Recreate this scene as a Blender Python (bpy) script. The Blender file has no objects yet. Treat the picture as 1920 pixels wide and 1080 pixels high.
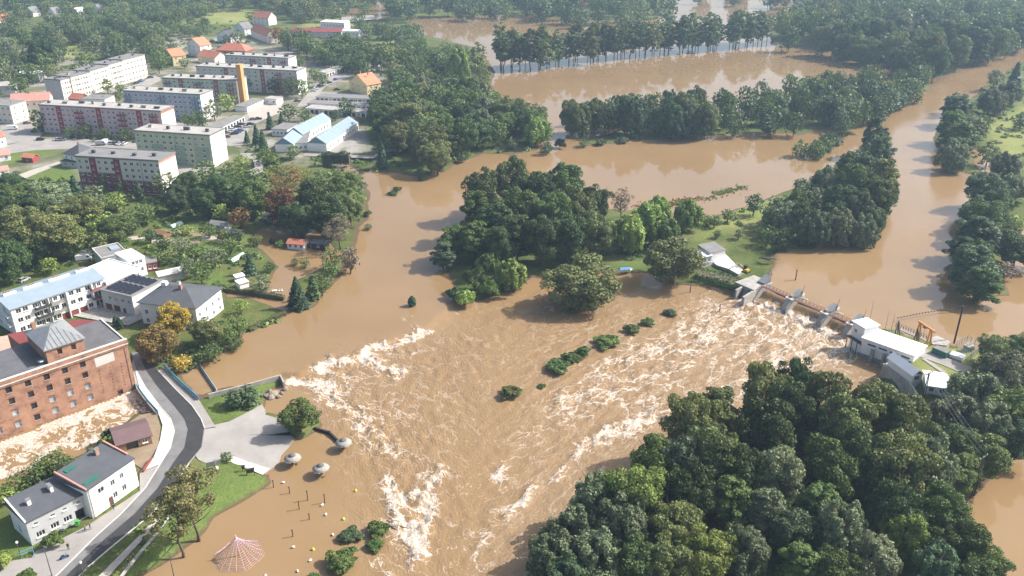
import bpy, bmesh, math, random
import numpy as np
from mathutils import Vector, Matrix

random.seed(7)
RNG = np.random.default_rng(7)
SC = bpy.context.scene
COL = SC.collection
RAD = math.radians

# ------------------------------------------------------------------ camera, sky, sun, exposure
CAM_H, PITCH, FPX = 120.0, 24.8, 1600.0          # drone height (m), tilt below level, focal length in pixels of a 1920 frame
cam = bpy.data.cameras.new('camera'); cam_o = bpy.data.objects.new('camera', cam); COL.objects.link(cam_o)
cam_o.location = (0, 0, CAM_H); cam_o.rotation_euler = (RAD(90 - PITCH), 0, 0)
cam.sensor_width = 36.0; cam.lens = FPX / 1920 * 36.0; cam.clip_start = 0.5; cam.clip_end = 30000
SC.camera = cam_o

SUN_AZ, SUN_EL = 15.0, 41.0                      # degrees from +X towards +Y, degrees above the horizon
world = bpy.data.worlds.new('World'); SC.world = world; world.use_nodes = True
wn = world.node_tree.nodes; wl = world.node_tree.links
sky = wn.new('ShaderNodeTexSky'); sky.sky_type = 'NISHITA'; sky.sun_disc = False
sky.sun_elevation = RAD(SUN_EL); sky.sun_rotation = RAD(90 - SUN_AZ)
sky.air_density = 1.0; sky.dust_density = 4.5; sky.ozone_density = 1.0
bg = wn['Background']; bg.inputs['Strength'].default_value = 0.13
wl.new(sky.outputs['Color'], bg.inputs['Color'])
sun = bpy.data.lights.new('sun', 'SUN'); sun_o = bpy.data.objects.new('sun', sun); COL.objects.link(sun_o)
sun.energy = 4.5; sun.angle = RAD(0.53); sun.color = (1.0, 0.975, 0.935)
sd_ = Vector((math.cos(RAD(SUN_EL)) * math.cos(RAD(SUN_AZ)), math.cos(RAD(SUN_EL)) * math.sin(RAD(SUN_AZ)), math.sin(RAD(SUN_EL))))
sun_o.rotation_euler = sd_.to_track_quat('Z', 'Y').to_euler(); sun_o.location = sd_ * 500
SC.view_settings.view_transform = 'Standard'; SC.view_settings.look = 'None'
SC.view_settings.exposure = 0.70; SC.view_settings.gamma = 1.0
SC.render.engine = 'CYCLES'
SC.cycles.max_bounces = 4; SC.cycles.diffuse_bounces = 2; SC.cycles.glossy_bounces = 2
SC.cycles.transmission_bounces = 2; SC.cycles.volume_bounces = 0; SC.cycles.transparent_max_bounces = 6
SC.cycles.use_denoising = True
SC.cycles.volume_step_rate = 20

# ------------------------------------------------------------------ survey helpers: a photo pixel at a height -> a place on the ground
CT, ST = math.cos(RAD(PITCH)), math.sin(RAD(PITCH))
def G(px, py, z=0.0):
    u = (px - 960) / FPX; v = (540 - py) / FPX
    dx, dy, dz = u, CT + v * ST, -ST + v * CT
    s = (z - CAM_H) / dz
    return np.array((dx * s, dy * s, z))
def PROJ(X, Y, Z):
    dz = Z - CAM_H
    d = Y * CT - dz * ST; up = Y * ST + dz * CT
    return 960 + FPX * X / d, 540 - FPX * up / d, d
def GP(pts, z=0.0): return [G(p[0], p[1], z)[:2] for p in pts]

# ------------------------------------------------------------------ numpy noise
class VNoise:
    def __init__(self, seed, n=256):
        self.t = np.random.default_rng(seed).random((n, n)); self.n = n
    def __call__(self, x, y):
        xi = np.floor(x).astype(int); yi = np.floor(y).astype(int)
        fx = x - xi; fy = y - yi
        fx = fx * fx * (3 - 2 * fx); fy = fy * fy * (3 - 2 * fy)
        n = self.n; t = self.t
        a = t[xi % n, yi % n]; b = t[(xi + 1) % n, yi % n]; c = t[xi % n, (yi + 1) % n]; d = t[(xi + 1) % n, (yi + 1) % n]
        return (a * (1 - fx) + b * fx) * (1 - fy) + (c * (1 - fx) + d * fx) * fy
    def fbm(self, x, y, o=4):
        s = 0; a = 0.5; tot = 0
        for i in range(o):
            s = s + a * self(x * 2 ** i + 17.3 * i, y * 2 ** i + 5.1 * i); tot += a; a *= 0.5
        return s / tot
NZ = VNoise(3); NZ2 = VNoise(11)
def sstep(a, b, x):
    t = np.clip((x - a) / (b - a), 0, 1); return t * t * (3 - 2 * t)
def seg_dist(X, Y, pts, closed=False):
    """distance to a polyline"""
    D = np.full(X.shape, 1e9)
    P = list(pts) + ([pts[0]] if closed else [])
    for (ax, ay), (bx, by) in zip(P[:-1], P[1:]):
        vx, vy = bx - ax, by - ay; L = vx * vx + vy * vy + 1e-9
        t = np.clip(((X - ax) * vx + (Y - ay) * vy) / L, 0, 1)
        D = np.minimum(D, (X - ax - t * vx) ** 2 + (Y - ay - t * vy) ** 2)
    return np.sqrt(D)
def inside(X, Y, pts):
    r = np.zeros(X.shape, bool)
    P = list(pts)
    for (ax, ay), (bx, by) in zip(P, P[1:] + P[:1]):
        c = ((ay > Y) != (by > Y)) & (X < (bx - ax) * (Y - ay) / (by - ay + 1e-12) + ax)
        r ^= c
    return r
def sdist(X, Y, pts):
    d = seg_dist(X, Y, pts, True); return np.where(inside(X, Y, pts), d, -d)

# ------------------------------------------------------------------ mesh helpers
def link(o, parent=None):
    COL.objects.link(o)
    if parent is not None: o.parent = parent
    return o
def tag(o, label=None, cat=None, group=None, kind=None):
    if label: o['label'] = label
    if cat: o['category'] = cat
    if group: o['group'] = group
    if kind: o['kind'] = kind
    return o
def thing(name, label, cat, loc=(0, 0, 0), rz=0.0, group=None):
    o = bpy.data.objects.new(name, None); COL.objects.link(o); o.empty_display_size = 0.5
    o.location = loc; o.rotation_euler = (0, 0, rz)
    return tag(o, label, cat, group)
def np_mesh(name, V, F, mat=None, smooth=False):
    """mesh from a (n,3) array and a (m,3|4) int array"""
    me = bpy.data.meshes.new(name); V = np.asarray(V, np.float32); F = np.asarray(F, np.int32)
    k = F.shape[1]
    me.vertices.add(len(V)); me.vertices.foreach_set('co', V.ravel())
    me.loops.add(F.size); me.loops.foreach_set('vertex_index', F.ravel())
    me.polygons.add(len(F)); me.polygons.foreach_set('loop_start', np.arange(0, F.size, k, dtype=np.int32))
    if smooth: me.polygons.foreach_set('use_smooth', np.ones(len(F), bool))
    me.update(calc_edges=True)
    if mat: me.materials.append(mat)
    return me
class MB:
    """collects shapes into one mesh"""
    def __init__(self): self.v = []; self.f = []; self.m = []; self.s = []
    def add(self, V, F, mi=0, smooth=False):
        o = len(self.v); self.v += [tuple(p) for p in V]
        for f in F: self.f.append([i + o for i in f]); self.m.append(mi); self.s.append(smooth)
        return self
    def box(self, x0, x1, y0, y1, z0, z1, mi=0):
        V = [(x, y, z) for z in (z0, z1) for y in (y0, y1) for x in (x0, x1)]
        return self.add(V, [(0, 2, 3, 1), (4, 5, 7, 6), (0, 1, 5, 4), (2, 6, 7, 3), (0, 4, 6, 2), (1, 3, 7, 5)], mi)
    def bar(self, a, b, w, h=None, mi=0):
        """square bar from a to b"""
        h = h or w; a = Vector(a); b = Vector(b); d = (b - a).normalized()
        up = Vector((0, 0, 1)) if abs(d.z) < 0.95 else Vector((1, 0, 0))
        s = d.cross(up).normalized(); t = s.cross(d).normalized()
        V = [p + s * (sx * w / 2) + t * (sy * h / 2) for p in (a, b) for sx, sy in ((-1, -1), (1, -1), (1, 1), (-1, 1))]
        return self.add(V, [(3, 2, 1, 0), (4, 5, 6, 7), (0, 1, 5, 4), (1, 2, 6, 5), (2, 3, 7, 6), (3, 0, 4, 7)], mi)
    def tube(self, path, rad, n=8, mi=0, cap=True, smooth=True):
        P = [Vector(p) for p in path]; R = rad if hasattr(rad, '__len__') else [rad] * len(P)
        V = []; F = []
        for i, p in enumerate(P):
            d = (P[min(i + 1, len(P) - 1)] - P[max(i - 1, 0)]).normalized()
            up = Vector((0, 0, 1)) if abs(d.z) < 0.9 else Vector((1, 0, 0))
            s = d.cross(up).normalized(); t = s.cross(d).normalized()
            for k in range(n):
                a = 2 * math.pi * k / n; V.append(p + (s * math.cos(a) + t * math.sin(a)) * R[i])
        for i in range(len(P) - 1):
            for k in range(n):
                F.append((i * n + k, i * n + (k + 1) % n, (i + 1) * n + (k + 1) % n, (i + 1) * n + k))
        if cap: F.append(tuple(range(n))[::-1]); F.append(tuple((len(P) - 1) * n + k for k in range(n)))
        return self.add(V, F, mi, smooth)
    def prism(self, poly, z0, z1, mi=0, mside=None):
        """flat polygon pushed up; z0/z1 numbers or lists"""
        n = len(poly); a = z0 if hasattr(z0, '__len__') else [z0] * n; b = z1 if hasattr(z1, '__len__') else [z1] * n
        V = [(p[0], p[1], a[i]) for i, p in enumerate(poly)] + [(p[0], p[1], b[i]) for i, p in enumerate(poly)]
        area = sum(poly[i][0] * poly[(i + 1) % n][1] - poly[(i + 1) % n][0] * poly[i][1] for i in range(n))
        top = tuple(range(n, 2 * n)); bot = tuple(range(n))[::-1]
        sides = [(i, (i + 1) % n, n + (i + 1) % n, n + i) for i in range(n)]
        if area < 0: top = top[::-1]; bot = bot[::-1]; sides = [s[::-1] for s in sides]
        self.add(V, [top, bot], mi); o = len(self.v) - 2 * n
        for s in sides: self.f.append([i + o for i in s]); self.m.append(mi if mside is None else mside); self.s.append(False)
        return self
    def lathe(self, prof, n=16, mi=0, c=(0, 0), smooth=True):
        V = []; F = []
        for r, z in prof:
            for k in range(n):
                a = 2 * math.pi * k / n; V.append((c[0] + r * math.cos(a), c[1] + r * math.sin(a), z))
        for i in range(len(prof) - 1):
            for k in range(n): F.append((i * n + k, i * n + (k + 1) % n, (i + 1) * n + (k + 1) % n, (i + 1) * n + k))
        F.append(tuple(range(n))[::-1]); F.append(tuple((len(prof) - 1) * n + k for k in range(n)))
        return self.add(V, F, mi, smooth)
    def mesh(self, name, mats):
        me = bpy.data.meshes.new(name); me.from_pydata(self.v, [], self.f)
        for m in (mats if isinstance(mats, (list, tuple)) else [mats]): me.materials.append(M(m))
        me.polygons.foreach_set('material_index', self.m); me.polygons.foreach_set('use_smooth', self.s)
        me.update(); return me
    def build(self, name, mats, parent=None, loc=None):
        o = bpy.data.objects.new(name, self.mesh(name, mats)); link(o, parent)
        if loc is not None: o.location = loc
        return o
def put(name, me, parent=None, loc=(0, 0, 0), rz=0.0, sc=None):
    o = bpy.data.objects.new(name, me); link(o, parent); o.location = loc; o.rotation_euler = (0, 0, rz)
    if sc is not None: o.scale = sc
    return o
def copy_tree(o, parent=None):
    c = o.copy(); COL.objects.link(c); c.parent = parent
    for ch in o.children: copy_tree(ch, c)
    return c
ORD = ['first', 'second', 'third', 'fourth', 'fifth', 'sixth', 'seventh', 'eighth', 'ninth', 'tenth', 'eleventh', 'twelfth', 'thirteenth',
       'fourteenth', 'fifteenth', 'sixteenth', 'seventeenth', 'eighteenth', 'nineteenth', 'twentieth']
def ordinal(i):
    if i < 20: return ORD[i]
    t = ['', '', 'twenty', 'thirty', 'forty', 'fifty', 'sixty'][(i + 1) // 10]; u = (i + 1) % 10
    return (t[:-1] + 'ieth') if u == 0 else t + '-' + ORD[u - 1]
# ------------------------------------------------------------------ materials
MATS = {}
def M(m): return MATS[m] if isinstance(m, str) else m
def newmat(name):
    m = bpy.data.materials.new(name); m.use_nodes = True; MATS[name] = m
    nt = m.node_tree; return m, nt, nt.nodes['Principled BSDF']
def nd(nt, t, **kw):
    n = nt.nodes.new(t)
    for k, v in kw.items():
        if k.startswith('i_'):
            key = k[2:]; n.inputs[int(key) if key.isdigit() else key.replace('_', ' ')].default_value = v
        else: setattr(n, k, v)
    return n
def ramp(nt, stops, fac):
    r = nt.nodes.new('ShaderNodeValToRGB'); e = r.color_ramp.elements
    while len(e) < len(stops): e.new(0.5)
    for el, (p, c) in zip(e, stops): el.position = p; el.color = tuple(c) + ((1,) if len(c) == 3 else ())
    nt.links.new(fac, r.inputs['Fac']); return r
def c4(c): return tuple(c) + (1,)
def mat(name, col, rough=0.8, var=0.18, scale=0.6, bump=0.0, bscale=8.0, spec=0.3, metal=0.0, fine=6.0, rand=0.0):
    """plain weathered surface: base colour with two sizes of blotches and optional relief"""
    m, nt, b = newmat(name); L = nt.links
    tc = nd(nt, 'ShaderNodeTexCoord'); 
    n1 = nd(nt, 'ShaderNodeTexNoise', i_Scale=scale, i_Detail=6.0, i_Roughness=0.65); L.new(tc.outputs['Object'], n1.inputs['Vector'])
    n2 = nd(nt, 'ShaderNodeTexNoise', i_Scale=fine, i_Detail=3.0); L.new(tc.outputs['Object'], n2.inputs['Vector'])
    ad = nd(nt, 'ShaderNodeMath', operation='MULTIPLY_ADD'); ad.inputs[1].default_value = 0.35; L.new(n2.outputs['Fac'], ad.inputs[0]); L.new(n1.outputs['Fac'], ad.inputs[2])
    lo = tuple(c * (1 - var) for c in col); hi = tuple(min(0.92, c * (1 + var)) for c in col)
    r = ramp(nt, [(0.40, lo), (0.90, hi)], ad.outputs[0])
    src = r.outputs['Color']
    if rand:
        oi = nd(nt, 'ShaderNodeObjectInfo'); hsv = nd(nt, 'ShaderNodeHueSaturation')
        mr = nd(nt, 'ShaderNodeMapRange', i_3=1 - rand, i_4=1 + rand); L.new(oi.outputs['Random'], mr.inputs[0])
        L.new(mr.outputs[0], hsv.inputs['Value']); L.new(src, hsv.inputs['Color']); src = hsv.outputs['Color']
    L.new(src, b.inputs['Base Color'])
    b.inputs['Roughness'].default_value = rough; b.inputs['Specular IOR Level'].default_value = spec; b.inputs['Metallic'].default_value = metal
    if bump:
        n3 = nd(nt, 'ShaderNodeTexNoise', i_Scale=bscale, i_Detail=4.0); L.new(tc.outputs['Object'], n3.inputs['Vector'])
        bp = nd(nt, 'ShaderNodeBump', i_Strength=bump, i_Distance=0.05); L.new(n3.outputs['Fac'], bp.inputs['Height']); L.new(bp.outputs['Normal'], b.inputs['Normal'])
    return m
def foliage(name, dark, light, rand=0.28, trans=0.25):
    m, nt, b = newmat(name); L = nt.links
    tc = nd(nt, 'ShaderNodeTexCoord'); oi = nd(nt, 'ShaderNodeObjectInfo')
    n1 = nd(nt, 'ShaderNodeTexNoise', i_Scale=0.45, i_Detail=5.0, i_Roughness=0.75); L.new(tc.outputs['Object'], n1.inputs['Vector'])
    r = ramp(nt, [(0.32, dark), (0.68, light)], n1.outputs['Fac'])
    hsv = nd(nt, 'ShaderNodeHueSaturation')
    v = nd(nt, 'ShaderNodeMapRange', i_3=1 - rand, i_4=1 + rand); L.new(oi.outputs['Random'], v.inputs[0]); L.new(v.outputs[0], hsv.inputs['Value'])
    mu = nd(nt, 'ShaderNodeMath', operation='MULTIPLY', i_1=7.13); L.new(oi.outputs['Random'], mu.inputs[0])
    fr = nd(nt, 'ShaderNodeMath', operation='FRACT'); L.new(mu.outputs[0], fr.inputs[0])
    h = nd(nt, 'ShaderNodeMapRange', i_3=0.475, i_4=0.515); L.new(fr.outputs[0], h.inputs[0]); L.new(h.outputs[0], hsv.inputs['Hue'])
    L.new(r.outputs['Color'], hsv.inputs['Color'])
    L.new(hsv.outputs['Color'], b.inputs['Base Color']); b.inputs['Roughness'].default_value = 0.55; b.inputs['Specular IOR Level'].default_value = 0.25
    tr = nd(nt, 'ShaderNodeBsdfTranslucent'); L.new(hsv.outputs['Color'], tr.inputs['Color'])
    mx = nd(nt, 'ShaderNodeMixShader', i_0=trans); L.new(b.outputs[0], mx.inputs[1]); L.new(tr.outputs[0], mx.inputs[2])
    L.new(mx.outputs[0], nt.nodes['Material Output'].inputs['Surface'])
    return m
foliage('leaf_dark', (0.039, 0.072, 0.023), (0.107, 0.160, 0.051))
foliage('leaf_mid', (0.065, 0.114, 0.029), (0.162, 0.232, 0.064))
foliage('leaf_olive', (0.087, 0.121, 0.037), (0.219, 0.244, 0.084))
foliage('leaf_grey', (0.093, 0.125, 0.060), (0.238, 0.278, 0.145))
foliage('leaf_light', (0.135, 0.210, 0.042), (0.319, 0.404, 0.101))
foliage('leaf_yellow', (0.30, 0.22, 0.03), (0.56, 0.42, 0.07))
foliage('leaf_rust', (0.138, 0.087, 0.032), (0.334, 0.217, 0.072))
foliage('leaf_thin', (0.120, 0.115, 0.040), (0.270, 0.255, 0.105))
foliage('leaf_dry', (0.150, 0.120, 0.080), (0.26, 0.215, 0.150))
foliage('leaf_spruce', (0.030, 0.067, 0.034), (0.081, 0.143, 0.071))
foliage('leaf_blue', (0.052, 0.093, 0.042), (0.133, 0.191, 0.090))
mat('bark', (0.11, 0.085, 0.06), 0.9, 0.3, 3, 0.5)
mat('bark_pale', (0.30, 0.27, 0.22), 0.9, 0.3, 3, 0.5)
mat('asphalt', (0.17, 0.165, 0.16), 0.9, 0.30, 0.22, 0.15, 30)
mat('asphalt_dark', (0.042, 0.041, 0.042), 0.8, 0.3, 0.4, 0.15, 30)
mat('paving', (0.29, 0.27, 0.248), 0.85, 0.20, 0.16, 0.1, 12)
mat('paving_white', (0.56, 0.54, 0.50), 0.85, 0.08, 0.3, 0.1, 12)
mat('concrete', (0.33, 0.31, 0.28), 0.85, 0.35, 0.5, 0.2, 6)
mat('concrete_dark', (0.20, 0.195, 0.185), 0.85, 0.2, 0.5, 0.2, 6)
mat('kerb', (0.50, 0.485, 0.46), 0.85, 0.12, 1.0)
mat('earth', (0.24, 0.18, 0.12), 0.95, 0.25, 0.4, 0.3, 3)
mat('gravel', (0.40, 0.36, 0.31), 0.95, 0.2, 0.6, 0.3, 8)
mat('white_wall', (0.80, 0.79, 0.76), 0.8, 0.05, 0.4)
mat('cream_wall', (0.70, 0.64, 0.54), 0.8, 0.08, 0.4)
mat('grey_wall', (0.46, 0.46, 0.45), 0.85, 0.12, 0.4)
mat('yellow_wall', (0.66, 0.55, 0.30), 0.8, 0.06, 0.4)
mat('purple_wall', (0.34, 0.27, 0.29), 0.8, 0.06, 0.3)
mat('maroon_wall', (0.27, 0.115, 0.105), 0.8, 0.08, 0.3)
mat('red_panel', (0.30, 0.06, 0.06), 0.8, 0.08, 0.3)
mat('pink_wall', (0.55, 0.43, 0.44), 0.8, 0.06, 0.3)
mat('green_wall', (0.40, 0.46, 0.34), 0.8, 0.06, 0.3)
mat('green_panel', (0.25, 0.34, 0.27), 0.8, 0.06, 0.3)
mat('blue_wall', (0.36, 0.44, 0.50), 0.8, 0.06, 0.3)
mat('blue_panel', (0.20, 0.29, 0.38), 0.8, 0.06, 0.3)
mat('orange_wall', (0.62, 0.30, 0.12), 0.8, 0.08, 0.3)
mat('roof_felt', (0.20, 0.195, 0.19), 0.9, 0.2, 0.3, 0.2, 4)
mat('roof_tar', (0.115, 0.115, 0.12), 0.9, 0.3, 0.3, 0.2, 4)
mat('roof_felt_pale', (0.36, 0.34, 0.31), 0.9, 0.2, 0.3, 0.2, 4)
mat('roof_dark', (0.085, 0.09, 0.10), 0.75, 0.15, 0.4)
mat('roof_bluegrey', (0.25, 0.31, 0.36), 0.55, 0.1, 0.3)
mat('roof_blue', (0.24, 0.31, 0.36), 0.45, 0.08, 0.3)
mat('roof_white', (0.80, 0.80, 0.79), 0.6, 0.06, 0.3)
mat('roof_brown', (0.150, 0.095, 0.095), 0.7, 0.12, 0.4)
mat('metal_grey', (0.30, 0.31, 0.31), 0.5, 0.15, 0.5, metal=0.3)
mat('steel_dark', (0.06, 0.06, 0.062), 0.6, 0.2, 1.0)
mat('rust_red', (0.16, 0.075, 0.062), 0.7, 0.2, 1.5)
mat('crane_orange', (0.55, 0.23, 0.07), 0.5, 0.12, 1.0)
mat('railing_blue', (0.10, 0.36, 0.56), 0.5, 0.1, 1.0)
mat('window_frame', (0.78, 0.78, 0.76), 0.5, 0.05, 1.0)
mat('frame_brown', (0.12, 0.06, 0.04), 0.6, 0.15, 1.0)
mat('wood', (0.22, 0.13, 0.07), 0.8, 0.25, 1.0, 0.3, 8)
mat('wood_dark', (0.035, 0.03, 0.027), 0.85, 0.25, 1.0, 0.3, 8)
mat('thatch', (0.30, 0.28, 0.25), 0.95, 0.25, 2.5, 0.8, 14)
mat('thatch_top', (0.13, 0.125, 0.12), 0.95, 0.25, 2.5, 0.8, 14)
mat('rope_red', (0.66, 0.40, 0.42), 0.8, 0.1, 2)
mat('rope_blue', (0.52, 0.46, 0.62), 0.8, 0.1, 2)
mat('pole_pink', (0.70, 0.34, 0.38), 0.6, 0.1, 2)
mat('container_green', (0.03, 0.13, 0.09), 0.5, 0.15, 1)
mat('bin_green', (0.08, 0.34, 0.08), 0.5, 0.1, 1)
mat('plastic_white', (0.78, 0.78, 0.76), 0.5, 0.05, 1)
mat('ball_yellow', (0.55, 0.60, 0.06), 0.5, 0.08, 1)
mat('tarp_blue', (0.10, 0.28, 0.60), 0.5, 0.1, 1)
mat('polytunnel', (0.45, 0.62, 0.55), 0.4, 0.1, 0.8)
mat('tyre', (0.02, 0.02, 0.02), 0.8, 0.1, 2)
mat('lamp_glass', (0.80, 0.80, 0.78), 0.3, 0.03, 1)
mat('skin', (0.50, 0.30, 0.21), 0.6, 0.06, 4)
mat('hair', (0.04, 0.028, 0.02), 0.7, 0.2, 10)
mat('rock', (0.24, 0.20, 0.16), 0.95, 0.3, 1.0, 0.6, 3)
mat('driftwood', (0.17, 0.13, 0.10), 0.95, 0.3, 1.0, 0.6, 3)
for nm, c in (('cloth_black', (0.02, 0.02, 0.022)), ('cloth_blue', (0.04, 0.07, 0.16)), ('cloth_grey', (0.12, 0.12, 0.13)), ('cloth_red', (0.30, 0.05, 0.05)), ('cloth_khaki', (0.22, 0.18, 0.11))):
    mat(nm, c, 0.9, 0.15, 3)
for nm, c in (('paint_white', (0.75, 0.75, 0.75)), ('paint_silver', (0.42, 0.43, 0.44)), ('paint_black', (0.018, 0.018, 0.02)), ('paint_blue', (0.03, 0.09, 0.26)),
              ('paint_yellow', (0.55, 0.36, 0.03)), ('paint_red', (0.42, 0.025, 0.03)), ('paint_grey', (0.13, 0.135, 0.14)), ('paint_dark_red', (0.16, 0.03, 0.03))):
    mm = mat(nm, c, 0.28, 0.04, 0.6, spec=0.5); mm.node_tree.nodes['Principled BSDF'].inputs['Coat Weight'].default_value = 0.5
def glassmat(name, col=(0.03, 0.035, 0.04), rough=0.08):
    m, nt, b = newmat(name); b.inputs['Base Color'].default_value = c4(col); b.inputs['Roughness'].default_value = rough
    b.inputs['Specular IOR Level'].default_value = 0.6; oi = nd(nt, 'ShaderNodeObjectInfo')
    mr = nd(nt, 'ShaderNodeMapRange', i_3=0.5, i_4=2.2); nt.links.new(oi.outputs['Random'], mr.inputs[0])
    mx = nd(nt, 'ShaderNodeVectorMath', operation='SCALE'); mx.inputs[0].default_value = col; nt.links.new(mr.outputs[0], mx.inputs['Scale'])
    nt.links.new(mx.outputs[0], b.inputs['Base Color']); return m
glassmat('glass'); glassmat('car_glass', (0.015, 0.018, 0.02), 0.05)
glassmat('glass_pale', (0.20, 0.23, 0.26), 0.3)
m_, nt_, b_ = newmat('solar'); b_.inputs['Base Color'].default_value = (0.016, 0.018, 0.026, 1); b_.inputs['Roughness'].default_value = 0.25
def tiles(name, col, sx=3.0, sz=2.6):
    """clay tiles: courses as a fine wave relief"""
    m = mat(name, col, 0.75, 0.16, 0.6, fine=3.0); nt = m.node_tree; L = nt.links; b = nt.nodes['Principled BSDF']
    tc = nd(nt, 'ShaderNodeTexCoord'); w = nd(nt, 'ShaderNodeTexWave', i_Scale=1.4, i_Distortion=0.6, bands_direction='X'); L.new(tc.outputs['Object'], w.inputs['Vector'])
    w2 = nd(nt, 'ShaderNodeTexWave', i_Scale=1.0, i_Distortion=0.4, bands_direction='Z'); L.new(tc.outputs['Object'], w2.inputs['Vector'])
    ad = nd(nt, 'ShaderNodeMath', operation='ADD'); L.new(w.outputs['Fac'], ad.inputs[0]); L.new(w2.outputs['Fac'], ad.inputs[1])
    bp = nd(nt, 'ShaderNodeBump', i_Strength=0.5, i_Distance=0.06); L.new(ad.outputs[0], bp.inputs['Height']); L.new(bp.outputs['Normal'], b.inputs['Normal'])
    return m
tiles('tile_red', (0.44, 0.16, 0.10)); tiles('tile_orange', (0.55, 0.22, 0.12)); tiles('tile_pink', (0.50, 0.25, 0.20)); tiles('tile_darkred', (0.22, 0.055, 0.05))
tiles('tile_salmon', (0.56, 0.33, 0.25))
def brickmat(name, c1, c2, mortar, scale=1.0):
    m, nt, b = newmat(name); L = nt.links
    tc = nd(nt, 'ShaderNodeTexCoord'); sx = nd(nt, 'ShaderNodeSeparateXYZ'); L.new(tc.outputs['Object'], sx.inputs[0])
    ad = nd(nt, 'ShaderNodeMath', operation='ADD'); L.new(sx.outputs['X'], ad.inputs[0]); L.new(sx.outputs['Y'], ad.inputs[1])
    cb = nd(nt, 'ShaderNodeCombineXYZ'); L.new(ad.outputs[0], cb.inputs[0]); L.new(sx.outputs['Z'], cb.inputs[1])
    bt = nd(nt, 'ShaderNodeTexBrick', i_Scale=scale, i_Color1=c4(c1), i_Color2=c4(c2), i_Mortar=c4(mortar)); L.new(cb.outputs[0], bt.inputs['Vector'])
    bt.inputs['Mortar Size'].default_value = 0.012; bt.inputs['Brick Width'].default_value = 0.27; bt.inputs['Row Height'].default_value = 0.08; bt.inputs['Bias'].default_value = 0.0
    n1 = nd(nt, 'ShaderNodeTexNoise', i_Scale=0.33, i_Detail=7.0, i_Roughness=0.7); L.new(tc.outputs['Object'], n1.inputs['Vector'])
    r = ramp(nt, [(0.33, (0.56, 0.50, 0.48)), (0.50, (0.98, 0.95, 0.93)), (0.70, (1.3, 1.22, 1.15))], n1.outputs['Fac'])
    mx = nd(nt, 'ShaderNodeMix', data_type='RGBA', blend_type='MULTIPLY'); mx.inputs[0].default_value = 1.0
    L.new(bt.outputs['Color'], mx.inputs[6]); L.new(r.outputs['Color'], mx.inputs[7])
    # lime bloom and streaks low on the wall, with shapes of their own
    mp = nd(nt, 'ShaderNodeMapping'); mp.inputs['Scale'].default_value = (0.9, 0.9, 0.28); L.new(tc.outputs['Object'], mp.inputs[0])
    n2 = nd(nt, 'ShaderNodeTexNoise', i_Scale=0.8, i_Detail=8.0, i_Roughness=0.75); L.new(mp.outputs[0], n2.inputs['Vector'])
    r2 = ramp(nt, [(0.56, (0, 0, 0)), (0.72, (0.6, 0.6, 0.6))], n2.outputs['Fac'])
    m3 = nd(nt, 'ShaderNodeMix', data_type='RGBA'); L.new(r2.outputs['Color'], m3.inputs[0]); L.new(mx.outputs[2], m3.inputs[6]); m3.inputs[7].default_value = (0.50, 0.36, 0.28, 1)
    L.new(m3.outputs[2], b.inputs['Base Color']); b.inputs['Roughness'].default_value = 0.9; b.inputs['Specular IOR Level'].default_value = 0.2
    bp = nd(nt, 'ShaderNodeBump', i_Strength=0.5, i_Distance=0.03); L.new(bt.outputs['Fac'], bp.inputs['Height']); bp.invert = True; L.new(bp.outputs['Normal'], b.inputs['Normal'])
    return m
brickmat('brick', (0.43, 0.235, 0.150), (0.34, 0.175, 0.110), (0.36, 0.27, 0.21))
brickmat('brick_dark', (0.26, 0.12, 0.08), (0.20, 0.09, 0.06), (0.25, 0.19, 0.15))
# ------------------------------------------------------------------ levels of the flood (m): 0 below the two weirs, 1 above the mill weir, 3 above the dam
TZ = 3.0                                          # ground of the town
FG = 1.7                                          # ground of the street in front
U1 = GP([(200, 700), (262, 684), (300, 706), (374, 753), (400, 738), (527, 702), (560, 703), (597, 690), (640, 683), (668, 668), (735, 640), (800, 618), (850, 580), (930, 553), (1000, 515), (1150, 508), (1300, 525),
         (1440, 540), (1900, 400), (2600, 100), (2300, -120), (-700, -120), (-900, 500), (-300, 690)], 0.5)
U2 = GP([(1428, 546), (1452, 475), (1540, 458), (1620, 425), (1652, 370), (1650, 300), (1638, 245), (1636, 212), (1700, 170), (1750, 152), (1840, 102), (1900, 82), (2100, 0), (2500, 60), (2500, 600), (1960, 640),
         (1880, 660), (1720, 645), (1640, 624), (1600, 618)], 2.0)
def level(X, Y):
    s1 = sdist(X, Y, U1); w = 1.3 + 9 * sstep(-30, -12, X) * sstep(330, 250, Y)
    s2 = sdist(X, Y, U2)
    w2 = np.where((Y < 290) & (X < 125), 1.5, 4.0)
    return sstep(-w, w * 0.6, s1) * 1.0 + 2.0 * sstep(-w2, w2, s2)

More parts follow.
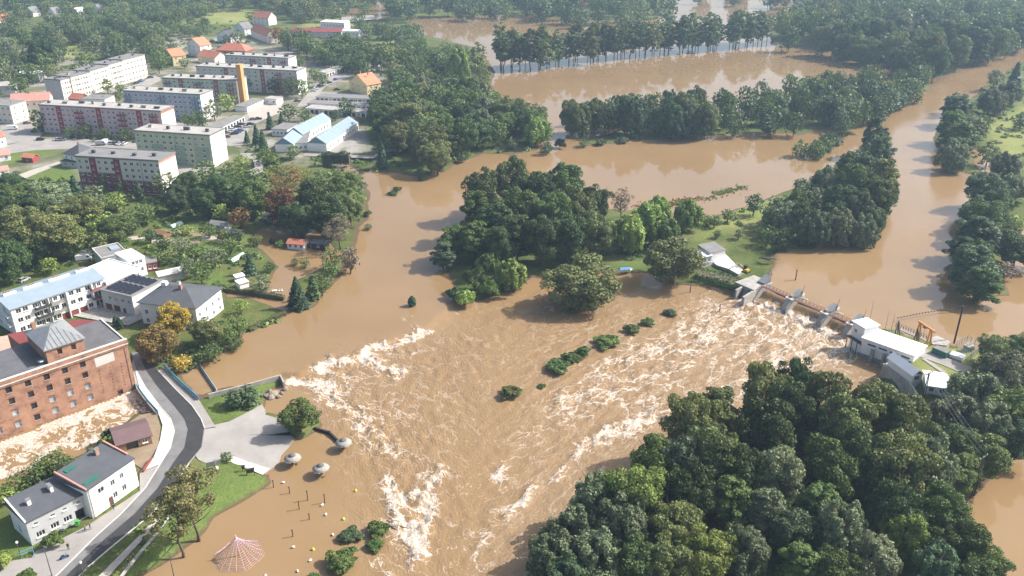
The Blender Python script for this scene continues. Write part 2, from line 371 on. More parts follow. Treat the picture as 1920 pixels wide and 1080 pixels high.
def q(z, *pts): return GP(pts, z)
LANDS = [  # (polygon, freeboard, bank slope)
    (q(.4, (-300, 1400), (-200, 990), (0, 938), (40, 905), (75, 880), (120, 862), (180, 838), (205, 812), (255, 772), (292, 768), (296, 742), (262, 690), (296, 668), (345, 718), (374, 752), (398, 737), (527, 704), (531, 716), (518, 735),
       (492, 768), (530, 778), (592, 776), (606, 795), (586, 812), (545, 856), (502, 888), (508, 904), (445, 945), (402, 968), (386, 992), (362, 1014), (305, 1056), (245, 1088), (160, 1250)), 1.62, 0.30),
    (q(.7, (-500, 830), (0, 800), (225, 712), (240, 705), (248, 690), (298, 662), (328, 690), (346, 700), (395, 674), (440, 650), (470, 622), (540, 592), (590, 576), (616, 545), (640, 520), (652, 490), (672, 440), (690, 400), (690, 362),
       (674, 332), (690, 318), (720, 325), (790, 332), (835, 325), (860, 305), (905, 289), (960, 291), (1010, 281), (1005, 235), (945, 192), (920, 160), (930, 136), (900, 92), (780, 62), (762, 20), (700, 40), (652, 36), (652, 14), (705, 8), (700, -130), (-900, -130), (-1200, 300)), 2.0, 0.12),
    (q(1., (1078, 276), (1110, 258), (1200, 232), (1400, 208), (1500, 192), (1650, 162), (1742, 152), (1742, 176), (1655, 204), (1650, 222), (1560, 236), (1500, 255), (1480, 250), (1372, 250), (1200, 264)), 0.5, 0.2),
    (q(1., (838, 485), (880, 410), (960, 385), (1080, 385), (1180, 395), (1300, 402), (1330, 408), (1410, 385), (1490, 352), (1570, 315), (1640, 252), (1664, 250), (1682, 372), (1645, 436), (1530, 470), (1452, 482), (1446, 520), (1402, 548),
       (1312, 532), (1262, 531), (1212, 508), (1150, 512), (1050, 505), (1000, 512), (935, 552), (865, 572), (842, 560), (850, 530)), 0.7, 0.2),
    (q(3., (1932, 105), (1840, 168), (1768, 218), (1752, 265), (1787, 318), (1835, 332), (1818, 400), (1797, 470), (1808, 536), (1850, 560), (1886, 545), (1880, 500), (1932, 470), (2600, 400), (2600, 40)), 0.9, 0.25),
    (q(.5, (1020, 1300), (1034, 1085), (1114, 985), (1232, 938), (1312, 852), (1400, 792), (1500, 772), (1620, 748), (1652, 726), (1692, 742), (1736, 742), (1725, 715), (1705, 690), (1690, 668), (1660, 632), (1730, 645), (1800, 660), (1872, 658), (1927, 612), (2100, 560),
       (2400, 700), (2100, 800), (1920, 838), (1862, 882), (1802, 932), (1832, 986), (1882, 1060), (1905, 1300)), 0.7, 0.2),
    (q(1., (1446, 84), (1560, 92), (1700, 126), (1762, 152), (1862, 107), (1925, 88), (2300, 0), (2300, -130), (1480, -130), (1500, 0), (1470, 18), (1440, 40)), 0.7, 0.15),
    (q(1., (702, -130), (712, 5), (740, 32), (800, 34), (1000, 26), (1082, 42), (1262, 34), (1266, 6), (1275, -130)), 0.7, 0.15),
]
FLOODED = [q(1., (412, 558), (470, 560), (560, 592), (548, 565), (545, 530), (590, 512), (640, 480), (615, 455), (590, 430), (530, 420), (482, 430), (470, 455), (500, 475), (520, 500), (500, 535), (470, 548), (430, 545)),
           q(1., (25, 640), (70, 640), (85, 668), (30, 690), (-20, 680)), q(1., (600, 310), (660, 308), (672, 325), (650, 332)),
           q(.3, (500, 735), (522, 722), (533, 718), (560, 735), (530, 752), (505, 768), (497, 762)),
           q(3., (1878, 430), (1935, 420), (1935, 470), (1885, 500)), q(3., (1815, 270), (1850, 290), (1860, 330), (1835, 320))]
def grid_axis(lo, hi, fine0, fine1, df, dc, outer):
    a = list(np.arange(fine0, fine1 + 1e-6, df))
    b = list(np.arange(fine1 + dc, hi, dc)); c = list(np.arange(fine0 - dc, lo, -dc))[::-1]
    return np.array([-v for v in outer[::-1]] + c + a + b + list(outer)) if lo < 0 else np.array(c + a + b + list(outer))
def add_attr(me, name, arr):
    at = me.attributes.new(name, 'FLOAT', 'POINT'); at.data.foreach_set('value', np.asarray(arr, np.float32).ravel())
def grid_faces(nx, ny):
    i = np.arange(nx * ny).reshape(ny, nx)
    return np.stack([i[:-1, :-1], i[:-1, 1:], i[1:, 1:], i[1:, :-1]], -1).reshape(-1, 4)

xs = grid_axis(-700, 700, -136, -28, 1.1, 3.2, [900, 1300, 2000, 3000])
ys = np.concatenate([np.array([-3000, -1500, -700, -300, -100, 0, 40, 70]), np.arange(80, 104, 4.0), np.arange(104, 222, 1.1), np.arange(224, 700, 3.2), np.arange(702, 1400, 6.0), np.array([1500, 1700, 2000, 3000])])
X, Y = np.meshgrid(xs, ys)
LV = level(X, Y)
SD = np.full(X.shape, -1e9); FB = np.zeros(X.shape); ZT = np.full(X.shape, -99.0)
wob = (NZ.fbm(X / 9.0, Y / 9.0, 3) - 0.5) * 5.0
for k, (poly, fb, sl) in enumerate(LANDS):
    s = sdist(X, Y, poly)
    wb = wob * (0.15 if k == 0 else 1.0)
    if k == 1:
        fbv = 0.55 + (fb - 0.55) * sstep(60, 130, s); zz = np.clip((s + wb) * sl, -3, fbv)
    elif k == 6 or k == 7: zz = np.clip((s + wb) * sl, -3, fb)
    else: zz = np.clip((s + wb) * sl, -3, fb)
    ZT = np.maximum(ZT, zz); SD = np.maximum(SD, s)
far = sstep(950, 1250, np.abs(X) * 0.7 + Y * 0.75) * (Y > 0)
for poly in FLOODED:
    s = sdist(X, Y, poly) + wob * 0.5
    ZT = np.minimum(ZT, np.clip(-s * 0.25, -0.7, 9))
Zg = LV + ZT
TOWN = q(TZ, (-900, 300), (-200, 330), (60, 345), (150, 372), (330, 365), (420, 310), (520, 300), (600, 300), (690, 290), (715, 230), (700, 180), (760, 150), (700, 100), (560, 80), (300, 60), (-200, 60), (-900, 150))
tw = sstep(-12, 12, sdist(X, Y, TOWN))
Zg = Zg * (1 - tw) + TZ * tw
Zg += (1 - tw) * np.where(SD > 4, (NZ2.fbm(X / 6.0, Y / 6.0, 3) - 0.45) * 0.30, 0) * (X > -135)
YARD = q(4.0, (1632, 630), (1662, 606), (1722, 632), (1800, 650), (1850, 655), (1890, 660), (1850, 720), (1780, 745), (1735, 745), (1714, 724), (1664, 686), (1700, 668))
yd = sstep(-.9, .9, sdist(X, Y, YARD)); Zg = Zg * (1 - yd) + 3.9 * yd
SQUARE = q(1.2, (384, 803), (404, 796), (430, 790), (466, 772), (491, 757), (497, 768), (496, 777), (527, 786), (560, 815), (600, 800), (590, 826), (566, 845), (536, 858), (496, 888), (462, 878), (430, 868), (395, 872), (372, 862), (365, 852), (379, 838))
sq = sstep(.3, 1.4, sdist(X, Y, SQUARE)); Zg = Zg * (1 - sq) - 1.2 * sq
me = np_mesh('ground', np.stack([X, Y, Zg], -1).reshape(-1, 3), grid_faces(len(xs), len(ys)), smooth=True)
add_attr(me, 'above', (Zg - LV)); add_attr(me, 'town', tw)
lawn = np.zeros(X.shape)
for poly in (q(1.7, (375, 872), (420, 870), (500, 890), (508, 905), (400, 968), (300, 1060), (200, 1100), (280, 980), (330, 910)), q(1.7, (376, 755), (400, 738), (527, 704), (520, 735), (480, 765), (400, 795)), q(1.7, (495, 768), (530, 778), (592, 776), (600, 795), (540, 790)),
             q(TZ, (40, 320), (110, 305), (145, 320), (140, 345), (60, 345)), q(TZ, (690, 235), (740, 240), (745, 262), (690, 262)), q(TZ, (0, 280), (60, 275), (110, 285), (60, 300), (0, 310)), q(3.6, (1880, 655), (1920, 620), (1990, 620), (1990, 660), (1900, 665)), q(1.5, (1150, 490), (1210, 488), (1212, 507), (1150, 510)),
             q(1.6, (250, 445), (300, 428), (420, 420), (470, 448), (440, 470), (380, 468), (300, 466)), q(1.6, (380, 520), (420, 505), (430, 530), (390, 540)), q(1.7, (-30, 1000), (60, 980), (70, 1040), (-30, 1050))):
    lawn = np.maximum(lawn, sstep(-2, 2, sdist(X, Y, poly) + wob * 0.2))
mead = np.zeros(X.shape)
for poly in (q(TZ, (340, 45), (420, 15), (500, 22), (450, 45)), q(TZ, (100, 85), (190, 80), (180, 105), (110, 110)), q(TZ, (690, 85), (760, 60), (770, 90), (720, 100)), q(3.5, (1850, 240), (1930, 190), (1930, 290), (1880, 300)), q(2., (1310, 450), (1360, 430), (1440, 420), (1480, 380), (1450, 360), (1330, 410)),
             q(TZ, (250, 60), (300, 50), (310, 80), (260, 90)), q(TZ, (560, 40), (660, 30), (680, 45), (570, 55)), q(3.9, (1700, 640), (1850, 655), (1850, 730), (1720, 720))):
    mead = np.maximum(mead, sstep(-6, 6, sdist(X, Y, poly) + wob))
add_attr(me, 'lawn', lawn); add_attr(me, 'mead', mead)
m, nt, b = newmat('ground_soil'); L = nt.links
def attr(nt, n): a = nd(nt, 'ShaderNodeAttribute', attribute_name=n); return a.outputs['Fac']
def mixc(nt, fac, a, b_):
    mx = nd(nt, 'ShaderNodeMix', data_type='RGBA')
    for sock, v in ((0, fac), (6, a), (7, b_)):
        if isinstance(v, tuple): mx.inputs[sock].default_value = c4(v)
        elif isinstance(v, float): mx.inputs[sock].default_value = v
        else: nt.links.new(v, mx.inputs[sock])
    return mx.outputs[2]
tc = nd(nt, 'ShaderNodeTexCoord')
def noi(nt, scale, det=5.0, rough=0.6, vec=None):
    n = nd(nt, 'ShaderNodeTexNoise', i_Scale=scale, i_Detail=det, i_Roughness=rough); nt.links.new(vec or tc.outputs['Object'], n.inputs['Vector']); return n.outputs['Fac']
def mrange(nt, v, a, b_, c=0.0, d=1.0):
    r = nd(nt, 'ShaderNodeMapRange', i_1=a, i_2=b_, i_3=c, i_4=d); nt.links.new(v, r.inputs[0]); return r.outputs[0]
g1 = ramp(nt, [(0.30, (0.05, 0.075, 0.022)), (0.50, (0.10, 0.125, 0.035)), (0.70, (0.17, 0.16, 0.07))], noi(nt, 0.09, 8.0, 0.7)).outputs['Color']
gl = ramp(nt, [(0.30, (0.095, 0.145, 0.035)), (0.70, (0.15, 0.19, 0.055))], noi(nt, 0.35, 8.0, 0.7)).outputs['Color']
gm = ramp(nt, [(0.30, (0.16, 0.21, 0.05)), (0.70, (0.30, 0.28, 0.11))], noi(nt, 0.05, 8.0, 0.7)).outputs['Color']
gt = ramp(nt, [(0.38, (0.10, 0.12, 0.045)), (0.50, (0.20, 0.19, 0.13)), (0.62, (0.34, 0.32, 0.29))], noi(nt, 0.045, 6.0, 0.6)).outputs['Color']
cc = mixc(nt, attr(nt, 'town'), g1, gt); cc = mixc(nt, attr(nt, 'mead'), cc, gm); cc = mixc(nt, attr(nt, 'lawn'), cc, gl)
fine = ramp(nt, [(0.35, (0.75, 0.75, 0.75)), (0.7, (1.2, 1.2, 1.2))], noi(nt, 1.6, 6.0, 0.75)).outputs['Color']
mm = nd(nt, 'ShaderNodeMix', data_type='RGBA', blend_type='MULTIPLY'); mm.inputs[0].default_value = 1.0; L.new(cc, mm.inputs[6]); L.new(fine, mm.inputs[7])
ab = nd(nt, 'ShaderNodeMath', operation='MULTIPLY_ADD'); ab.inputs[1].default_value = 0.5; L.new(noi(nt, 0.6), ab.inputs[0]); L.new(attr(nt, 'above'), ab.inputs[2])
cc = mixc(nt, mrange(nt, ab.outputs[0], 0.30, 0.62, 1.0, 0.0), mm.outputs[2], (0.115, 0.082, 0.050))
L.new(cc, b.inputs['Base Color']); b.inputs['Roughness'].default_value = 0.95; b.inputs['Specular IOR Level'].default_value = 0.1
bp = nd(nt, 'ShaderNodeBump', i_Strength=0.8, i_Distance=0.25); L.new(noi(nt, 2.2, 4.0), bp.inputs['Height']); L.new(bp.outputs['Normal'], b.inputs['Normal'])
me.materials.append(m)
tag(link(bpy.data.objects.new('ground', me)), kind='structure')
def ground_z(x, y):
    i = int(np.clip(np.searchsorted(xs, x) - 1, 0, len(xs) - 2)); j = int(np.clip(np.searchsorted(ys, y) - 1, 0, len(ys) - 2))
    fx = (x - xs[i]) / (xs[i + 1] - xs[i]); fy = (y - ys[j]) / (ys[j + 1] - ys[j])
    z = (Zg[j, i] * (1 - fx) + Zg[j, i + 1] * fx) * (1 - fy) + (Zg[j + 1, i] * (1 - fx) + Zg[j + 1, i + 1] * fx) * fy
    return float(z)

# ------------------------------------------------------------------ the flood water: one sheet, fine where it runs wild
wx = grid_axis(-700, 700, -74, 120, 0.62, 5.0, [900, 1300, 2000, 2950]); 
wy = np.concatenate([np.array([-2950, -700, -100, 40, 80]), np.arange(98, 268, 0.62), np.arange(271, 700, 4.0), np.arange(704, 1400, 9.0), np.array([1500, 2000, 2950])])
WX, WY = np.meshgrid(wx, wy)
# a warped street of strokes: where the water breaks into foam   (pixels, width m, strength)
STROKES = [
 # fall over the mill weir: three white crests
 ([(548, 716), (580, 712), (610, 728)], 2.0, 1.0), ([(560, 720), (600, 735), (640, 770)], 2.4, .75), ([(596, 694), (620, 676), (645, 680)], 2.2, 1.3), ([(598, 698), (640, 700), (655, 718)], 2.2, .9),
 ([(672, 676), (700, 655), (740, 645), (775, 632), (802, 625)], 2.2, 1.35), ([(690, 668), (715, 690), (745, 700)], 3.0, .9), ([(740, 655), (770, 665)], 2.6, .7), ([(770, 600), (775, 625)], 1.4, .6), ([(855, 588), (870, 612)], 1.5, .5),
 ([(610, 725), (640, 750), (665, 775)], 3, .65), ([(640, 730), (690, 790), (740, 845)], 5, .55), ([(700, 690), (730, 730), (760, 790)], 6, .42), ([(680, 800), (740, 850), (790, 880)], 5, .55),
 # boil at the bottom of the picture
 ([(726, 900), (745, 935), (752, 985), (790, 1030)], 2.6, .9), ([(830, 880), (812, 910), (800, 960), (790, 1030)], 1.8, 1.0), ([(760, 930), (785, 925), (790, 960), (770, 1000), (780, 1040)], 2.2, .95), ([(740, 980), (770, 1040), (800, 1042)], 2.0, .8), ([(720, 1000), (740, 1080), (800, 1090)], 3, .45), ([(700, 1060), (735, 1085)], 2.0, .6),
 ([(870, 900), (850, 990), (820, 1080)], 4, .42), ([(900, 1000), (905, 1040)], 2.5, .4), ([(1180, 640), (1080, 730), (980, 830), (935, 900), (900, 1000), (880, 1080)], 4.0, .55), ([(1060, 740), (1035, 765), (1050, 760)], 2.5, .7), ([(950, 880), (935, 900)], 1.5, .9), ([(1000, 920), (985, 945), (950, 965)], 1.8, .9), ([(1060, 880), (1045, 905)], 1.4, .9), ([(985, 945), (1060, 915)], 2.0, .5), ([(1150, 885), (1190, 880)], 1.5, 1.0),
 # the plume below the dam
 ([(1400, 568), (1440, 574), (1500, 598), (1570, 630)], 3.5, 1.15), ([(1400, 585), (1480, 615), (1580, 650)], 7, .85), ([(1360, 605), (1460, 640), (1560, 665)], 9, .7), ([(1330, 640), (1420, 665), (1520, 685)], 8, .6), ([(1280, 650), (1340, 690), (1440, 700)], 8, .5),
 ([(1330, 560), (1300, 600), (1240, 640), (1180, 690)], 4, .6), ([(1360, 570), (1300, 640), (1230, 700), (1100, 745)], 6, .55), ([(1480, 690), (1380, 720), (1250, 730), (1180, 760)], 4, .7), ([(1290, 760), (1200, 800), (1130, 820), (1080, 848)], 3, .85), ([(1240, 780), (1160, 800), (1100, 825)], 2.2, .9), ([(1270, 690), (1180, 720), (1100, 770), (1060, 800)], 3, .6), ([(1420, 720), (1330, 760), (1240, 760), (1190, 780)], 3.5, .65),
 ([(1180, 650), (1120, 720), (1050, 770)], 2.5, .5), ([(1250, 620), (1200, 660), (1150, 690)], 3, .4),
]
STROKES = [([G(*p, 0.1)[:2] for p in s], w, k) for s, w, k in STROKES]
FOAM = np.zeros(WX.shape)
fi = (WX > -76) & (WX < 122) & (WY > 96) & (WY < 268)
fx_, fy_ = WX[fi], WY[fi]
wxn = fx_ + (NZ.fbm(fx_ / 5, fy_ / 5, 3) - .5) * 5; wyn = fy_ + (NZ2.fbm(fx_ / 5, fy_ / 5, 3) - .5) * 5
fo = np.zeros(fx_.shape)
for s, w, k in STROKES:
    d = seg_dist(wxn, wyn, s); fo = 1 - (1 - fo) * (1 - np.clip((k * .96 if k > .88 else k * .69) * np.exp(-(d / w) ** 2), 0, 0.97))
FOAM[fi] = fo
# how rough the surface is: rough below the weirs, smooth on the ponds and over the drowned playground
ROUGH = q(0., (540, 715), (600, 685), (800, 615), (880, 570), (1010, 545), (1180, 560), (1320, 530), (1420, 540), (1600, 610), (1670, 720), (1500, 780), (1320, 860), (1230, 940), (1100, 1000), (1040, 1090), (900, 1130), (720, 1110), (700, 1000), (650, 900), (600, 800), (570, 740))
RG = sstep(-10, 14, sdist(WX, WY, ROUGH) + (NZ.fbm(WX / 11, WY / 11, 3) - .5) * 14)
PLAY = q(0., (505, 890), (590, 815), (640, 860), (700, 930), (705, 1000), (690, 1100), (380, 1100), (300, 1060))
RG = np.maximum(RG, 0.12 * sstep(2.6, 3.2, level(WX, WY) + 0.5))
WLV = level(WX, WY)
da = np.array(G(1500, 570, 0)[:2]) - np.array(G(960, 900, 0)[:2]); aA = math.atan2(da[1], da[0])
db = np.array(G(690, 680, 0)[:2]) - np.array(G(800, 960, 0)[:2]); aB = math.atan2(db[1], db[0])
dcn = G(700, 1080)[:2], G(900, 560)[:2]
wA = sstep(-10, 16, WX - (-14 + (WY - 130) * 0.10))
def frame(a, sx, sy):
    u = (WX * math.cos(a) + WY * math.sin(a)) / sx; v = (-WX * math.sin(a) + WY * math.cos(a)) / sy; return u, v
uA, vA = frame(aA, 3.2, 1.6); uB, vB = frame(aB, 2.6, 1.5)
wv = (NZ.fbm(uA + NZ2(vA, uA), vA, 4) - .5) * wA + (NZ2.fbm(uB + NZ(vB, uB), vB, 4) - .5) * (1 - wA)
big = NZ.fbm(WX / 7 + 3, WY / 7, 2) - .5
FM = np.clip(FOAM, 0, 1)
WZ = WLV + (fi * 1.0) * (RG * (wv * 0.60 + big * 0.30) + FM * (wv * 2.0 + 0.15) * sstep(0.15, 0.8, FM))
edge = sstep(-76, -66, WX) * sstep(121, 112, WX) * sstep(97, 104, WY) * sstep(267, 260, WY)
WZ = WLV + (WZ - WLV) * edge
me = np_mesh('flood_water', np.stack([WX, WY, WZ], -1).reshape(-1, 3), grid_faces(len(wx), len(wy)), smooth=True)
add_attr(me, 'foam', FOAM * edge); add_attr(me, 'wild', RG); add_attr(me, 'wa', wA)
m, nt, b = newmat('flood_water'); L = nt.links
tc = nd(nt, 'ShaderNodeTexCoord')
def rotated(a, sx, sy):
    r = nd(nt, 'ShaderNodeVectorRotate', rotation_type='Z_AXIS'); r.inputs['Angle'].default_value = -a; L.new(tc.outputs['Object'], r.inputs['Vector'])
    mp = nd(nt, 'ShaderNodeMapping'); mp.inputs['Scale'].default_value = (1 / sx, 1 / sy, 1); L.new(r.outputs[0], mp.inputs['Vector']); return mp.outputs[0]
def warp(vec, scale, amt):
    n = nd(nt, 'ShaderNodeTexNoise', i_Scale=scale, i_Detail=3.0); L.new(vec, n.inputs['Vector'])
    s = nd(nt, 'ShaderNodeVectorMath', operation='SUBTRACT'); s.inputs[1].default_value = (.5, .5, .5); L.new(n.outputs['Color'], s.inputs[0])
    k = nd(nt, 'ShaderNodeVectorMath', operation='SCALE'); k.inputs['Scale'].default_value = amt; L.new(s.outputs[0], k.inputs[0])
    a = nd(nt, 'ShaderNodeVectorMath', operation='ADD'); L.new(vec, a.inputs[0]); L.new(k.outputs[0], a.inputs[1]); return a.outputs[0]
def math_(op, a, b_=None, c=None):
    n = nd(nt, 'ShaderNodeMath', operation=op)
    for i, v in enumerate((a, b_, c)):
        if v is None: continue
        if isinstance(v, (int, float)): n.inputs[i].default_value = v
        else: L.new(v, n.inputs[i])
    return n.outputs[0]
def ridges(vec, scale):
    """thin curling filaments"""
    n = nd(nt, 'ShaderNodeTexNoise', i_Scale=scale, i_Detail=4.0, i_Roughness=0.55); L.new(vec, n.inputs['Vector'])
    return math_('SUBTRACT', 1.0, math_('MULTIPLY', math_('ABSOLUTE', math_('SUBTRACT', n.outputs['Fac'], 0.5)), 20.0))
def foamfield(a):
    v1 = warp(warp(rotated(a, 1.7, 1.0), 0.10, 7.0), 0.5, 1.3)
    r1 = ridges(v1, 0.17); r2 = ridges(warp(rotated(a, 1.4, 1.0), 0.35, 2.6), 0.42)
    return math_('MAXIMUM', math_('MAXIMUM', r1, 0.0), math_('MULTIPLY', math_('MAXIMUM', r2, 0.0), 0.8))
fA = foamfield(aA); fB = foamfield(aB + 0.3)
mxf = nd(nt, 'ShaderNodeMix', data_type='FLOAT'); L.new(attr(nt, 'wa'), mxf.inputs[0]); L.new(fB, mxf.inputs[2]); L.new(fA, mxf.inputs[3])
dens = attr(nt, 'foam')
lim = math_('SUBTRACT', 1.04, math_('MULTIPLY_ADD', math_('MAXIMUM', math_('SUBTRACT', dens, 0.80), 0.0), 1.5, dens))
fm = mrange(nt, math_('SUBTRACT', mxf.outputs[0], lim), -0.04, 0.42)
brk = noi(nt, 1.7, 6.0, 0.8); fm = math_('MULTIPLY', fm, mrange(nt, brk, 0.33, 0.60))
# a thin paler scum even where density is low
scum = math_('MULTIPLY', mrange(nt, mxf.outputs[0], 0.65, 1.0), math_('MULTIPLY', attr(nt, 'wild'), 0.22))
fm = math_('MAXIMUM', fm, scum)
mud = ramp(nt, [(0.30, (0.235, 0.150, 0.070)), (0.70, (0.275, 0.180, 0.090))], noi(nt, 0.02, 5.0)).outputs['Color']
mud2 = mixc(nt, math_('MULTIPLY', attr(nt, 'wild'), 0.8), mud, (0.262, 0.168, 0.082))
L.new(mixc(nt, fm, mud2, (0.74, 0.665, 0.58)), b.inputs['Base Color'])
L.new(math_('ADD', 0.05, math_('ADD', math_('MULTIPLY', attr(nt, 'wild'), 0.22), math_('MULTIPLY', fm, 0.45))), b.inputs['Roughness'])
b.inputs['IOR'].default_value = 1.33; b.inputs['Specular IOR Level'].default_value = 0.5
# ripples: fine everywhere on the open flood, choppy where it is wild
cA = noi(nt, 1.5, 5.0, 0.65, warp(rotated(aA, 1.7, .8), .6, 1.0)); cB = noi(nt, 1.5, 5.0, 0.65, warp(rotated(aB, 1.7, .8), .6, 1.0))
chop = nd(nt, 'ShaderNodeMix', data_type='FLOAT'); L.new(attr(nt, 'wa'), chop.inputs[0]); L.new(cB, chop.inputs[2]); L.new(cA, chop.inputs[3])
calm = noi(nt, 0.25, 3.0, 0.5)
h = math_('ADD', math_('MULTIPLY', chop.outputs[0], math_('MULTIPLY_ADD', attr(nt, 'wild'), 0.95, 0.004)), math_('MULTIPLY', calm, 0.03))
h = math_('ADD', h, math_('MULTIPLY', fm, 0.25))
bp = nd(nt, 'ShaderNodeBump', i_Strength=0.7, i_Distance=0.5); L.new(h, bp.inputs['Height']); L.new(bp.outputs['Normal'], b.inputs['Normal'])
me.materials.append(m)
tag(link(bpy.data.objects.new('flood_water', me)), kind='structure')
# ------------------------------------------------------------------ trees: trunk with limbs, crown of leaf clumps
def unit(n, rng):
    v = rng.normal(size=(n, 3)); return v / np.linalg.norm(v, axis=1, keepdims=True)
def leaf_cards(P, N, size, rng, aspect=1.0, vertical=0.0):
    """one kite-shaped leaf tuft per point"""
    n = len(P); N = N / (np.linalg.norm(N, axis=1, keepdims=True) + 1e-9)
    ref = unit(n, rng)
    if vertical: ref = ref * (1 - vertical) + np.array((0, 0, 1.0)) * vertical
    T = np.cross(N, ref); T /= np.linalg.norm(T, axis=1, keepdims=True) + 1e-9
    B = np.cross(N, T)
    s = (size * rng.uniform(0.55, 1.35, n))[:, None]
    V = np.stack([P - T * s * .5, P - B * s * aspect * .5 * rng.uniform(.6, 1, (n, 1)), P + T * s * .5, P + B * s * aspect * .5], 1).reshape(-1, 3)
    F = np.arange(4 * n).reshape(n, 4); return V, F
def crown_points(kind, H, R, nl, rng):
    if kind == 'spruce':
        t = 1 - np.sqrt(rng.uniform(0, 1, nl)); t = np.clip(t, 0, 0.985)
        tier = np.floor(t * 13) / 13; fr = t * 13 - np.floor(t * 13)
        r = R * (1 - t) ** 0.85 * (1.08 - 0.38 * fr) * rng.uniform(.45, 1.05, nl) ** 0.5
        a = rng.uniform(0, 2 * math.pi, nl); r = r * (0.85 + 0.22 * np.sin(a * 7 + tier * 60))
        P = np.stack([r * np.cos(a), r * np.sin(a), H * (0.06 + 0.94 * t) - 0.10 * r], 1)
        N = np.stack([np.cos(a), np.sin(a), np.full(nl, 0.6)], 1) + unit(nl, rng) * .6
        return P, N
    if kind == 'column':
        t = rng.uniform(0, 1, nl); a = rng.uniform(0, 2 * math.pi, nl); r = R * np.sin(np.pi * np.clip(t * .9 + .12, 0, 1)) ** .6 * rng.uniform(.6, 1, nl) ** .5 * (1 + .15 * np.sin(5 * a + 9 * t))
        P = np.stack([r * np.cos(a), r * np.sin(a), H * (.03 + .97 * t)], 1); N = np.stack([np.cos(a), np.sin(a), np.full(nl, .4)], 1) + unit(nl, rng) * .7
        return P, N
    nc = {'round': 105, 'tall': 110, 'poplar': 80, 'willow': 95, 'shrub': 46, 'bare': 60, 'droop': 60, 'small': 30, 'airy': 60}[kind]
    z0 = {'round': .10, 'tall': .06, 'poplar': .18, 'willow': .08, 'shrub': -.1, 'bare': .25, 'droop': .22, 'small': .25, 'airy': .36}[kind] * H
    U = unit(nc, rng); rr = rng.uniform(.42, .97, nc) ** .75
    C = U * rr[:, None]
    if kind == 'shrub': C *= rng.uniform(.75, 1.25, (nc, 1)); C[:, 2] = np.abs(C[:, 2])
    zc = (z0 + H) / 2; hz = (H - z0) / 2
    # profile: broader below the middle or above it
    prof = {'round': .10, 'tall': -.22, 'poplar': -.10, 'willow': -.15, 'shrub': -.3, 'bare': .15, 'droop': -.05, 'small': .05, 'airy': .12}[kind]
    w = 1 + prof * C[:, 2]
    lob = 1 + 0.20 * np.sin(np.arctan2(C[:, 1], C[:, 0]) * 3 + rng.uniform(0, 6))
    cr = R * (rng.uniform(.15, .30, nc) if kind not in ('shrub', 'small') else rng.uniform(.13, .30, nc)); 
    if kind in ('willow', 'droop'): cr *= .95
    C = np.stack([C[:, 0] * R * w * lob * .92, C[:, 1] * R * w * lob * .92, zc + C[:, 2] * hz * .92], 1)
    cnt = (cr ** 2 / (cr ** 2).sum() * nl).astype(int)
    Ps = []; Ns = []
    for c, r, n in zip(C, cr, cnt):
        d = unit(n, rng); out = (c - np.array((0, 0, zc * .8))); out /= np.linalg.norm(out) + 1e-6
        d = d + out * .45 + np.array((0, 0, .30)); d /= np.linalg.norm(d, axis=1, keepdims=True)
        rad = r * rng.uniform(.55, 1.08, n) ** .7
        sq = np.array((1.08, 1.08, .78))
        if kind in ('willow', 'droop'): sq = np.array((.85, .85, 1.0))
        p = c + d * sq * rad[:, None]
        if kind in ('willow', 'droop'):
            k = rng.uniform(0, 1, n) ** 1.6; p[:, 2] -= k * (.16 if kind == 'willow' else .34) * H * (np.hypot(p[:, 0], p[:, 1]) / R); p[:, 2] = np.maximum(p[:, 2], .03 * H)
        Ps.append(p); Ns.append(d + unit(n, rng) * .75)
    P = np.concatenate(Ps); N = np.concatenate(Ns)
    if kind == 'shrub':
        keep = P[:, 2] > -.15; P = P[keep]; N = N[keep]
    return P, N
LEAFN = {'airy': 4200, 'round': 12500, 'tall': 11500, 'poplar': 8000, 'willow': 12500, 'shrub': 2600, 'bare': 3000, 'droop': 9000, 'small': 2600, 'spruce': 6500, 'column': 2500}
DIM = {'airy': (18, 5.5), 'round': (16, 7.0), 'tall': (20, 5.2), 'poplar': (28, 4.8), 'willow': (14, 6.2), 'shrub': (3.0, 2.2), 'bare': (14, 5.5), 'droop': (11, 5.2), 'small': (6, 2.4), 'spruce': (15, 3.8), 'column': (5, 1.3)}
def make_crown(kind, seed, nl=None, lod=1.0):
    rng = np.random.default_rng(seed); H, R = DIM[kind]; nl = nl or LEAFN[kind]
    P, N = crown_points(kind, H, R, nl, rng)
    size = {'shrub': .42, 'small': .40, 'airy': .42, 'column': .35, 'bare': .30, 'spruce': .55, 'willow': .42, 'droop': .46}.get(kind, .50) * lod
    V, F = leaf_cards(P, N, size, rng, aspect=(2.6 if kind == 'droop' else 1.9 if kind in ('willow', 'shrub') else 1.25), vertical=(.0 if kind not in ('willow', 'droop') else .0))
    return V, F
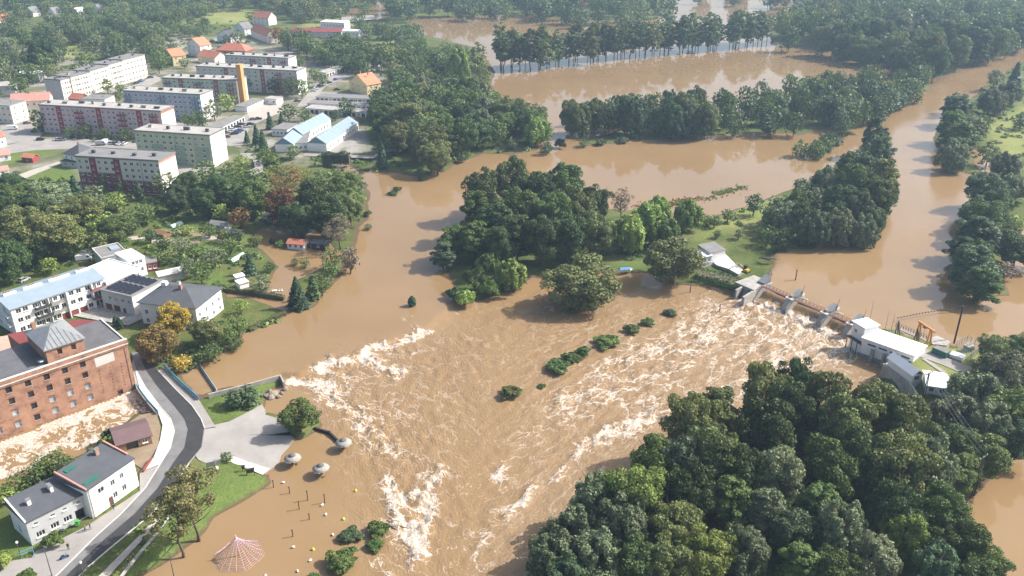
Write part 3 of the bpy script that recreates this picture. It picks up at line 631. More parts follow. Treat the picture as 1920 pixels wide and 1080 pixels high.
def make_trunk(kind, seed):
    rng = np.random.default_rng(seed + 99); H, R = DIM[kind]; mb = MB()
    r0 = {'airy': .36, 'poplar': .34, 'tall': .34, 'round': .48, 'willow': .5, 'bare': .36, 'droop': .42, 'spruce': .26, 'small': .10, 'shrub': .06, 'column': .06}[kind]
    top = .82 * H; bend = rng.normal(size=(6, 2)) * .02 * H; bend[0] = 0
    path = [(bend[i, 0], bend[i, 1], -1.2 + (top + 1.2) * i / 5) for i in range(6)]
    mb.tube(path, [r0 * (1.25 if i == 0 else 1 - .16 * i) for i in range(6)], 8)
    nlim = {'spruce': 0, 'column': 0, 'shrub': 5, 'small': 6, 'bare': 26, 'poplar': 9, 'airy': 20}.get(kind, 12)
    for k in range(nlim):
        a = k * 2.4 + rng.uniform(0, .6); zs = H * (rng.uniform(.22, .72) if kind != 'poplar' else rng.uniform(.4, .8)); t = np.clip((zs + 1.2) / (top + 1.2), 0, .99) * 5; i = int(t); f = t - i
        bx = bend[i] * (1 - f) + bend[min(i + 1, 5)] * f
        ln = R * rng.uniform(.55, .85) * (.6 if kind == 'poplar' else 1); up = rng.uniform(.35, .95) * ln
        p0 = Vector((bx[0], bx[1], zs)); p2 = p0 + Vector((math.cos(a) * ln, math.sin(a) * ln, up)); p1 = (p0 + p2) / 2 + Vector((0, 0, -.08 * ln))
        rr = r0 * (.42 - .22 * zs / H)
        mb.tube([p0, p1, p2], [rr, rr * .65, rr * .2], 5, cap=False)
        if kind == 'bare':
            for s in (-1, 1):
                p3 = p1 + Vector((math.cos(a + s * .8) * ln * .5, math.sin(a + s * .8) * ln * .5, up * .7)); mb.tube([p1, p3], [rr * .4, rr * .1], 4, cap=False)
    return mb
CROWNS = {}; TRUNKS = {}
SEEDS = {'airy': 2, 'round': 5, 'tall': 5, 'poplar': 4, 'willow': 4, 'shrub': 4, 'bare': 2, 'droop': 2, 'small': 2, 'spruce': 2, 'column': 2}
for kd, ns in SEEDS.items():
    for s in range(ns):
        V, F = make_crown(kd, 100 * (list(SEEDS).index(kd) + 1) + s)
        CROWNS[kd, s] = np_mesh('crown', V, F, M('leaf_mid'))
        TRUNKS[kd, s] = make_trunk(kd, 100 * (list(SEEDS).index(kd) + 1) + s).mesh('trunk', 'bark')
LOWC = {}
for kd in ('round', 'tall', 'poplar', 'willow', 'spruce'):
    for s in range(3): LOWC[kd, s] = make_crown(kd, 900 + s, 520, 2.6)

TREES = []      # (x, y, z, H, R, kind, leaf, place)
def tree_at(x, y, H, R, kind, leaf, place):
    if y > 232 and 'allotment gardens' not in place and kind not in ('poplar', 'small'): R *= 1.25 if kind != 'spruce' else 1.0; H *= 1.10
    TREES.append(dict(x=float(x), y=float(y), z=ground_z(x, y), H=H, R=R, kind=kind, leaf=leaf, place=place))
def C(px, py, H, R, kind, leaf, place, zl=1.0):
    """a tree whose crown's middle shows at a pixel"""
    p = G(px, py, zl + .58 * H); tree_at(p[0], p[1], H, R, kind, leaf, place)
def B(px, py, H, R, kind, leaf, place, zl=1.0):
    """a tree whose foot stands at a pixel"""
    p = G(px, py, zl); tree_at(p[0], p[1], H, R, kind, leaf, place)
def wood(poly, n, Hr, Rr, mix, place, zl=1.0, seed=1, gap=1.25, keepout=()):
    """scatter crowns so that their middles fill a patch of the picture's ground"""
    rng = np.random.default_rng(seed); Hm = sum(Hr) / 2
    W = np.array([G(p[0], p[1], zl + .58 * Hm)[:2] for p in poly]); lo, hi = W.min(0), W.max(0)
    pts = []; tries = 0
    kinds = [m_[:2] for m_ in mix]; wt = np.array([m_[2] for m_ in mix], float); wt /= wt.sum()
    while len(pts) < n and tries < n * 60:
        tries += 1; p = rng.uniform(lo, hi)
        if not inside(np.array([p[0]]), np.array([p[1]]), [tuple(w) for w in W])[0]: continue
        R = rng.uniform(*Rr)
        if any((p[0] - q_[0]) ** 2 + (p[1] - q_[1]) ** 2 < (gap * (R + q_[2]) / 2) ** 2 for q_ in pts): continue
        if any((p[0] - t['x']) ** 2 + (p[1] - t['y']) ** 2 < (.8 * (R + t['R']) / 2) ** 2 for t in TREES): continue
        if any(abs(p[0] - k_[0]) < 9 and 2 < k_[1] - p[1] < 60 or (p[0] - k_[0]) ** 2 + (p[1] - k_[1]) ** 2 < 90 for k_ in keepout): continue
        pts.append((p[0], p[1], R)); kd, lf = kinds[rng.choice(len(kinds), p=wt)]
        f = rng.uniform(0, 1); tree_at(p[0], p[1], Hr[0] + (Hr[1] - Hr[0]) * f, R * (.85 if kd == 'tall' else 1), kd, lf, place)

# --- the wood at the lower right
W1 = 'in the big wood at lower right'
for a in [(1120, 925, 15, 6.5, 'willow', 'leaf_grey'), (1195, 925, 17, 7.5, 'round', 'leaf_light'), (1165, 975, 14, 7, 'willow', 'leaf_grey'), (1075, 1000, 13, 6.5, 'willow', 'leaf_grey'), (1120, 1040, 12, 6.5, 'willow', 'leaf_grey'), (1040, 1040, 12, 6, 'willow', 'leaf_grey'), (1060, 1085, 11, 6, 'willow', 'leaf_blue'),
          (1230, 860, 18, 6.5, 'round', 'leaf_mid'), (1290, 860, 19, 6.5, 'willow', 'leaf_grey'), (1300, 780, 22, 7, 'round', 'leaf_olive'), (1340, 850, 22, 7, 'round', 'leaf_olive'), (1345, 760, 21, 6, 'tall', 'leaf_olive'), (1440, 730, 24, 7, 'round', 'leaf_olive'), (1490, 715, 22, 5, 'round', 'leaf_dark'), (1480, 760, 22, 6.5, 'round', 'leaf_dark'),
          (1440, 810, 24, 8, 'round', 'leaf_dark'), (1550, 750, 22, 7, 'round', 'leaf_olive'), (1640, 770, 23, 8.5, 'round', 'leaf_olive'), (1690, 790, 22, 8, 'round', 'leaf_olive'), (1590, 800, 22, 7.5, 'round', 'leaf_olive'), (1690, 860, 21, 8.5, 'round', 'leaf_olive'), (1620, 860, 20, 7, 'round', 'leaf_dark'), (1740, 860, 18, 7, 'willow', 'leaf_grey'),
          (1560, 870, 19, 7, 'round', 'leaf_mid'), (1460, 890, 18, 6.5, 'round', 'leaf_grey'), (1395, 880, 20, 6.5, 'round', 'leaf_dark'), (1370, 940, 15, 5.5, 'tall', 'leaf_mid'), (1300, 930, 16, 6, 'round', 'leaf_dark'), (1260, 990, 13, 6, 'round', 'leaf_olive'), (1330, 1040, 12, 6, 'round', 'leaf_light'), (1400, 1030, 12, 5.5, 'willow', 'leaf_grey'), (1440, 960, 14, 5, 'tall', 'leaf_grey'),
          (1540, 950, 14, 5.5, 'tall', 'leaf_mid'), (1580, 990, 14, 6, 'willow', 'leaf_grey'), (1670, 960, 15, 6, 'round', 'leaf_dark'), (1700, 1000, 12, 5, 'round', 'leaf_light'), (1640, 1045, 12, 6, 'willow', 'leaf_grey'), (1760, 960, 14, 6, 'round', 'leaf_mid'), (1800, 1010, 12, 5.5, 'round', 'leaf_mid'), (1850, 1060, 10, 5, 'round', 'leaf_mid'), (1500, 1050, 10, 4.5, 'tall', 'leaf_mid'), (1760, 1060, 11, 5.5, 'willow', 'leaf_blue'),
          (1200, 1050, 11, 5.5, 'round', 'leaf_dark'), (1570, 1070, 10, 5, 'round', 'leaf_mid'), (1260, 1060, 11, 5.5, 'round', 'leaf_olive'), (1480, 990, 12, 5, 'round', 'leaf_blue')]: C(a[0], a[1] + (8 if a[2] > 17 else 0), a[2] if a[2] < 15 else 15 + (a[2] - 15) * .6, a[3] * .86, a[4], a[5], W1, 0.6)
wood([(1020, 1100), (1090, 1000), (1180, 900), (1260, 840), (1330, 760), (1500, 730), (1700, 770), (1760, 880), (1800, 980), (1880, 1090)], 18, (6, 12), (2.8, 4.4), [('round', 'leaf_dark', 3), ('willow', 'leaf_grey', 3), ('tall', 'leaf_mid', 2), ('round', 'leaf_olive', 2)], W1, 0.6, 5, 1.1)
W2 = 'behind the white hut by the power station'
for a in [(1790, 770, 12, 6, 'willow', 'leaf_grey'), (1830, 730, 14, 6.5, 'willow', 'leaf_grey'), (1880, 700, 15, 7, 'round', 'leaf_grey'), (1900, 770, 14, 6, 'round', 'leaf_mid'), (1860, 790, 13, 5.5, 'willow', 'leaf_grey'), (1790, 830, 11, 5, 'round', 'leaf_dark'), (1850, 850, 11, 5.5, 'round', 'leaf_mid'), (1900, 820, 11, 5, 'round', 'leaf_blue'), (1860, 670, 9, 4, 'round', 'leaf_olive'), (1915, 660, 12, 5, 'round', 'leaf_dark'), (1800, 880, 9, 4.5, 'round', 'leaf_mid')]: C(*a[:6], W2, 0.8)
# --- the island
W3 = 'in the tall grove on the island'
for a in [(895, 400, 24, 6, 'tall', 'leaf_mid'), (905, 365, 24, 6, 'round', 'leaf_dark'), (960, 345, 26, 7, 'round', 'leaf_olive'), (930, 420, 24, 6.5, 'tall', 'leaf_dark'), (975, 400, 25, 7, 'round', 'leaf_mid'), (1010, 370, 25, 7, 'round', 'leaf_dark'), (1060, 360, 26, 7, 'round', 'leaf_mid'), (1040, 410, 24, 7, 'round', 'leaf_mid'), (1085, 400, 24, 6.5, 'round', 'leaf_olive'),
          (1120, 385, 20, 5, 'round', 'leaf_dark'), (1110, 440, 20, 6.5, 'round', 'leaf_olive'), (970, 445, 22, 6, 'tall', 'leaf_dark'), (1020, 450, 22, 6.5, 'round', 'leaf_dark'), (890, 450, 18, 5.5, 'tall', 'leaf_mid'), (940, 465, 18, 5, 'round', 'leaf_dark'), (1065, 450, 20, 6, 'round', 'leaf_dark'), (855, 455, 15, 5, 'round', 'leaf_mid')]: C(a[0], a[1], a[2] * .80, a[3] * .88, a[4], a[5], W3)
C(1095, 515, 17, 9.0, 'round', 'leaf_olive', 'round and broad at the near shore of the island', .8)
C(1265, 485, 14, 7.6, 'round', 'leaf_olive', 'on the island shore left of the white weir house', 1)
C(832, 475, 10, 3.6, 'tall', 'leaf_blue', 'at the left tip of the island')
C(1165, 385, 13, 3.2, 'bare', 'leaf_dry', 'beside the willows on the island')
for a in [(1180, 440, 13, 5.5, 'droop', 'leaf_light'), (1215, 418, 14, 6, 'droop', 'leaf_light'), (1250, 440, 10, 4.5, 'droop', 'leaf_mid'), (1288, 405, 12, 4.5, 'willow', 'leaf_light'), (1235, 395, 11, 4.5, 'willow', 'leaf_light')]: C(*a[:6], 'on the island behind the broad trees')
C(962, 512, 10, 4.3, 'droop', 'leaf_light', 'standing in the flood off the island')
# --- strip beside the upper river
W4 = 'on the spit beside the upper river'
for a in [(1640, 250, 19, 4.6, 'tall', 'leaf_blue'), (1652, 290, 19, 4.6, 'tall', 'leaf_blue'), (1658, 340, 19, 5, 'tall', 'leaf_olive'), (1650, 380, 18, 5, 'round', 'leaf_olive'), (1620, 320, 18, 4.6, 'tall', 'leaf_blue'), (1600, 345, 17, 5, 'round', 'leaf_mid'), (1570, 380, 16, 5, 'round', 'leaf_dark'), (1610, 400, 16, 5, 'willow', 'leaf_grey'), (1575, 425, 14, 5, 'willow', 'leaf_grey'), (1530, 430, 13, 5, 'willow', 'leaf_blue'),
          (1545, 340, 14, 4.4, 'willow', 'leaf_grey'), (1500, 380, 12, 4, 'round', 'leaf_mid'), (1460, 410, 10, 3.6, 'round', 'leaf_dark'), (1415, 380, 9, 3.2, 'round', 'leaf_blue'), (1440, 440, 7, 3, 'round', 'leaf_mid'), (1470, 445, 8, 3.4, 'round', 'leaf_dark'), (1510, 410, 13, 4.6, 'round', 'leaf_dark'), (1620, 430, 13, 4.4, 'willow', 'leaf_grey'), (1635, 420, 13, 4.0, 'round', 'leaf_dark'), (1590, 310, 15, 4, 'tall', 'leaf_mid')]: C(*a[:6], W4, 2.0)
wood([(1640, 235), (1665, 300), (1670, 380), (1620, 430), (1520, 430), (1470, 400), (1530, 350), (1600, 310)], 24, (9, 15), (3, 4.2), [('tall', 'leaf_blue', 2), ('round', 'leaf_dark', 2), ('willow', 'leaf_grey', 2)], W4, 2, 8, .75)
for a in [(1365, 405, 5, 2.4, 'round', 'leaf_mid'), (1340, 415, 5, 2.2, 'round', 'leaf_mid'), (1385, 440, 3.5, 1.6, 'round', 'leaf_blue'), (1325, 412, 4.5, 2, 'willow', 'leaf_light'), (1345, 440, 3, 1.5, 'round', 'leaf_dark')]: C(*a[:6], 'on the meadow near the weir house', 1.5)
# --- hedgerow between pond and flood
W5 = 'in the belt between pond and river'
wood([(1060, 212), (1110, 205), (1180, 185), (1240, 190), (1300, 195), (1340, 195), (1340, 228), (1220, 236), (1130, 240), (1080, 230)], 32, (14, 20), (4.2, 6), [('round', 'leaf_dark', 4), ('tall', 'leaf_mid', 2), ('round', 'leaf_olive', 2), ('willow', 'leaf_blue', 1)], W5, 1, 21, .78)
wood([(1350, 185), (1420, 180), (1560, 152), (1680, 140), (1735, 128), (1738, 160), (1650, 190), (1560, 215), (1500, 232), (1420, 230), (1350, 225)], 70, (13, 18), (4.0, 5.4), [('round', 'leaf_dark', 4), ('tall', 'leaf_blue', 3), ('round', 'leaf_mid', 2), ('willow', 'leaf_grey', 1)], W5, 1, 22, .74)
wood([(1470, 290), (1500, 265), (1570, 235), (1575, 260), (1500, 300)], 7, (8, 12), (3.2, 4), [('willow', 'leaf_blue', 2), ('round', 'leaf_mid', 2)], 'on the low spit at the river fork', 1, 23, .9)
# --- wood left of the pond
W6 = 'in the wood left of the pond'
for a in [(800, 265, 19, 7.5, 'round', 'leaf_olive'), (770, 225, 19, 8, 'round', 'leaf_olive'), (820, 290, 15, 6, 'round', 'leaf_olive'), (715, 285, 13, 3.6, 'spruce', 'leaf_spruce'), (900, 245, 14, 6, 'round', 'leaf_dark'), (725, 215, 18, 6.5, 'round', 'leaf_dark')]: C(*a[:6], W6, 2)
wood([(700, 185), (740, 162), (800, 165), (860, 160), (915, 178), (960, 205), (1015, 205), (1020, 240), (960, 248), (890, 252), (850, 268), (780, 280), (725, 255), (700, 225)], 66, (12, 18), (4.6, 6.6), [('round', 'leaf_dark', 4), ('willow', 'leaf_grey', 3), ('round', 'leaf_mid', 3), ('round', 'leaf_olive', 2), ('willow', 'leaf_light', 1)], W6, 2, 31, .78)
for a in [(1025, 275, 7, 2.6, 'round', 'leaf_blue'), (1095, 240, 8, 3, 'willow', 'leaf_light'), (1080, 215, 11, 4.2, 'round', 'leaf_mid'), (1095, 268, 4, 2.2, 'round', 'leaf_mid'), (960, 270, 6, 2.6, 'willow', 'leaf_grey'), (905, 270, 7, 3.2, 'round', 'leaf_dark'), (880, 180, 20, 6, 'round', 'leaf_mid'), (860, 120, 22, 6.5, 'willow', 'leaf_light'), (895, 105, 24, 6.5, 'poplar', 'leaf_olive'), (820, 120, 22, 6.5, 'poplar', 'leaf_dark'), (905, 145, 18, 5, 'round', 'leaf_olive')]: C(*a[:6], 'at the left shore of the pond', 1)
# --- the row of tall trees standing in the water beyond the pond
for row in (0, 1):
    n = 40
    for i in range(n):
        t = (i + .5 * row) / n; x0, y0 = G(938, 134, 1)[:2]; x1, y1 = G(1446, 83, 1)[:2]
        h = RNG.uniform(25, 36)
        tree_at(x0 + (x1 - x0) * t + RNG.normal() * 3.2, y0 + (y1 - y0) * t + row * 14 + RNG.normal() * 4.5, h, RNG.uniform(5.6, 7.6), 'poplar', random.choice(['leaf_dark', 'leaf_dark', 'leaf_mid', 'leaf_olive']), 'in the drowned row beyond the pond')
# --- right bank
W7 = 'on the right bank of the upper river'
for a in [(1795, 205, 15, 5.5, 'tall', 'leaf_blue'), (1785, 235, 15, 5, 'tall', 'leaf_mid'), (1805, 260, 15, 5.5, 'tall', 'leaf_mid'), (1790, 285, 14, 5, 'willow', 'leaf_grey'), (1825, 240, 12, 4.5, 'willow', 'leaf_grey'), (1860, 190, 13, 6, 'willow', 'leaf_grey'), (1890, 175, 13, 6, 'willow', 'leaf_grey'), (1905, 140, 15, 5, 'spruce', 'leaf_spruce'), (1865, 150, 11, 4, 'round', 'leaf_blue'), (1855, 285, 11, 3.8, 'tall', 'leaf_olive'), (1885, 310, 10, 4.4, 'willow', 'leaf_grey'),
          (1845, 355, 13, 5, 'round', 'leaf_blue'), (1870, 380, 11, 4.5, 'round', 'leaf_dark'), (1900, 350, 11, 4.5, 'willow', 'leaf_grey'), (1855, 410, 13, 5, 'round', 'leaf_mid'), (1835, 440, 14, 5.5, 'tall', 'leaf_blue'), (1825, 490, 14, 5, 'tall', 'leaf_blue'), (1845, 520, 12, 4.5, 'tall', 'leaf_mid'), (1810, 460, 10, 4, 'tall', 'leaf_blue'), (1830, 400, 11, 4, 'round', 'leaf_dark'), (1910, 460, 11, 5.5, 'round', 'leaf_dark'), (1915, 230, 7, 4, 'round', 'leaf_dark'), (1900, 410, 7, 3, 'willow', 'leaf_light'), (1885, 500, 5, 3, 'bare', 'leaf_dry')]: C(a[0], a[1], a[2] * 1.08, a[3] * 1.12, a[4], a[5], W7, 3.3)
wood([(1762, 210), (1800, 185), (1842, 215), (1838, 300), (1790, 308), (1768, 260)], 9, (9, 13), (3.6, 4.8), [('tall', 'leaf_blue', 2), ('willow', 'leaf_grey', 2), ('round', 'leaf_mid', 2)], W7, 3.3, 48, .75)
wood([(1815, 400), (1870, 350), (1890, 420), (1860, 500), (1825, 530)], 9, (8, 12), (3.2, 4.6), [('tall', 'leaf_blue', 2), ('round', 'leaf_dark', 2), ('round', 'leaf_mid', 2)], W7, 3.3, 49, .75)
# --- forests in the distance
wood([(1445, 62), (1500, 20), (1560, 0), (1920, -15), (1990, 30), (1920, 70), (1860, 92), (1770, 128), (1700, 108), (1560, 74)], 240, (21, 28), (6.0, 8.6), [('round', 'leaf_dark', 5), ('round', 'leaf_mid', 3), ('round', 'leaf_olive', 2), ('tall', 'leaf_blue', 2)], 'in the forest at upper right', 1, 41, .92)
wood([(715, -10), (735, 18), (800, 24), (1000, 14), (1085, 30), (1258, 22), (1262, -8), (1180, -40), (720, -40)], 200, (19, 26), (6, 8.5), [('round', 'leaf_dark', 5), ('round', 'leaf_mid', 2), ('tall', 'leaf_blue', 3), ('round', 'leaf_rust', 1)], 'in the far forest at the top', 1, 42, .92)
wood([(1300, -30), (1480, -30), (1500, -8), (1480, -2), (1300, -6)], 20, (18, 24), (6, 8), [('round', 'leaf_dark', 1)], 'in the far forest at the top', 1, 43, .92)
wood([(-40, -25), (380, -30), (700, -30), (700, 5), (640, 18), (560, 20), (500, 6), (420, 2), (300, 12), (200, 4), (100, 6), (-40, 10)], 190, (15, 22), (5.5, 8), [('round', 'leaf_dark', 4), ('round', 'leaf_mid', 3), ('tall', 'leaf_blue', 2), ('round', 'leaf_olive', 2)], 'in the far forest at the top', TZ, 44, .95)
wood([(-20, 14), (120, 10), (330, 6), (420, 12), (330, 38), (200, 40), (-20, 46)], 90, (9, 14), (4.2, 6.2), [('round', 'leaf_dark', 4), ('round', 'leaf_mid', 3), ('round', 'leaf_olive', 2), ('willow', 'leaf_grey', 1)], 'on the far slope of cottages', TZ, 45, .8, [G(x, y, TZ + 4.5)[:2] for x, y in ((54, 22), (95, 23), (141, 24), (180, 17), (224, 14))])
wood([(1560, 205), (1650, 185), (1735, 148), (1752, 156), (1668, 203), (1575, 232)], 20, (12, 16), (3.6, 4.8), [('tall', 'leaf_blue', 3), ('round', 'leaf_dark', 2), ('tall', 'leaf_mid', 2)], 'along the river side of the belt', 1.5, 46, .72)
wood([(1440, 405), (1500, 362), (1580, 318), (1620, 275), (1610, 320), (1530, 380), (1470, 425)], 16, (7, 11), (2.8, 3.8), [('round', 'leaf_mid', 3), ('willow', 'leaf_grey', 2), ('round', 'leaf_blue', 2)], 'on the sheltered side of the spit', 1.5, 47, .75)
# --- the green outskirts at upper left
W8 = 'in the orchards behind the flats'
wood([(-40, 40), (60, 45), (150, 42), (260, 40), (330, 55), (300, 78), (330, 95), (300, 120), (280, 88), (200, 100), (190, 78), (110, 82), (120, 112), (60, 135), (30, 170), (-40, 180)], 150, (8, 15), (3.8, 6), [('round', 'leaf_dark', 4), ('round', 'leaf_mid', 3), ('round', 'leaf_olive', 2), ('willow', 'leaf_grey', 2)], W8, TZ, 51, .82, [G(x, y, TZ + 4.5)[:2] for x, y in ((54, 22), (95, 23), (141, 24), (180, 17), (224, 14))])
for a in [(75, 100, 21, 8, 'round', 'leaf_dark'), (210, 85, 17, 7, 'round', 'leaf_dark'), (160, 115, 13, 5.5, 'round', 'leaf_mid'), (295, 115, 15, 5.5, 'round', 'leaf_mid'), (270, 95, 13, 5, 'round', 'leaf_dark'), (35, 160, 11, 5, 'round', 'leaf_mid'), (95, 135, 11, 5, 'round', 'leaf_olive')]: C(*a[:6], W8, TZ)
wood([(500, 70), (560, 60), (590, 90), (640, 80), (700, 85), (700, 110), (640, 105), (560, 92)], 26, (10, 16), (4.5, 6.5), [('round', 'leaf_dark', 4), ('round', 'leaf_mid', 3)], 'around the long red roof', TZ, 52, .95)
wood([(640, 35), (700, 40), (780, 55), (800, 85), (880, 90), (890, 120), (800, 125), (770, 100), (740, 70), (690, 60)], 34, (9, 15), (4.2, 6), [('round', 'leaf_mid', 4), ('willow', 'leaf_grey', 2), ('round', 'leaf_dark', 3)], 'along the meadow near the far pond', TZ, 53, .95)
wood([(560, 30), (500, 10), (620, 5), (650, 20), (600, 28)], 14, (9, 14), (4, 6), [('round', 'leaf_dark', 3), ('willow', 'leaf_grey', 2)], 'around the long red roof', TZ, 54, .95)
wood([(330, 30), (400, 40), (420, 60), (350, 70), (330, 55)], 8, (7, 11), (3.4, 5), [('round', 'leaf_dark', 3), ('round', 'leaf_mid', 2)], 'among the red roofed houses', TZ, 55, 1.0)
for a in [(445, 70, 12, 4.5, 'round', 'leaf_olive'), (520, 65, 13, 5.5, 'round', 'leaf_rust'), (425, 75, 9, 3, 'round', 'leaf_dark'), (385, 55, 8, 4, 'round', 'leaf_mid'), (345, 118, 7, 3, 'round', 'leaf_dark'), (470, 30, 9, 4, 'round', 'leaf_dark'), (545, 80, 10, 4.5, 'round', 'leaf_rust')]: C(*a[:6], 'among the red roofed houses', TZ)
# --- between the blocks of flats
W9 = 'between the blocks of flats'
for a in [(425, 190, 10, 4.5, 'droop', 'leaf_light'), (400, 205, 11, 4, 'round', 'leaf_grey'), (370, 225, 10, 4.5, 'round', 'leaf_dark'), (350, 225, 7, 3, 'round', 'leaf_mid'), (545, 160, 11, 4.5, 'round', 'leaf_dark'), (565, 165, 11, 4.5, 'round', 'leaf_mid'), (515, 160, 9, 4, 'round', 'leaf_dark'), (590, 140, 9, 4, 'round', 'leaf_mid'), (605, 150, 8, 3.4, 'round', 'leaf_mid'), (475, 155, 9, 4, 'round', 'leaf_dark'), (540, 210, 9, 4, 'round', 'leaf_dark'), (570, 215, 7, 3.4, 'round', 'leaf_mid'), (505, 225, 9, 2.8, 'spruce', 'leaf_spruce'), (527, 220, 7, 2.2, 'spruce', 'leaf_spruce'),
          (480, 250, 10, 3, 'spruce', 'leaf_spruce'), (492, 262, 10, 3, 'spruce', 'leaf_spruce'), (462, 255, 6, 2, 'spruce', 'leaf_spruce'), (650, 200, 10, 4.4, 'round', 'leaf_dark'), (628, 215, 6, 2.6, 'round', 'leaf_dark'), (740, 140, 11, 4.6, 'round', 'leaf_dark'), (660, 125, 7, 3.6, 'round', 'leaf_dark'), (75, 225, 11, 4.6, 'round', 'leaf_dark'), (222, 235, 9, 2.8, 'tall', 'leaf_olive'), (160, 245, 7, 3, 'round', 'leaf_dark'), (195, 252, 6, 3, 'round', 'leaf_dark'), (130, 248, 6, 3, 'round', 'leaf_dark'), (235, 252, 7, 3, 'round', 'leaf_dark'), (200, 160, 9, 3, 'tall', 'leaf_mid'), (225, 165, 6, 2.6, 'round', 'leaf_mid'), (222, 178, 6, 2.6, 'round', 'leaf_mid'), (265, 190, 6, 2.6, 'round', 'leaf_dark'),
          (620, 110, 11, 5, 'round', 'leaf_dark'), (560, 115, 9, 4, 'round', 'leaf_mid')]: C(*a[:6], W9, TZ)
wood([(595, 92), (640, 95), (680, 110), (700, 120), (690, 135), (640, 118), (600, 112)], 12, (9, 14), (4, 5.5), [('round', 'leaf_dark', 3), ('round', 'leaf_mid', 2)], 'around the yellow house', TZ, 56, .95)
wood([(700, 100), (760, 95), (800, 120), (800, 150), (740, 155), (720, 130)], 18, (11, 17), (4.5, 6), [('round', 'leaf_dark', 3), ('round', 'leaf_mid', 2), ('round', 'leaf_olive', 1)], 'around the yellow house', TZ, 57, .95)
# --- below the flats, towards the allotments
W10 = 'below the flats above the allotments'
for a in [(540, 340, 16, 6.5, 'bare', 'leaf_rust'), (530, 380, 15, 5.5, 'round', 'leaf_rust'), (590, 375, 17, 6.5, 'round', 'leaf_dark'), (645, 350, 14, 6, 'round', 'leaf_mid'), (655, 385, 12, 5, 'round', 'leaf_olive'), (560, 400, 14, 5, 'round', 'leaf_dark'), (620, 400, 15, 6, 'round', 'leaf_dark'), (475, 370, 14, 5.5, 'round', 'leaf_mid'), (440, 365, 13, 5, 'tall', 'leaf_dark'), (410, 350, 13, 5, 'round', 'leaf_dark'), (430, 320, 10, 4, 'round', 'leaf_mid'), (385, 320, 10, 4.5, 'round', 'leaf_mid'),
          (350, 345, 12, 4.6, 'round', 'leaf_mid'), (310, 345, 11, 4, 'round', 'leaf_olive'), (330, 370, 11, 4.4, 'round', 'leaf_blue'), (285, 335, 9, 3, 'tall', 'leaf_olive'), (380, 375, 12, 4.6, 'round', 'leaf_dark'), (450, 405, 8, 3.4, 'bare', 'leaf_rust'), (190, 345, 8, 2.6, 'spruce', 'leaf_blue'), (225, 350, 8, 2.4, 'spruce', 'leaf_blue'), (260, 355, 8, 2.4, 'spruce', 'leaf_blue'), (140, 350, 9, 4, 'spruce', 'leaf_spruce'), (500, 290, 8, 4, 'round', 'leaf_mid'), (550, 285, 6, 3.2, 'round', 'leaf_mid'), (450, 300, 7, 3.2, 'round', 'leaf_light'),
          (470, 330, 9, 4, 'round', 'leaf_mid'), (415, 395, 7, 3, 'round', 'leaf_light')]: C(*a[:6], W10, 2.5)
W11 = 'in the old garden at the left edge'
for a in [(90, 440, 17, 8.5, 'round', 'leaf_olive'), (40, 430, 16, 7, 'round', 'leaf_olive'), (30, 380, 14, 6.5, 'round', 'leaf_mid'), (90, 380, 14, 7, 'round', 'leaf_grey'), (150, 400, 13, 6, 'round', 'leaf_olive'), (20, 350, 10, 5, 'round', 'leaf_dark'), (12, 490, 14, 5, 'round', 'leaf_dark'), (215, 380, 8, 3.6, 'round', 'leaf_light'), (190, 420, 8, 4.5, 'round', 'leaf_light'), (215, 430, 10, 5, 'round', 'leaf_mid'), (170, 370, 9, 4.5, 'willow', 'leaf_grey'), (270, 400, 8, 4, 'round', 'leaf_mid'), (180, 455, 8, 4, 'round', 'leaf_olive'), (92, 497, 5.5, 2.4, 'round', 'leaf_light'), (60, 395, 14, 6, 'round', 'leaf_dark'), (130, 450, 12, 5, 'round', 'leaf_mid'), (60, 465, 12, 5.5, 'round', 'leaf_dark'), (245, 420, 7, 3.4, 'round', 'leaf_dark'), (0, 400, 14, 6, 'round', 'leaf_dark')]: C(*a[:6], W11, 2.0)
W12 = 'in the allotment gardens'
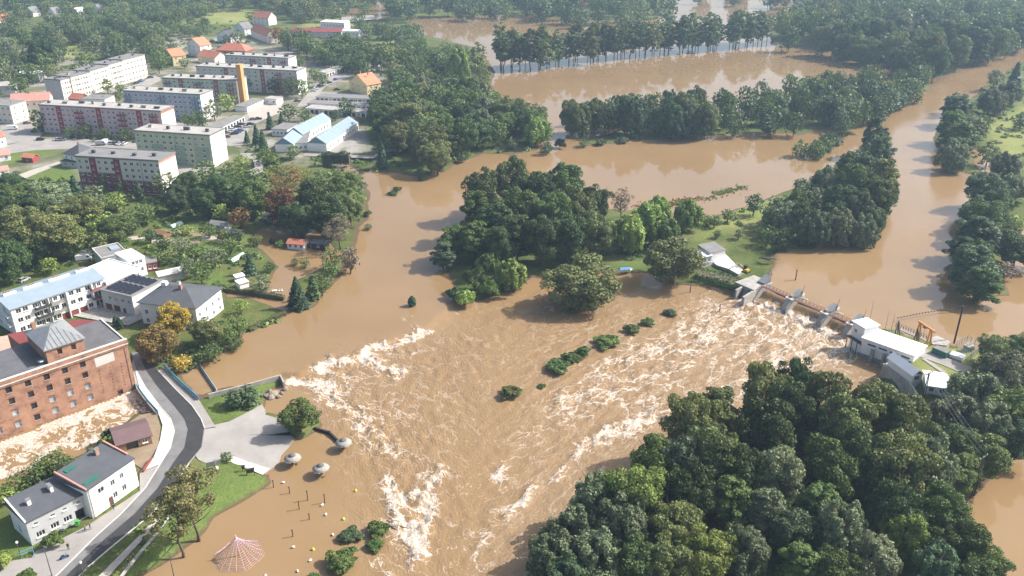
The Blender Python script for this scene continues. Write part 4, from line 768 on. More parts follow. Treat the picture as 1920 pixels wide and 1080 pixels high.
for a in [(635, 430, 13, 5.5, 'bare', 'leaf_dry'), (655, 480, 10, 3.6, 'bare', 'leaf_dry'), (620, 480, 8, 3.4, 'bare', 'leaf_olive'), (555, 540, 11, 3.8, 'spruce', 'leaf_spruce'), (585, 530, 9, 3, 'spruce', 'leaf_dark'), (602, 530, 7, 2.6, 'round', 'leaf_mid'), (618, 500, 7, 3, 'round', 'leaf_mid'), (467, 490, 8, 3, 'spruce', 'leaf_spruce'), (490, 525, 7, 3.6, 'round', 'leaf_grey'), (505, 498, 4, 2, 'round', 'leaf_dark'), (430, 460, 6, 3.6, 'round', 'leaf_mid'), (400, 480, 7, 4, 'round', 'leaf_grey'), (365, 470, 7, 4, 'round', 'leaf_mid'), (340, 460, 6, 3.4, 'round', 'leaf_grey'), (305, 455, 5, 3, 'round', 'leaf_dark'), (375, 510, 8, 4, 'round', 'leaf_mid'),
          (410, 535, 4, 2.6, 'round', 'leaf_mid'), (355, 500, 7, 3.6, 'round', 'leaf_grey'), (390, 430, 6, 3.2, 'round', 'leaf_mid'), (415, 440, 5, 2.8, 'round', 'leaf_olive'), (350, 430, 4, 2.4, 'round', 'leaf_light'), (315, 480, 5, 3, 'round', 'leaf_olive'), (440, 440, 6, 3, 'round', 'leaf_dark'), (565, 432, 4, 2.4, 'round', 'leaf_olive'), (525, 450, 3.4, 2, 'round', 'leaf_light'), (480, 447, 4.5, 2.4, 'round', 'leaf_mid'), (570, 485, 5, 2.0, 'bare', 'leaf_olive'), (552, 485, 3.5, 1.6, 'bare', 'leaf_olive'), (295, 480, 6, 3.2, 'round', 'leaf_mid'), (330, 490, 6, 3, 'round', 'leaf_dark'), (280, 440, 6, 3, 'round', 'leaf_dark'), (690, 420, 3, 1.6, 'round', 'leaf_blue')]: C(*a[:6], W12, 1.6)
# --- beside the mill and the villa
W13 = 'between the brick mill and the villa'
for a in [(325, 595, 11, 4.6, 'round', 'leaf_yellow'), (295, 640, 11, 5.4, 'round', 'leaf_rust'), (338, 678, 5, 2.6, 'round', 'leaf_yellow'), (385, 620, 9, 4.4, 'round', 'leaf_olive'), (395, 655, 6, 3.4, 'round', 'leaf_dark'), (445, 605, 7, 3.4, 'round', 'leaf_mid'), (450, 575, 4.5, 2.2, 'round', 'leaf_light'), (425, 625, 6, 3, 'round', 'leaf_mid'), (440, 640, 4, 2.6, 'round', 'leaf_dark')]: C(*a[:6], W13, 1.4)
# --- the street in front
W14 = 'beside the street in front'
B(371, 1009, 18, 5.4, 'airy', 'leaf_thin', W14 + ', right of the pair', .8); B(343, 1040, 16.5, 5.0, 'airy', 'leaf_thin', W14 + ', left of the pair', .6)
C(560, 778, 8.0, 4.6, 'round', 'leaf_mid', 'rooted at the corner of the paved square', .8)
C(465, 735, 5.5, 3.8, 'willow', 'leaf_blue', 'on the grass behind the river wall', 1.5); C(440, 745, 4.6, 3.4, 'willow', 'leaf_blue', 'on the grass behind the river wall', 1.5)
C(423, 850, 3.4, 1.5, 'small', 'leaf_mid', 'planted at the edge of the paved square', 1.5)
W15 = 'behind the grey house at lower left'
for a in [(30, 905, 5, 3.2, 'round', 'leaf_mid'), (105, 865, 5, 3.2, 'round', 'leaf_olive'), (120, 875, 4.5, 2.8, 'round', 'leaf_dark'), (10, 925, 4, 2.6, 'round', 'leaf_light'), (170, 850, 4, 1.8, 'spruce', 'leaf_blue'), (205, 830, 3.6, 1.8, 'round', 'leaf_light'), (60, 890, 5, 3, 'round', 'leaf_dark'), (85, 870, 5, 3, 'round', 'leaf_mid')]: C(*a[:6], W15, 1.4)

# sort by how large each shows; the largest 300 stand alone, the rest are the far woodland
for t in TREES:
    sx, sy, d = PROJ(t['x'], t['y'], t['z'] + .55 * t['H']); t['sx'], t['sy'] = sx, sy
    vis = -90 < sx < 2010 and -70 < sy < 1170
    t['size'] = (t['R'] * t['H']) / d ** 2 * (1 if vis else .0001)
TREES.sort(key=lambda t: -t['size'])
SOLO = [t for t in TREES[:300] if -40 < t['sx'] < 1960 and -30 < t['sy'] < 1110]
MASS = [t for t in TREES if t not in SOLO]
WORDS = {'leaf_dark': 'dark green', 'leaf_mid': 'fresh green', 'leaf_olive': 'olive green', 'leaf_grey': 'silvery green', 'leaf_light': 'pale green', 'leaf_yellow': 'golden yellow', 'leaf_rust': 'rusty brown', 'leaf_dry': 'pale dry', 'leaf_thin': 'yellowish olive', 'leaf_spruce': 'blackish green', 'leaf_blue': 'bluish green'}
KW = {'airy': 'tall airy tree', 'round': 'broad tree', 'tall': 'tall tree', 'poplar': 'tall bare-stemmed tree', 'willow': 'bushy willow', 'bare': 'thin-leaved tree', 'droop': 'weeping willow', 'small': 'young tree', 'spruce': 'spruce', 'column': 'column tree'}
KN = {'airy': 'airy_tree', 'round': 'broad_tree', 'tall': 'tall_tree', 'poplar': 'row_tree', 'willow': 'willow_tree', 'bare': 'thin_tree', 'droop': 'weeping_willow', 'small': 'young_tree', 'spruce': 'spruce_tree', 'column': 'column_tree'}
buck = {}
for t in SOLO: buck.setdefault((t['place'], t['leaf'], t['kind']), []).append(t)
for (pl, lf, kd), lst in buck.items():
    lst.sort(key=lambda t: t['sx'])
    for i, t in enumerate(lst):
        if len(lst) == 1: lab = f"{WORDS[lf]} {KW[kd]} {pl}"
        else: lab = f"{ordinal(i)} {WORDS[lf]} {KW[kd]} from the left {pl}"
        t['label'] = lab
def plant_tree(t, k):
    e = thing(KN[t['kind']], t['label'], 'tree', (t['x'], t['y'], t['z']), (k * 2.39996) % 6.283, 'trees ' + t['place'])
    s = k % SEEDS[t['kind']]; H, R = DIM[t['kind']]; f = t['R'] / R; h = t['H'] / H
    put('trunk', TRUNKS[t['kind'], s], e, sc=(f, f, h))
    c = put('crown', CROWNS[t['kind'], s], e, sc=(f, f, h))
    c.material_slots[0].link = 'OBJECT'; c.material_slots[0].material = M(t['leaf'])
for k, t in enumerate(SOLO): plant_tree(t, k)
# the mass of far trees
Vs = []; Fs = []; Ms = []; off = 0; lf_names = list(WORDS)
tv = MB()
for k, t in enumerate(MASS):
    kd = t['kind'] if t['kind'] in ('round', 'tall', 'poplar', 'willow', 'spruce') else 'round'
    V, F = LOWC[kd, k % 3]; H, R = DIM[kd]; a = k * 2.4; ca, sa = math.cos(a), math.sin(a)
    P = V * np.array((t['R'] / R, t['R'] / R, t['H'] / H)); P = np.stack([P[:, 0] * ca - P[:, 1] * sa + t['x'], P[:, 0] * sa + P[:, 1] * ca + t['y'], P[:, 2] + t['z']], 1)
    Vs.append(P); Fs.append(F + off); off += len(P); Ms.append(np.full(len(F), lf_names.index(t['leaf'])))
    tv.tube([(t['x'], t['y'], t['z'] - 1), (t['x'], t['y'], t['z'] + t['H'] * .7)], [.35, .12], 5, cap=False)
me = np_mesh('far_woodland', np.concatenate(Vs), np.concatenate(Fs))
for n_ in lf_names: me.materials.append(M(n_))
me.polygons.foreach_set('material_index', np.concatenate(Ms).astype(np.int32)); me.update()
fw = tag(link(bpy.data.objects.new('far_woodland', me)), 'hazy mass of distant trees beyond the flooded land', 'woodland', kind='stuff')
tv.build('trunks', 'bark', fw)['kind'] = 'stuff'
print('TREES', len(TREES), 'solo', len(SOLO), 'mass', len(MASS))
# ------------------------------------------------------------------ buildings
def wall_holes(mb, O, ux, W, H, holes, depth, mi=0, mrev=None, z0=0.0):
    """upright wall W x H whose outer face looks along ux x up; real openings with reveals. holes: (x, z, w, h)"""
    O = Vector(O); ux = Vector(ux).normalized(); nrm = ux.cross(Vector((0, 0, 1))).normalized()   # outward
    X_ = sorted({0.0, W} | {round(v, 4) for h in holes for v in (h[0], h[0] + h[2])}); Z_ = sorted({0.0, H} | {round(v, 4) for h in holes for v in (h[1], h[1] + h[3])})
    pt = lambda x, z, d=0.0: O + ux * x + Vector((0, 0, z0 + z)) - nrm * d
    V = []; F = []
    hs = [(round(a, 4), round(b_, 4), round(a + c, 4), round(b_ + d, 4)) for a, b_, c, d in holes]
    for xa, xb in zip(X_[:-1], X_[1:]):
        run = None
        col_holes = [h for h in hs if h[0] <= xa + 1e-5 and h[2] >= xb - 1e-5]
        zs = 0.0
        for h in sorted(col_holes, key=lambda h: h[1]) + [(0, H, 0, H)]:
            if h[1] > zs + 1e-5: n = len(V); V += [pt(xa, zs), pt(xb, zs), pt(xb, h[1]), pt(xa, h[1])]; F.append((n, n + 1, n + 2, n + 3))
            zs = h[3]
    mb.add(V, F, mi)
    V = []; F = []
    for xa, za, xb, zb in hs:
        c = [(xa, za), (xb, za), (xb, zb), (xa, zb)]
        for (a, b_), (c_, d_) in zip(c, c[1:] + c[:1]):
            n = len(V); V += [pt(a, b_), pt(a, b_, depth), pt(c_, d_, depth), pt(c_, d_)]; F.append((n, n + 1, n + 2, n + 3))
    if F: mb.add(V, F, mi if mrev is None else mrev)
WIN = {}
def window_mesh(w, h, fr='window_frame', gl='glass', bars=1, arch=False):
    """frame with sash bars, pane behind, sill in front; looks along -y, lower left corner at the origin"""
    key = (round(w, 2), round(h, 2), fr, gl, bars)
    if key in WIN: return WIN[key]
    mb = MB(); t = min(.09, w * .09)
    mb.box(0, w, .10, .12, 0, h, 1)
    mb.box(0, t, .02, .10, 0, h); mb.box(w - t, w, .02, .10, 0, h); mb.box(t, w - t, .02, .10, 0, t); mb.box(t, w - t, .02, .10, h - t, h)
    for k in range(bars): x = w * (k + 1) / (bars + 1); mb.box(x - t * .4, x + t * .4, .03, .10, t, h - t)
    mb.box(-.08, w + .08, -.30, .02, -.07, 0)
    WIN[key] = mb.mesh('window', [fr, gl]); return WIN[key]
FOOT = []
class Bld:
    """local frame: x along the front (left to right as seen from outside), y to the back, z up from the ground"""
    def __init__(s, name, label, FL, FR, zt, zg, depth, cat='building', group=None, ext=0.0, extr=0.0):
        a = np.array(G(*FL, zt)); b_ = np.array(G(*FR, zt)); u = (b_ - a)[:2]; W = float(np.linalg.norm(u)); u /= W
        s.rz = math.atan2(u[1], u[0]); a = a[:2] - u * ext; s.W = W + ext + extr; s.H = zt - zg; s.D = depth; s.zg = zg
        s.o = thing(name, label, cat, (a[0], a[1], zg), s.rz, group); s.a = a; s.u = u
        v_ = np.array((-u[1], u[0])); FOOT.append([tuple(a), tuple(a + u * s.W), tuple(a + u * s.W + v_ * depth), tuple(a + v_ * depth)])
    def loc(s, px, py, z):
        """local coordinates of a pixel at a world height"""
        p = np.array(G(px, py, z))[:2] - s.a; v = np.array((-s.u[1], s.u[0])); return float(p @ s.u), float(p @ v), z - s.zg
    def walls(s, mat_, holes=(), side_mat=None, base=2.0, side_holes=(), depth=.22, H=None, left_holes=()):
        H = H or s.H; W, D = s.W, s.D; mb = MB()
        wall_holes(mb, (0, 0, -base), (1, 0, 0), W, H + base, [(x, z + base, w, h) for x, z, w, h in holes], depth)
        wall_holes(mb, (W, 0, -base), (0, 1, 0), D, H + base, [(x, z + base, w, h) for x, z, w, h in side_holes], depth, 1)
        wall_holes(mb, (W, D, -base), (-1, 0, 0), W, H + base, [], depth)
        wall_holes(mb, (0, D, -base), (0, -1, 0), D, H + base, [(x, z + base, w, h) for x, z, w, h in left_holes], depth, 1)
        # dark rooms behind the openings
        s.wall = mb.build('wall', [mat_, side_mat or mat_], s.o); return s.wall
    def wins(s, holes, fr='window_frame', gl='glass', bars=1, side=None, dep=.16, names='window'):
        for x, z, w, h in holes:
            me = window_mesh(w, h, fr, gl, bars)
            if side is None: put(names, me, s.o, (x, dep - .10, z))
            elif side == 'R': put(names, me, s.o, (s.W - dep + .10, x, z), math.pi / 2)
            elif side == 'L': put(names, me, s.o, (dep - .10, s.D - x, z), -math.pi / 2)
    def flat_roof(s, mat_='roof_felt', over=.25, th=.35, para='concrete', ph=.0, slope=0.0):
        W, D, H = s.W, s.D, s.H; mb = MB()
        mb.prism([(-over, -over), (W + over, -over), (W + over, D + over), (-over, D + over)], H + .003, [H + th, H + th, H + th + slope, H + th + slope], 0, 1)
        if ph:
            for b_ in ((-over, W + over, -over, -over + .25), (-over, W + over, D + over - .25, D + over), (-over, -over + .25, -over + .25, D + over - .25), (W + over - .25, W + over, -over + .25, D + over - .25)): mb.box(*b_, H + th + .003, H + th + ph, 1)
        s.top = H + th; s.roof = mb.build('roof', [mat_, para], s.o); return s.roof
    def gable(s, mat_, rise, over=.4, th=.18, gable_mat='white_wall', along='x', wall_child=True):
        """ridge along x or y"""
        W, D, H = s.W, s.D, s.H; mb = MB(); g = MB()
        if along == 'x':
            k = rise / (D / 2); lo = H - over * k
            for sgn, y0, ym in ((1, -over, D / 2), (-1, D + over, D / 2)):
                V = [(-over, y0, lo), (W + over, y0, lo), (W + over, ym, H + rise), (-over, ym, H + rise)]; mb.add(V + [(x, y, z + th) for x, y, z in V], [(0, 1, 2, 3), (4, 5, 6, 7), (0, 1, 5, 4), (1, 2, 6, 5), (2, 3, 7, 6), (3, 0, 4, 7)])
            for x in (0, W): g.add([(x, 0, H), (x, D, H), (x, D / 2, H + rise)], [(0, 1, 2) if x else (0, 2, 1)])
        else:
            k = rise / (W / 2); lo = H - over * k
            for x0 in (-over, W + over):
                V = [(x0, -over, lo), (x0, D + over, lo), (W / 2, D + over, H + rise), (W / 2, -over, H + rise)]; mb.add(V + [(x, y, z + th) for x, y, z in V], [(0, 1, 2, 3), (4, 5, 6, 7), (0, 1, 5, 4), (1, 2, 6, 5), (2, 3, 7, 6), (3, 0, 4, 7)])
            for y in (0, D): g.add([(0, y, H), (W, y, H), (W / 2, y, H + rise)], [(0, 1, 2)])
        g.build('gable_wall', gable_mat, s.o)
        s.top = H + rise; s.roof = mb.build('roof', mat_, s.o); return s.roof
    def hip(s, mat_, rise, over=.5, inset=None):
        W, D, H = s.W, s.D, s.H; i = inset if inset is not None else min(W, D) / 2 * .98; mb = MB()
        A = [(-over, -over, H), (W + over, -over, H), (W + over, D + over, H), (-over, D + over, H)]
        R_ = [(i, D / 2, H + rise), (W - i, D / 2, H + rise)] if W >= D else [(W / 2, i, H + rise), (W / 2, D - i, H + rise)]
        n = A + R_
        F = [(0, 1, 5, 4), (1, 2, 5), (2, 3, 4, 5), (3, 0, 4)] if W >= D else [(0, 1, 4), (1, 2, 5, 4), (2, 3, 5), (3, 0, 4, 5)]
        mb.add(n, F); mb.add([(x, y, z - .15) for x, y, z in A] + A, [(3, 2, 1, 0), (0, 1, 5, 4), (1, 2, 6, 5), (2, 3, 7, 6), (3, 0, 4, 7)])
        s.top = H + rise; s.roof = mb.build('roof', mat_, s.o); return s.roof
    def part(s, name, mats, fn, parent=None):
        mb = MB(); fn(mb); return mb.build(name, mats, parent or s.o)
    def chimney(s, x, y, w=.9, d=.6, h=1.2, mat_='grey_wall', z=None, cap='concrete_dark'):
        mb = MB(); z = s.top - .4 if z is None else z
        mb.box(x - w / 2, x + w / 2, y - d / 2, y + d / 2, z, z + h + .4); mb.box(x - w / 2 - .08, x + w / 2 + .08, y - d / 2 - .08, y + d / 2 + .08, z + h + .402, z + h + .52, 1)
        return mb.build('chimney', [mat_, cap], s.roof)
def grid_holes(W, H, cols, rows, w, h, x0=1.0, x1=None, z0=1.0, dz=2.75, skip=()):
    x1 = W - 1.0 if x1 is None else x1
    return [(x0 + (x1 - x0 - w) * c / max(1, cols - 1), z0 + r * dz, w, h) for c in range(cols) for r in range(rows) if (c, r) not in skip]

def flats(label, FL, FR, depth, wall, panel, gable_mat, zt=TZ + 14.6, storeys=5, stairs=(), balc=(), cols=14, roof='roof_felt_pale', chim=5, panel_rows=0, group='blocks of flats', zg=TZ, balc_mat=None, ext=0.0):
    """five-storey slab of flats: real window openings, coloured stair strips, balconies, roof vents"""
    b_ = Bld('block_of_flats', label, FL, FR, zt, zg, depth, 'block of flats', group, ext)
    W = b_.W; dz = (b_.H - .9) / storeys
    holes = []
    for c in range(cols):
        x = 1.0 + (W - 2.6) * c / (cols - 1)
        if any(abs(x + .6 - s * W) < 1.7 for s in stairs) or any(abs(x + .6 - s * W) < 2.2 for s in balc): continue
        for r in range(storeys): holes.append((x, 1.1 + r * dz, 1.5 if c % 3 else 1.1, 1.35))
    for s in stairs:
        for r in range(storeys): holes.append((s * W - .55, 1.6 + r * dz - (1.0 if r == 0 else .6), 1.1, 1.1))
    for s in balc:
        for r in range(storeys): holes.append((s * W - 1.5, .9 + r * dz, 1.0, 1.9)); holes.append((s * W + .3, 1.1 + r * dz, 1.3, 1.4))
    holes = [h for h in holes if 0.2 < h[0] and h[0] + h[2] < W - .2]
    holes.sort(); ok = []
    for h in holes:
        if all(h[0] > o[0] + o[2] + .12 or o[0] > h[0] + h[2] + .12 or h[1] > o[1] + o[3] + .1 or o[1] > h[1] + h[3] + .1 for o in ok): ok.append(h)
    b_.walls(wall, ok, gable_mat); b_.wins(ok)
    b_.flat_roof(roof, .3, .5, 'concrete_dark', .18)
    for s in stairs:
        def strip(mb, s=s):
            x0, x1 = s * W - 1.5, s * W + 1.5
            hs = [(h[0] - x0, h[1], h[2], h[3]) for h in ok if x0 < h[0] and h[0] + h[2] < x1]
            wall_holes(mb, (x0, -.06, 0), (1, 0, 0), 3.0, b_.H - .05, hs, .05)
            mb.box(x0, x0 + .02, -.058, -.002, 0, b_.H - .05); mb.box(x1 - .02, x1, -.058, -.002, 0, b_.H - .05)
        b_.part('stair_strip', panel, strip)
        b_.part('entrance_canopy', 'concrete', lambda mb, s=s: mb.box(s * W - 1.3, s * W + 1.3, -1.3, -.07, 2.4, 2.55))
    for s in balc:
        for r in range(storeys):
            def bal(mb, s=s, r=r):
                z = .3 + r * dz
                mb.box(s * W - 2.3, s * W + 2.3, -1.2, -.004, z, z + .14); mb.box(s * W - 2.3, s * W + 2.3, -1.24, -1.203, z, z + 1.05, 1); mb.box(s * W - 2.34, s * W - 2.303, -1.2, -.004, z, z + 1.05, 1); mb.box(s * W + 2.303, s * W + 2.34, -1.2, -.004, z, z + 1.05, 1)
            b_.part('balcony', ['concrete', balc_mat or panel], bal)
    # joints between the panels
    for k in range(1, 4):
        xx = W * k / 4 + 1.1
        if not any(abs(h[0] + h[2] / 2 - xx) < h[2] / 2 + .15 for h in ok): b_.part('downpipe', 'concrete_dark', lambda mb, xx=xx: mb.box(xx, xx + .12, -.10, -.002, 0, b_.H - .1))
    rr = random.Random(label)
    for k in range(chim):
        x = W * (k + .5) / chim + rr.uniform(-1, 1); w = rr.choice([1.4, 3.0, 1.6]); b_.chimney(x, depth * rr.uniform(.35, .6), w, 1.0, rr.uniform(.9, 1.4), 'roof_dark' if rr.random() < .75 else 'concrete', b_.top - .4, 'roof_dark')
    return b_

f1 = flats('slab of flats with dark red lower storeys, nearest to the allotments', (141, 294), (297, 303), 13.0, 'cream_wall', 'red_panel', 'white_wall', stairs=(.20, .49), cols=13, chim=4, roof='roof_felt')
W = f1.W
def lower(mb):
    hs = [(o.location.x - .15, o.location.z) for o in f1.o.children if o.name.startswith('window')]
    for x0, x1, top in ((.2, .20 * W - 1.6, 8.0), (.20 * W + 1.6, .49 * W - 1.6, 8.2), (.49 * W + 1.6, W - .2, 5.5)):
        hh = [(h[0] - x0 + .15, h[1], 1.5, 1.35) for h in hs if x0 < h[0] and h[0] + 1.7 < x1 and h[1] + 1.4 < top]
        wall_holes(mb, (x0, -.045, 0), (1, 0, 0), x1 - x0, top, hh, .04)
f1.part('lower_cladding', 'maroon_wall', lower)
f1.part('gable_band', 'tile_pink', lambda mb: mb.box(W + .004, W + .05, .0, 13, f1.H - 1.2, f1.H - .02))
f2 = flats('pale green slab of flats with white end wall beside the car park', (251, 246), (393, 255), 13.0, 'green_wall', 'green_panel', 'white_wall', stairs=(), cols=12, chim=4, roof='roof_felt_pale')
for x0, x1 in ((.22, .36), (.50, .64), (.80, .97)):
    def gpan(mb):
        W = f2.W; hs = [(o.location.x, o.location.z) for o in f2.o.children if o.name.startswith('window')]
        hh = [(h[0] - x0 * W, h[1], 1.5, 1.35) for h in hs if x0 * W < h[0] and h[0] + 1.5 < x1 * W and h[1] < 8]
        wall_holes(mb, (x0 * W, -.045, 0), (1, 0, 0), (x1 - x0) * W, 9.0, hh, .04)
    f2.part('green_cladding', 'green_panel', gpan)
f3 = flats('long pinkish slab of flats with three dark red stair strips', (72.5, 197.5), (301, 209.5), 12, 'pink_wall', 'red_panel', 'white_wall', stairs=(.16, .49, .82), balc=(.33, .68, .94), cols=24, chim=9)
f3.part('gable_band', 'tile_red', lambda mb: mb.box(f3.W + .004, f3.W + .06, 0, 12, f3.H - 1.2, f3.H - .02))
f4 = flats('pale blue slab of flats behind the pinkish one', (230, 171), (375, 178.5), 13.0, 'blue_wall', 'blue_panel', 'white_wall', balc=(.05, .50, .94), cols=16, chim=6)
f5 = flats('green slab of flats with a tall orange tower at its right end', (303, 147), (443, 152), 13.0, 'green_wall', 'maroon_wall', 'cream_wall', stairs=(.25, .72), balc=(.07, .48, .92), cols=16, chim=7)
def tower(mb):
    W = f5.W; mb.box(W + .02, W + 2.9, 1.5, 5.2, -1, f5.H + 9.5)
f5.part('stair_tower', 'orange_wall', tower)
f6 = flats('greyish slab of flats behind the orange tower', (367, 125), (556, 134), 13.0, 'grey_wall', 'maroon_wall', 'white_wall', stairs=(.30, .66), balc=(.45, .82), cols=18, chim=9)
f7 = flats('farthest greyish slab of flats below the red roofs', (421, 104), (540, 110), 11.5, 'grey_wall', 'maroon_wall', 'white_wall', balc=(.45, .92), stairs=(.7,), cols=14, chim=6, storeys=4, zt=TZ + 12)
# stepped cream row on the far left: four joined houses
seg = [((113, 151), (132, 146)), ((132, 145), (168, 136)), ((168, 134), (203, 124)), ((203, 122), (229, 115)), ((229, 113.5), (271, 103))]
for k, (a, c) in enumerate(seg):
    g = flats(f'{ordinal(k)} section from the left of the stepped cream row of flats', a, c, 12, 'cream_wall', 'tile_pink', 'grey_wall' if k == 0 else 'cream_wall', cols=max(4, 7 - (k == 0) * 3), chim=2, zt=TZ + 13.2 + k * .5, roof='roof_felt', storeys=4, group='stepped cream row')

def house(name, label, FL, FR, depth, h, rise, wall, roof, along='x', zg=TZ, rows=2, cols=4, style='gable', chim=1, over=.4, side_cols=2, cat='house', group=None, wsize=(1.1, 1.3), ext=0.0, base=2.0, gmat=None, extr=0.0):
    b_ = Bld(name, label, FL, FR, zg + h, zg, depth, cat, group, ext, extr)
    dz = h / max(rows, 1); w, hh = wsize; hh = min(hh, dz * .55)
    fh = [(b_.W * (c + .5) / cols - w / 2, dz * r + dz * .32, w, hh) for c in range(cols) for r in range(rows)] if cols else []
    sh = [(depth * (c + .5) / side_cols - w / 2, dz * r + dz * .32, w, hh) for c in range(side_cols) for r in range(rows)] if side_cols else []
    fh = [f for f in fh if f[0] > .1]
    b_.walls(wall, fh, None, base, sh, left_holes=sh); b_.wins(fh); b_.wins(sh, side='R'); b_.wins(sh, side='L')
    if style == 'gable': b_.gable(roof, rise, over, gable_mat=gmat or wall, along=along)
    elif style == 'hip': b_.hip(roof, rise, over)
    else: b_.flat_roof(roof, over=.2, th=.3, ph=.0, slope=rise)
    for k in range(chim): b_.chimney(b_.W * (k + .6) / (chim + .3), depth * (.5 if style != 'flat' else .6), .7, .7, 1.2 if style != 'flat' else .8, 'tile_red' if style != 'flat' else 'concrete_dark', z=b_.top - .8)
    return b_
# red-roofed houses of the old suburb
house('villa', 'tall white villa with bright orange tiled roof behind the flats', (350, 82), (375, 86), 10, 9, 5, 'white_wall', 'tile_orange', 'y', cols=3, rows=3)
house('villa', 'cream villa with many-gabled orange roof beside the white villa', (305, 99), (323, 106), 10, 7, 4, 'yellow_wall', 'tile_orange', 'y', cols=3)
house('house', 'low house with broad orange roof in front of the white villa', (370, 104), (402, 110), 12, 5, 4, 'cream_wall', 'tile_orange', 'x', rows=1, cols=5)
house('house', 'dark brick house under a wide red roof behind the flats', (404, 94), (460, 96), 14, 5, 5, 'brick_dark', 'tile_red', 'x', rows=1, cols=6, style='hip', chim=2)
house('house', 'white house with dark steep roof left of the orange gable', (406, 65), (432, 69), 9, 6, 4, 'white_wall', 'roof_dark', 'y', cols=3)
house('house', 'white house with pale grey steep roof among trees', (440, 50), (458, 54), 9, 6, 4.5, 'white_wall', 'roof_felt', 'y', cols=3)
house('house', 'cream house with steep bare orange roof facing left', (470, 56), (500, 68), 10, 6, 5.5, 'cream_wall', 'tile_orange', 'x', cols=3)
house('house', 'house with crimson roof beside the hay meadow', (473, 32), (503, 34), 12, 6, 5, 'white_wall', 'tile_red', 'x', cols=4)
house('market_hall', 'long low hall with dull red roof beside the white depot', (545, 60), (640, 60), 18, 4.0, 2.4, 'grey_wall', 'tile_darkred', 'x', rows=1, cols=10, chim=0, cat='hall')
house('depot', 'low white depot with canopy at the far edge of town', (600, 41), (645, 43), 12, 5, .3, 'white_wall', 'roof_white', style='flat', rows=1, cols=8, chim=0, cat='hall')
house('house', 'low white annex right of the red-roofed hall', (640, 58), (672, 60), 10, 4, .2, 'white_wall', 'roof_white', style='flat', rows=1, cols=5, chim=0)
house('house', 'small cream terraced house behind the flats with pink roof', (545, 83), (565, 86), 9, 5, 3, 'white_wall', 'tile_pink', 'x', rows=1, cols=4)
house('yellow_house', 'yellow house with orange pitched roof and dormers above the garages', (655, 152), (688, 160), 11, 6.5, 5.5, 'yellow_wall', 'tile_orange', 'y', cols=3, chim=2)
house('shed', 'small brown-roofed cabin at the wood edge beyond the yellow house', (697, 121), (709, 122), 6, 2.6, 2, 'white_wall', 'tile_darkred', 'x', rows=1, cols=2, chim=0, side_cols=0)
house('house', 'big orange-roofed house at the left edge of the picture, far back', (-10, 40), (24, 36), 12, 5, 5, 'white_wall', 'tile_orange', 'x', cols=4)
for k, (x, y) in enumerate([(54, 22), (95, 23), (141, 24), (180, 17), (224, 14)]):
    house('cottage', f'{ordinal(k)} little white gabled cottage from the left on the far wooded slope', (x - 6, y), (x + 7, y + 1), 9, 4.5, 5, 'white_wall', 'roof_white' if k == 2 else 'roof_felt', 'y', rows=2, cols=2, chim=0, group='white cottages on the far slope')
# left edge, beside the pink slab
house('house', 'cream flat-roofed house at the left edge beside the pinkish slab', (-30, 196), (18, 199), 12, 10, .3, 'cream_wall', 'roof_felt', style='flat', rows=3, cols=5, chim=2, extr=0)
house('house', 'cream house with pink tiled roof at the left edge', (20, 191), (92, 187), 10, 8, 3.5, 'cream_wall', 'tile_pink', 'x', rows=2, cols=6, chim=1)
house('house', 'low house with flat roof in front of the stepped row', (152, 186), (196, 187), 11, 5, .3, 'white_wall', 'roof_felt', style='flat', rows=1, cols=4, chim=2)
house('annex', 'small red-roofed annex left of the low flat-roofed house', (128, 184), (148, 186), 8, 4, 2.5, 'brick_dark', 'tile_red', 'x', rows=1, cols=2, chim=0)
house('hall', 'long pale hall at the left edge behind a dark tree', (-20, 163), (26, 160), 14, 5, 1.5, 'grey_wall', 'roof_felt_pale', 'x', rows=1, cols=4, chim=0, cat='hall')
house('hall', 'pale blue-grey hall with white roof behind the trees at left', (26, 140), (72, 140), 12, 5, .4, 'grey_wall', 'roof_white', style='flat', rows=1, cols=5, chim=0, cat='hall')
v = house('villa', 'white villa with dark hipped roof in front of the pinkish slab', (118, 288), (148, 293), 11, 6, 4, 'white_wall', 'roof_dark', rows=2, cols=3, style='hip', chim=1)
house('annex', 'low dark-roofed annex leaning on the villa', (114, 301), (142, 304), 7, 3, 1.6, 'grey_wall', 'roof_dark', rows=1, cols=2, style='hip', chim=0)
house('house', 'white house with red roof cut by the left picture edge', (-20, 262), (9, 255), 9, 5, 3, 'white_wall', 'tile_red', 'x', rows=1, cols=2, chim=0)
house('shed', 'white shed with pinkish roof at the left edge', (-12, 293), (18, 289), 6, 3, 1.6, 'white_wall', 'tile_pink', 'x', rows=1, cols=2, chim=0)
house('shed', 'red garden cabin on the lawn at the left', (40, 294), (60, 296), 4, 2.4, 1.2, 'red_panel', 'tile_orange', 'x', rows=1, cols=1, chim=0, side_cols=0)
house('shed', 'pale shed near the bottom of the lawns at left', (-8, 322), (16, 318), 5, 2.6, 1.4, 'white_wall', 'tile_pink', 'x', rows=1, cols=1, chim=0, side_cols=0)
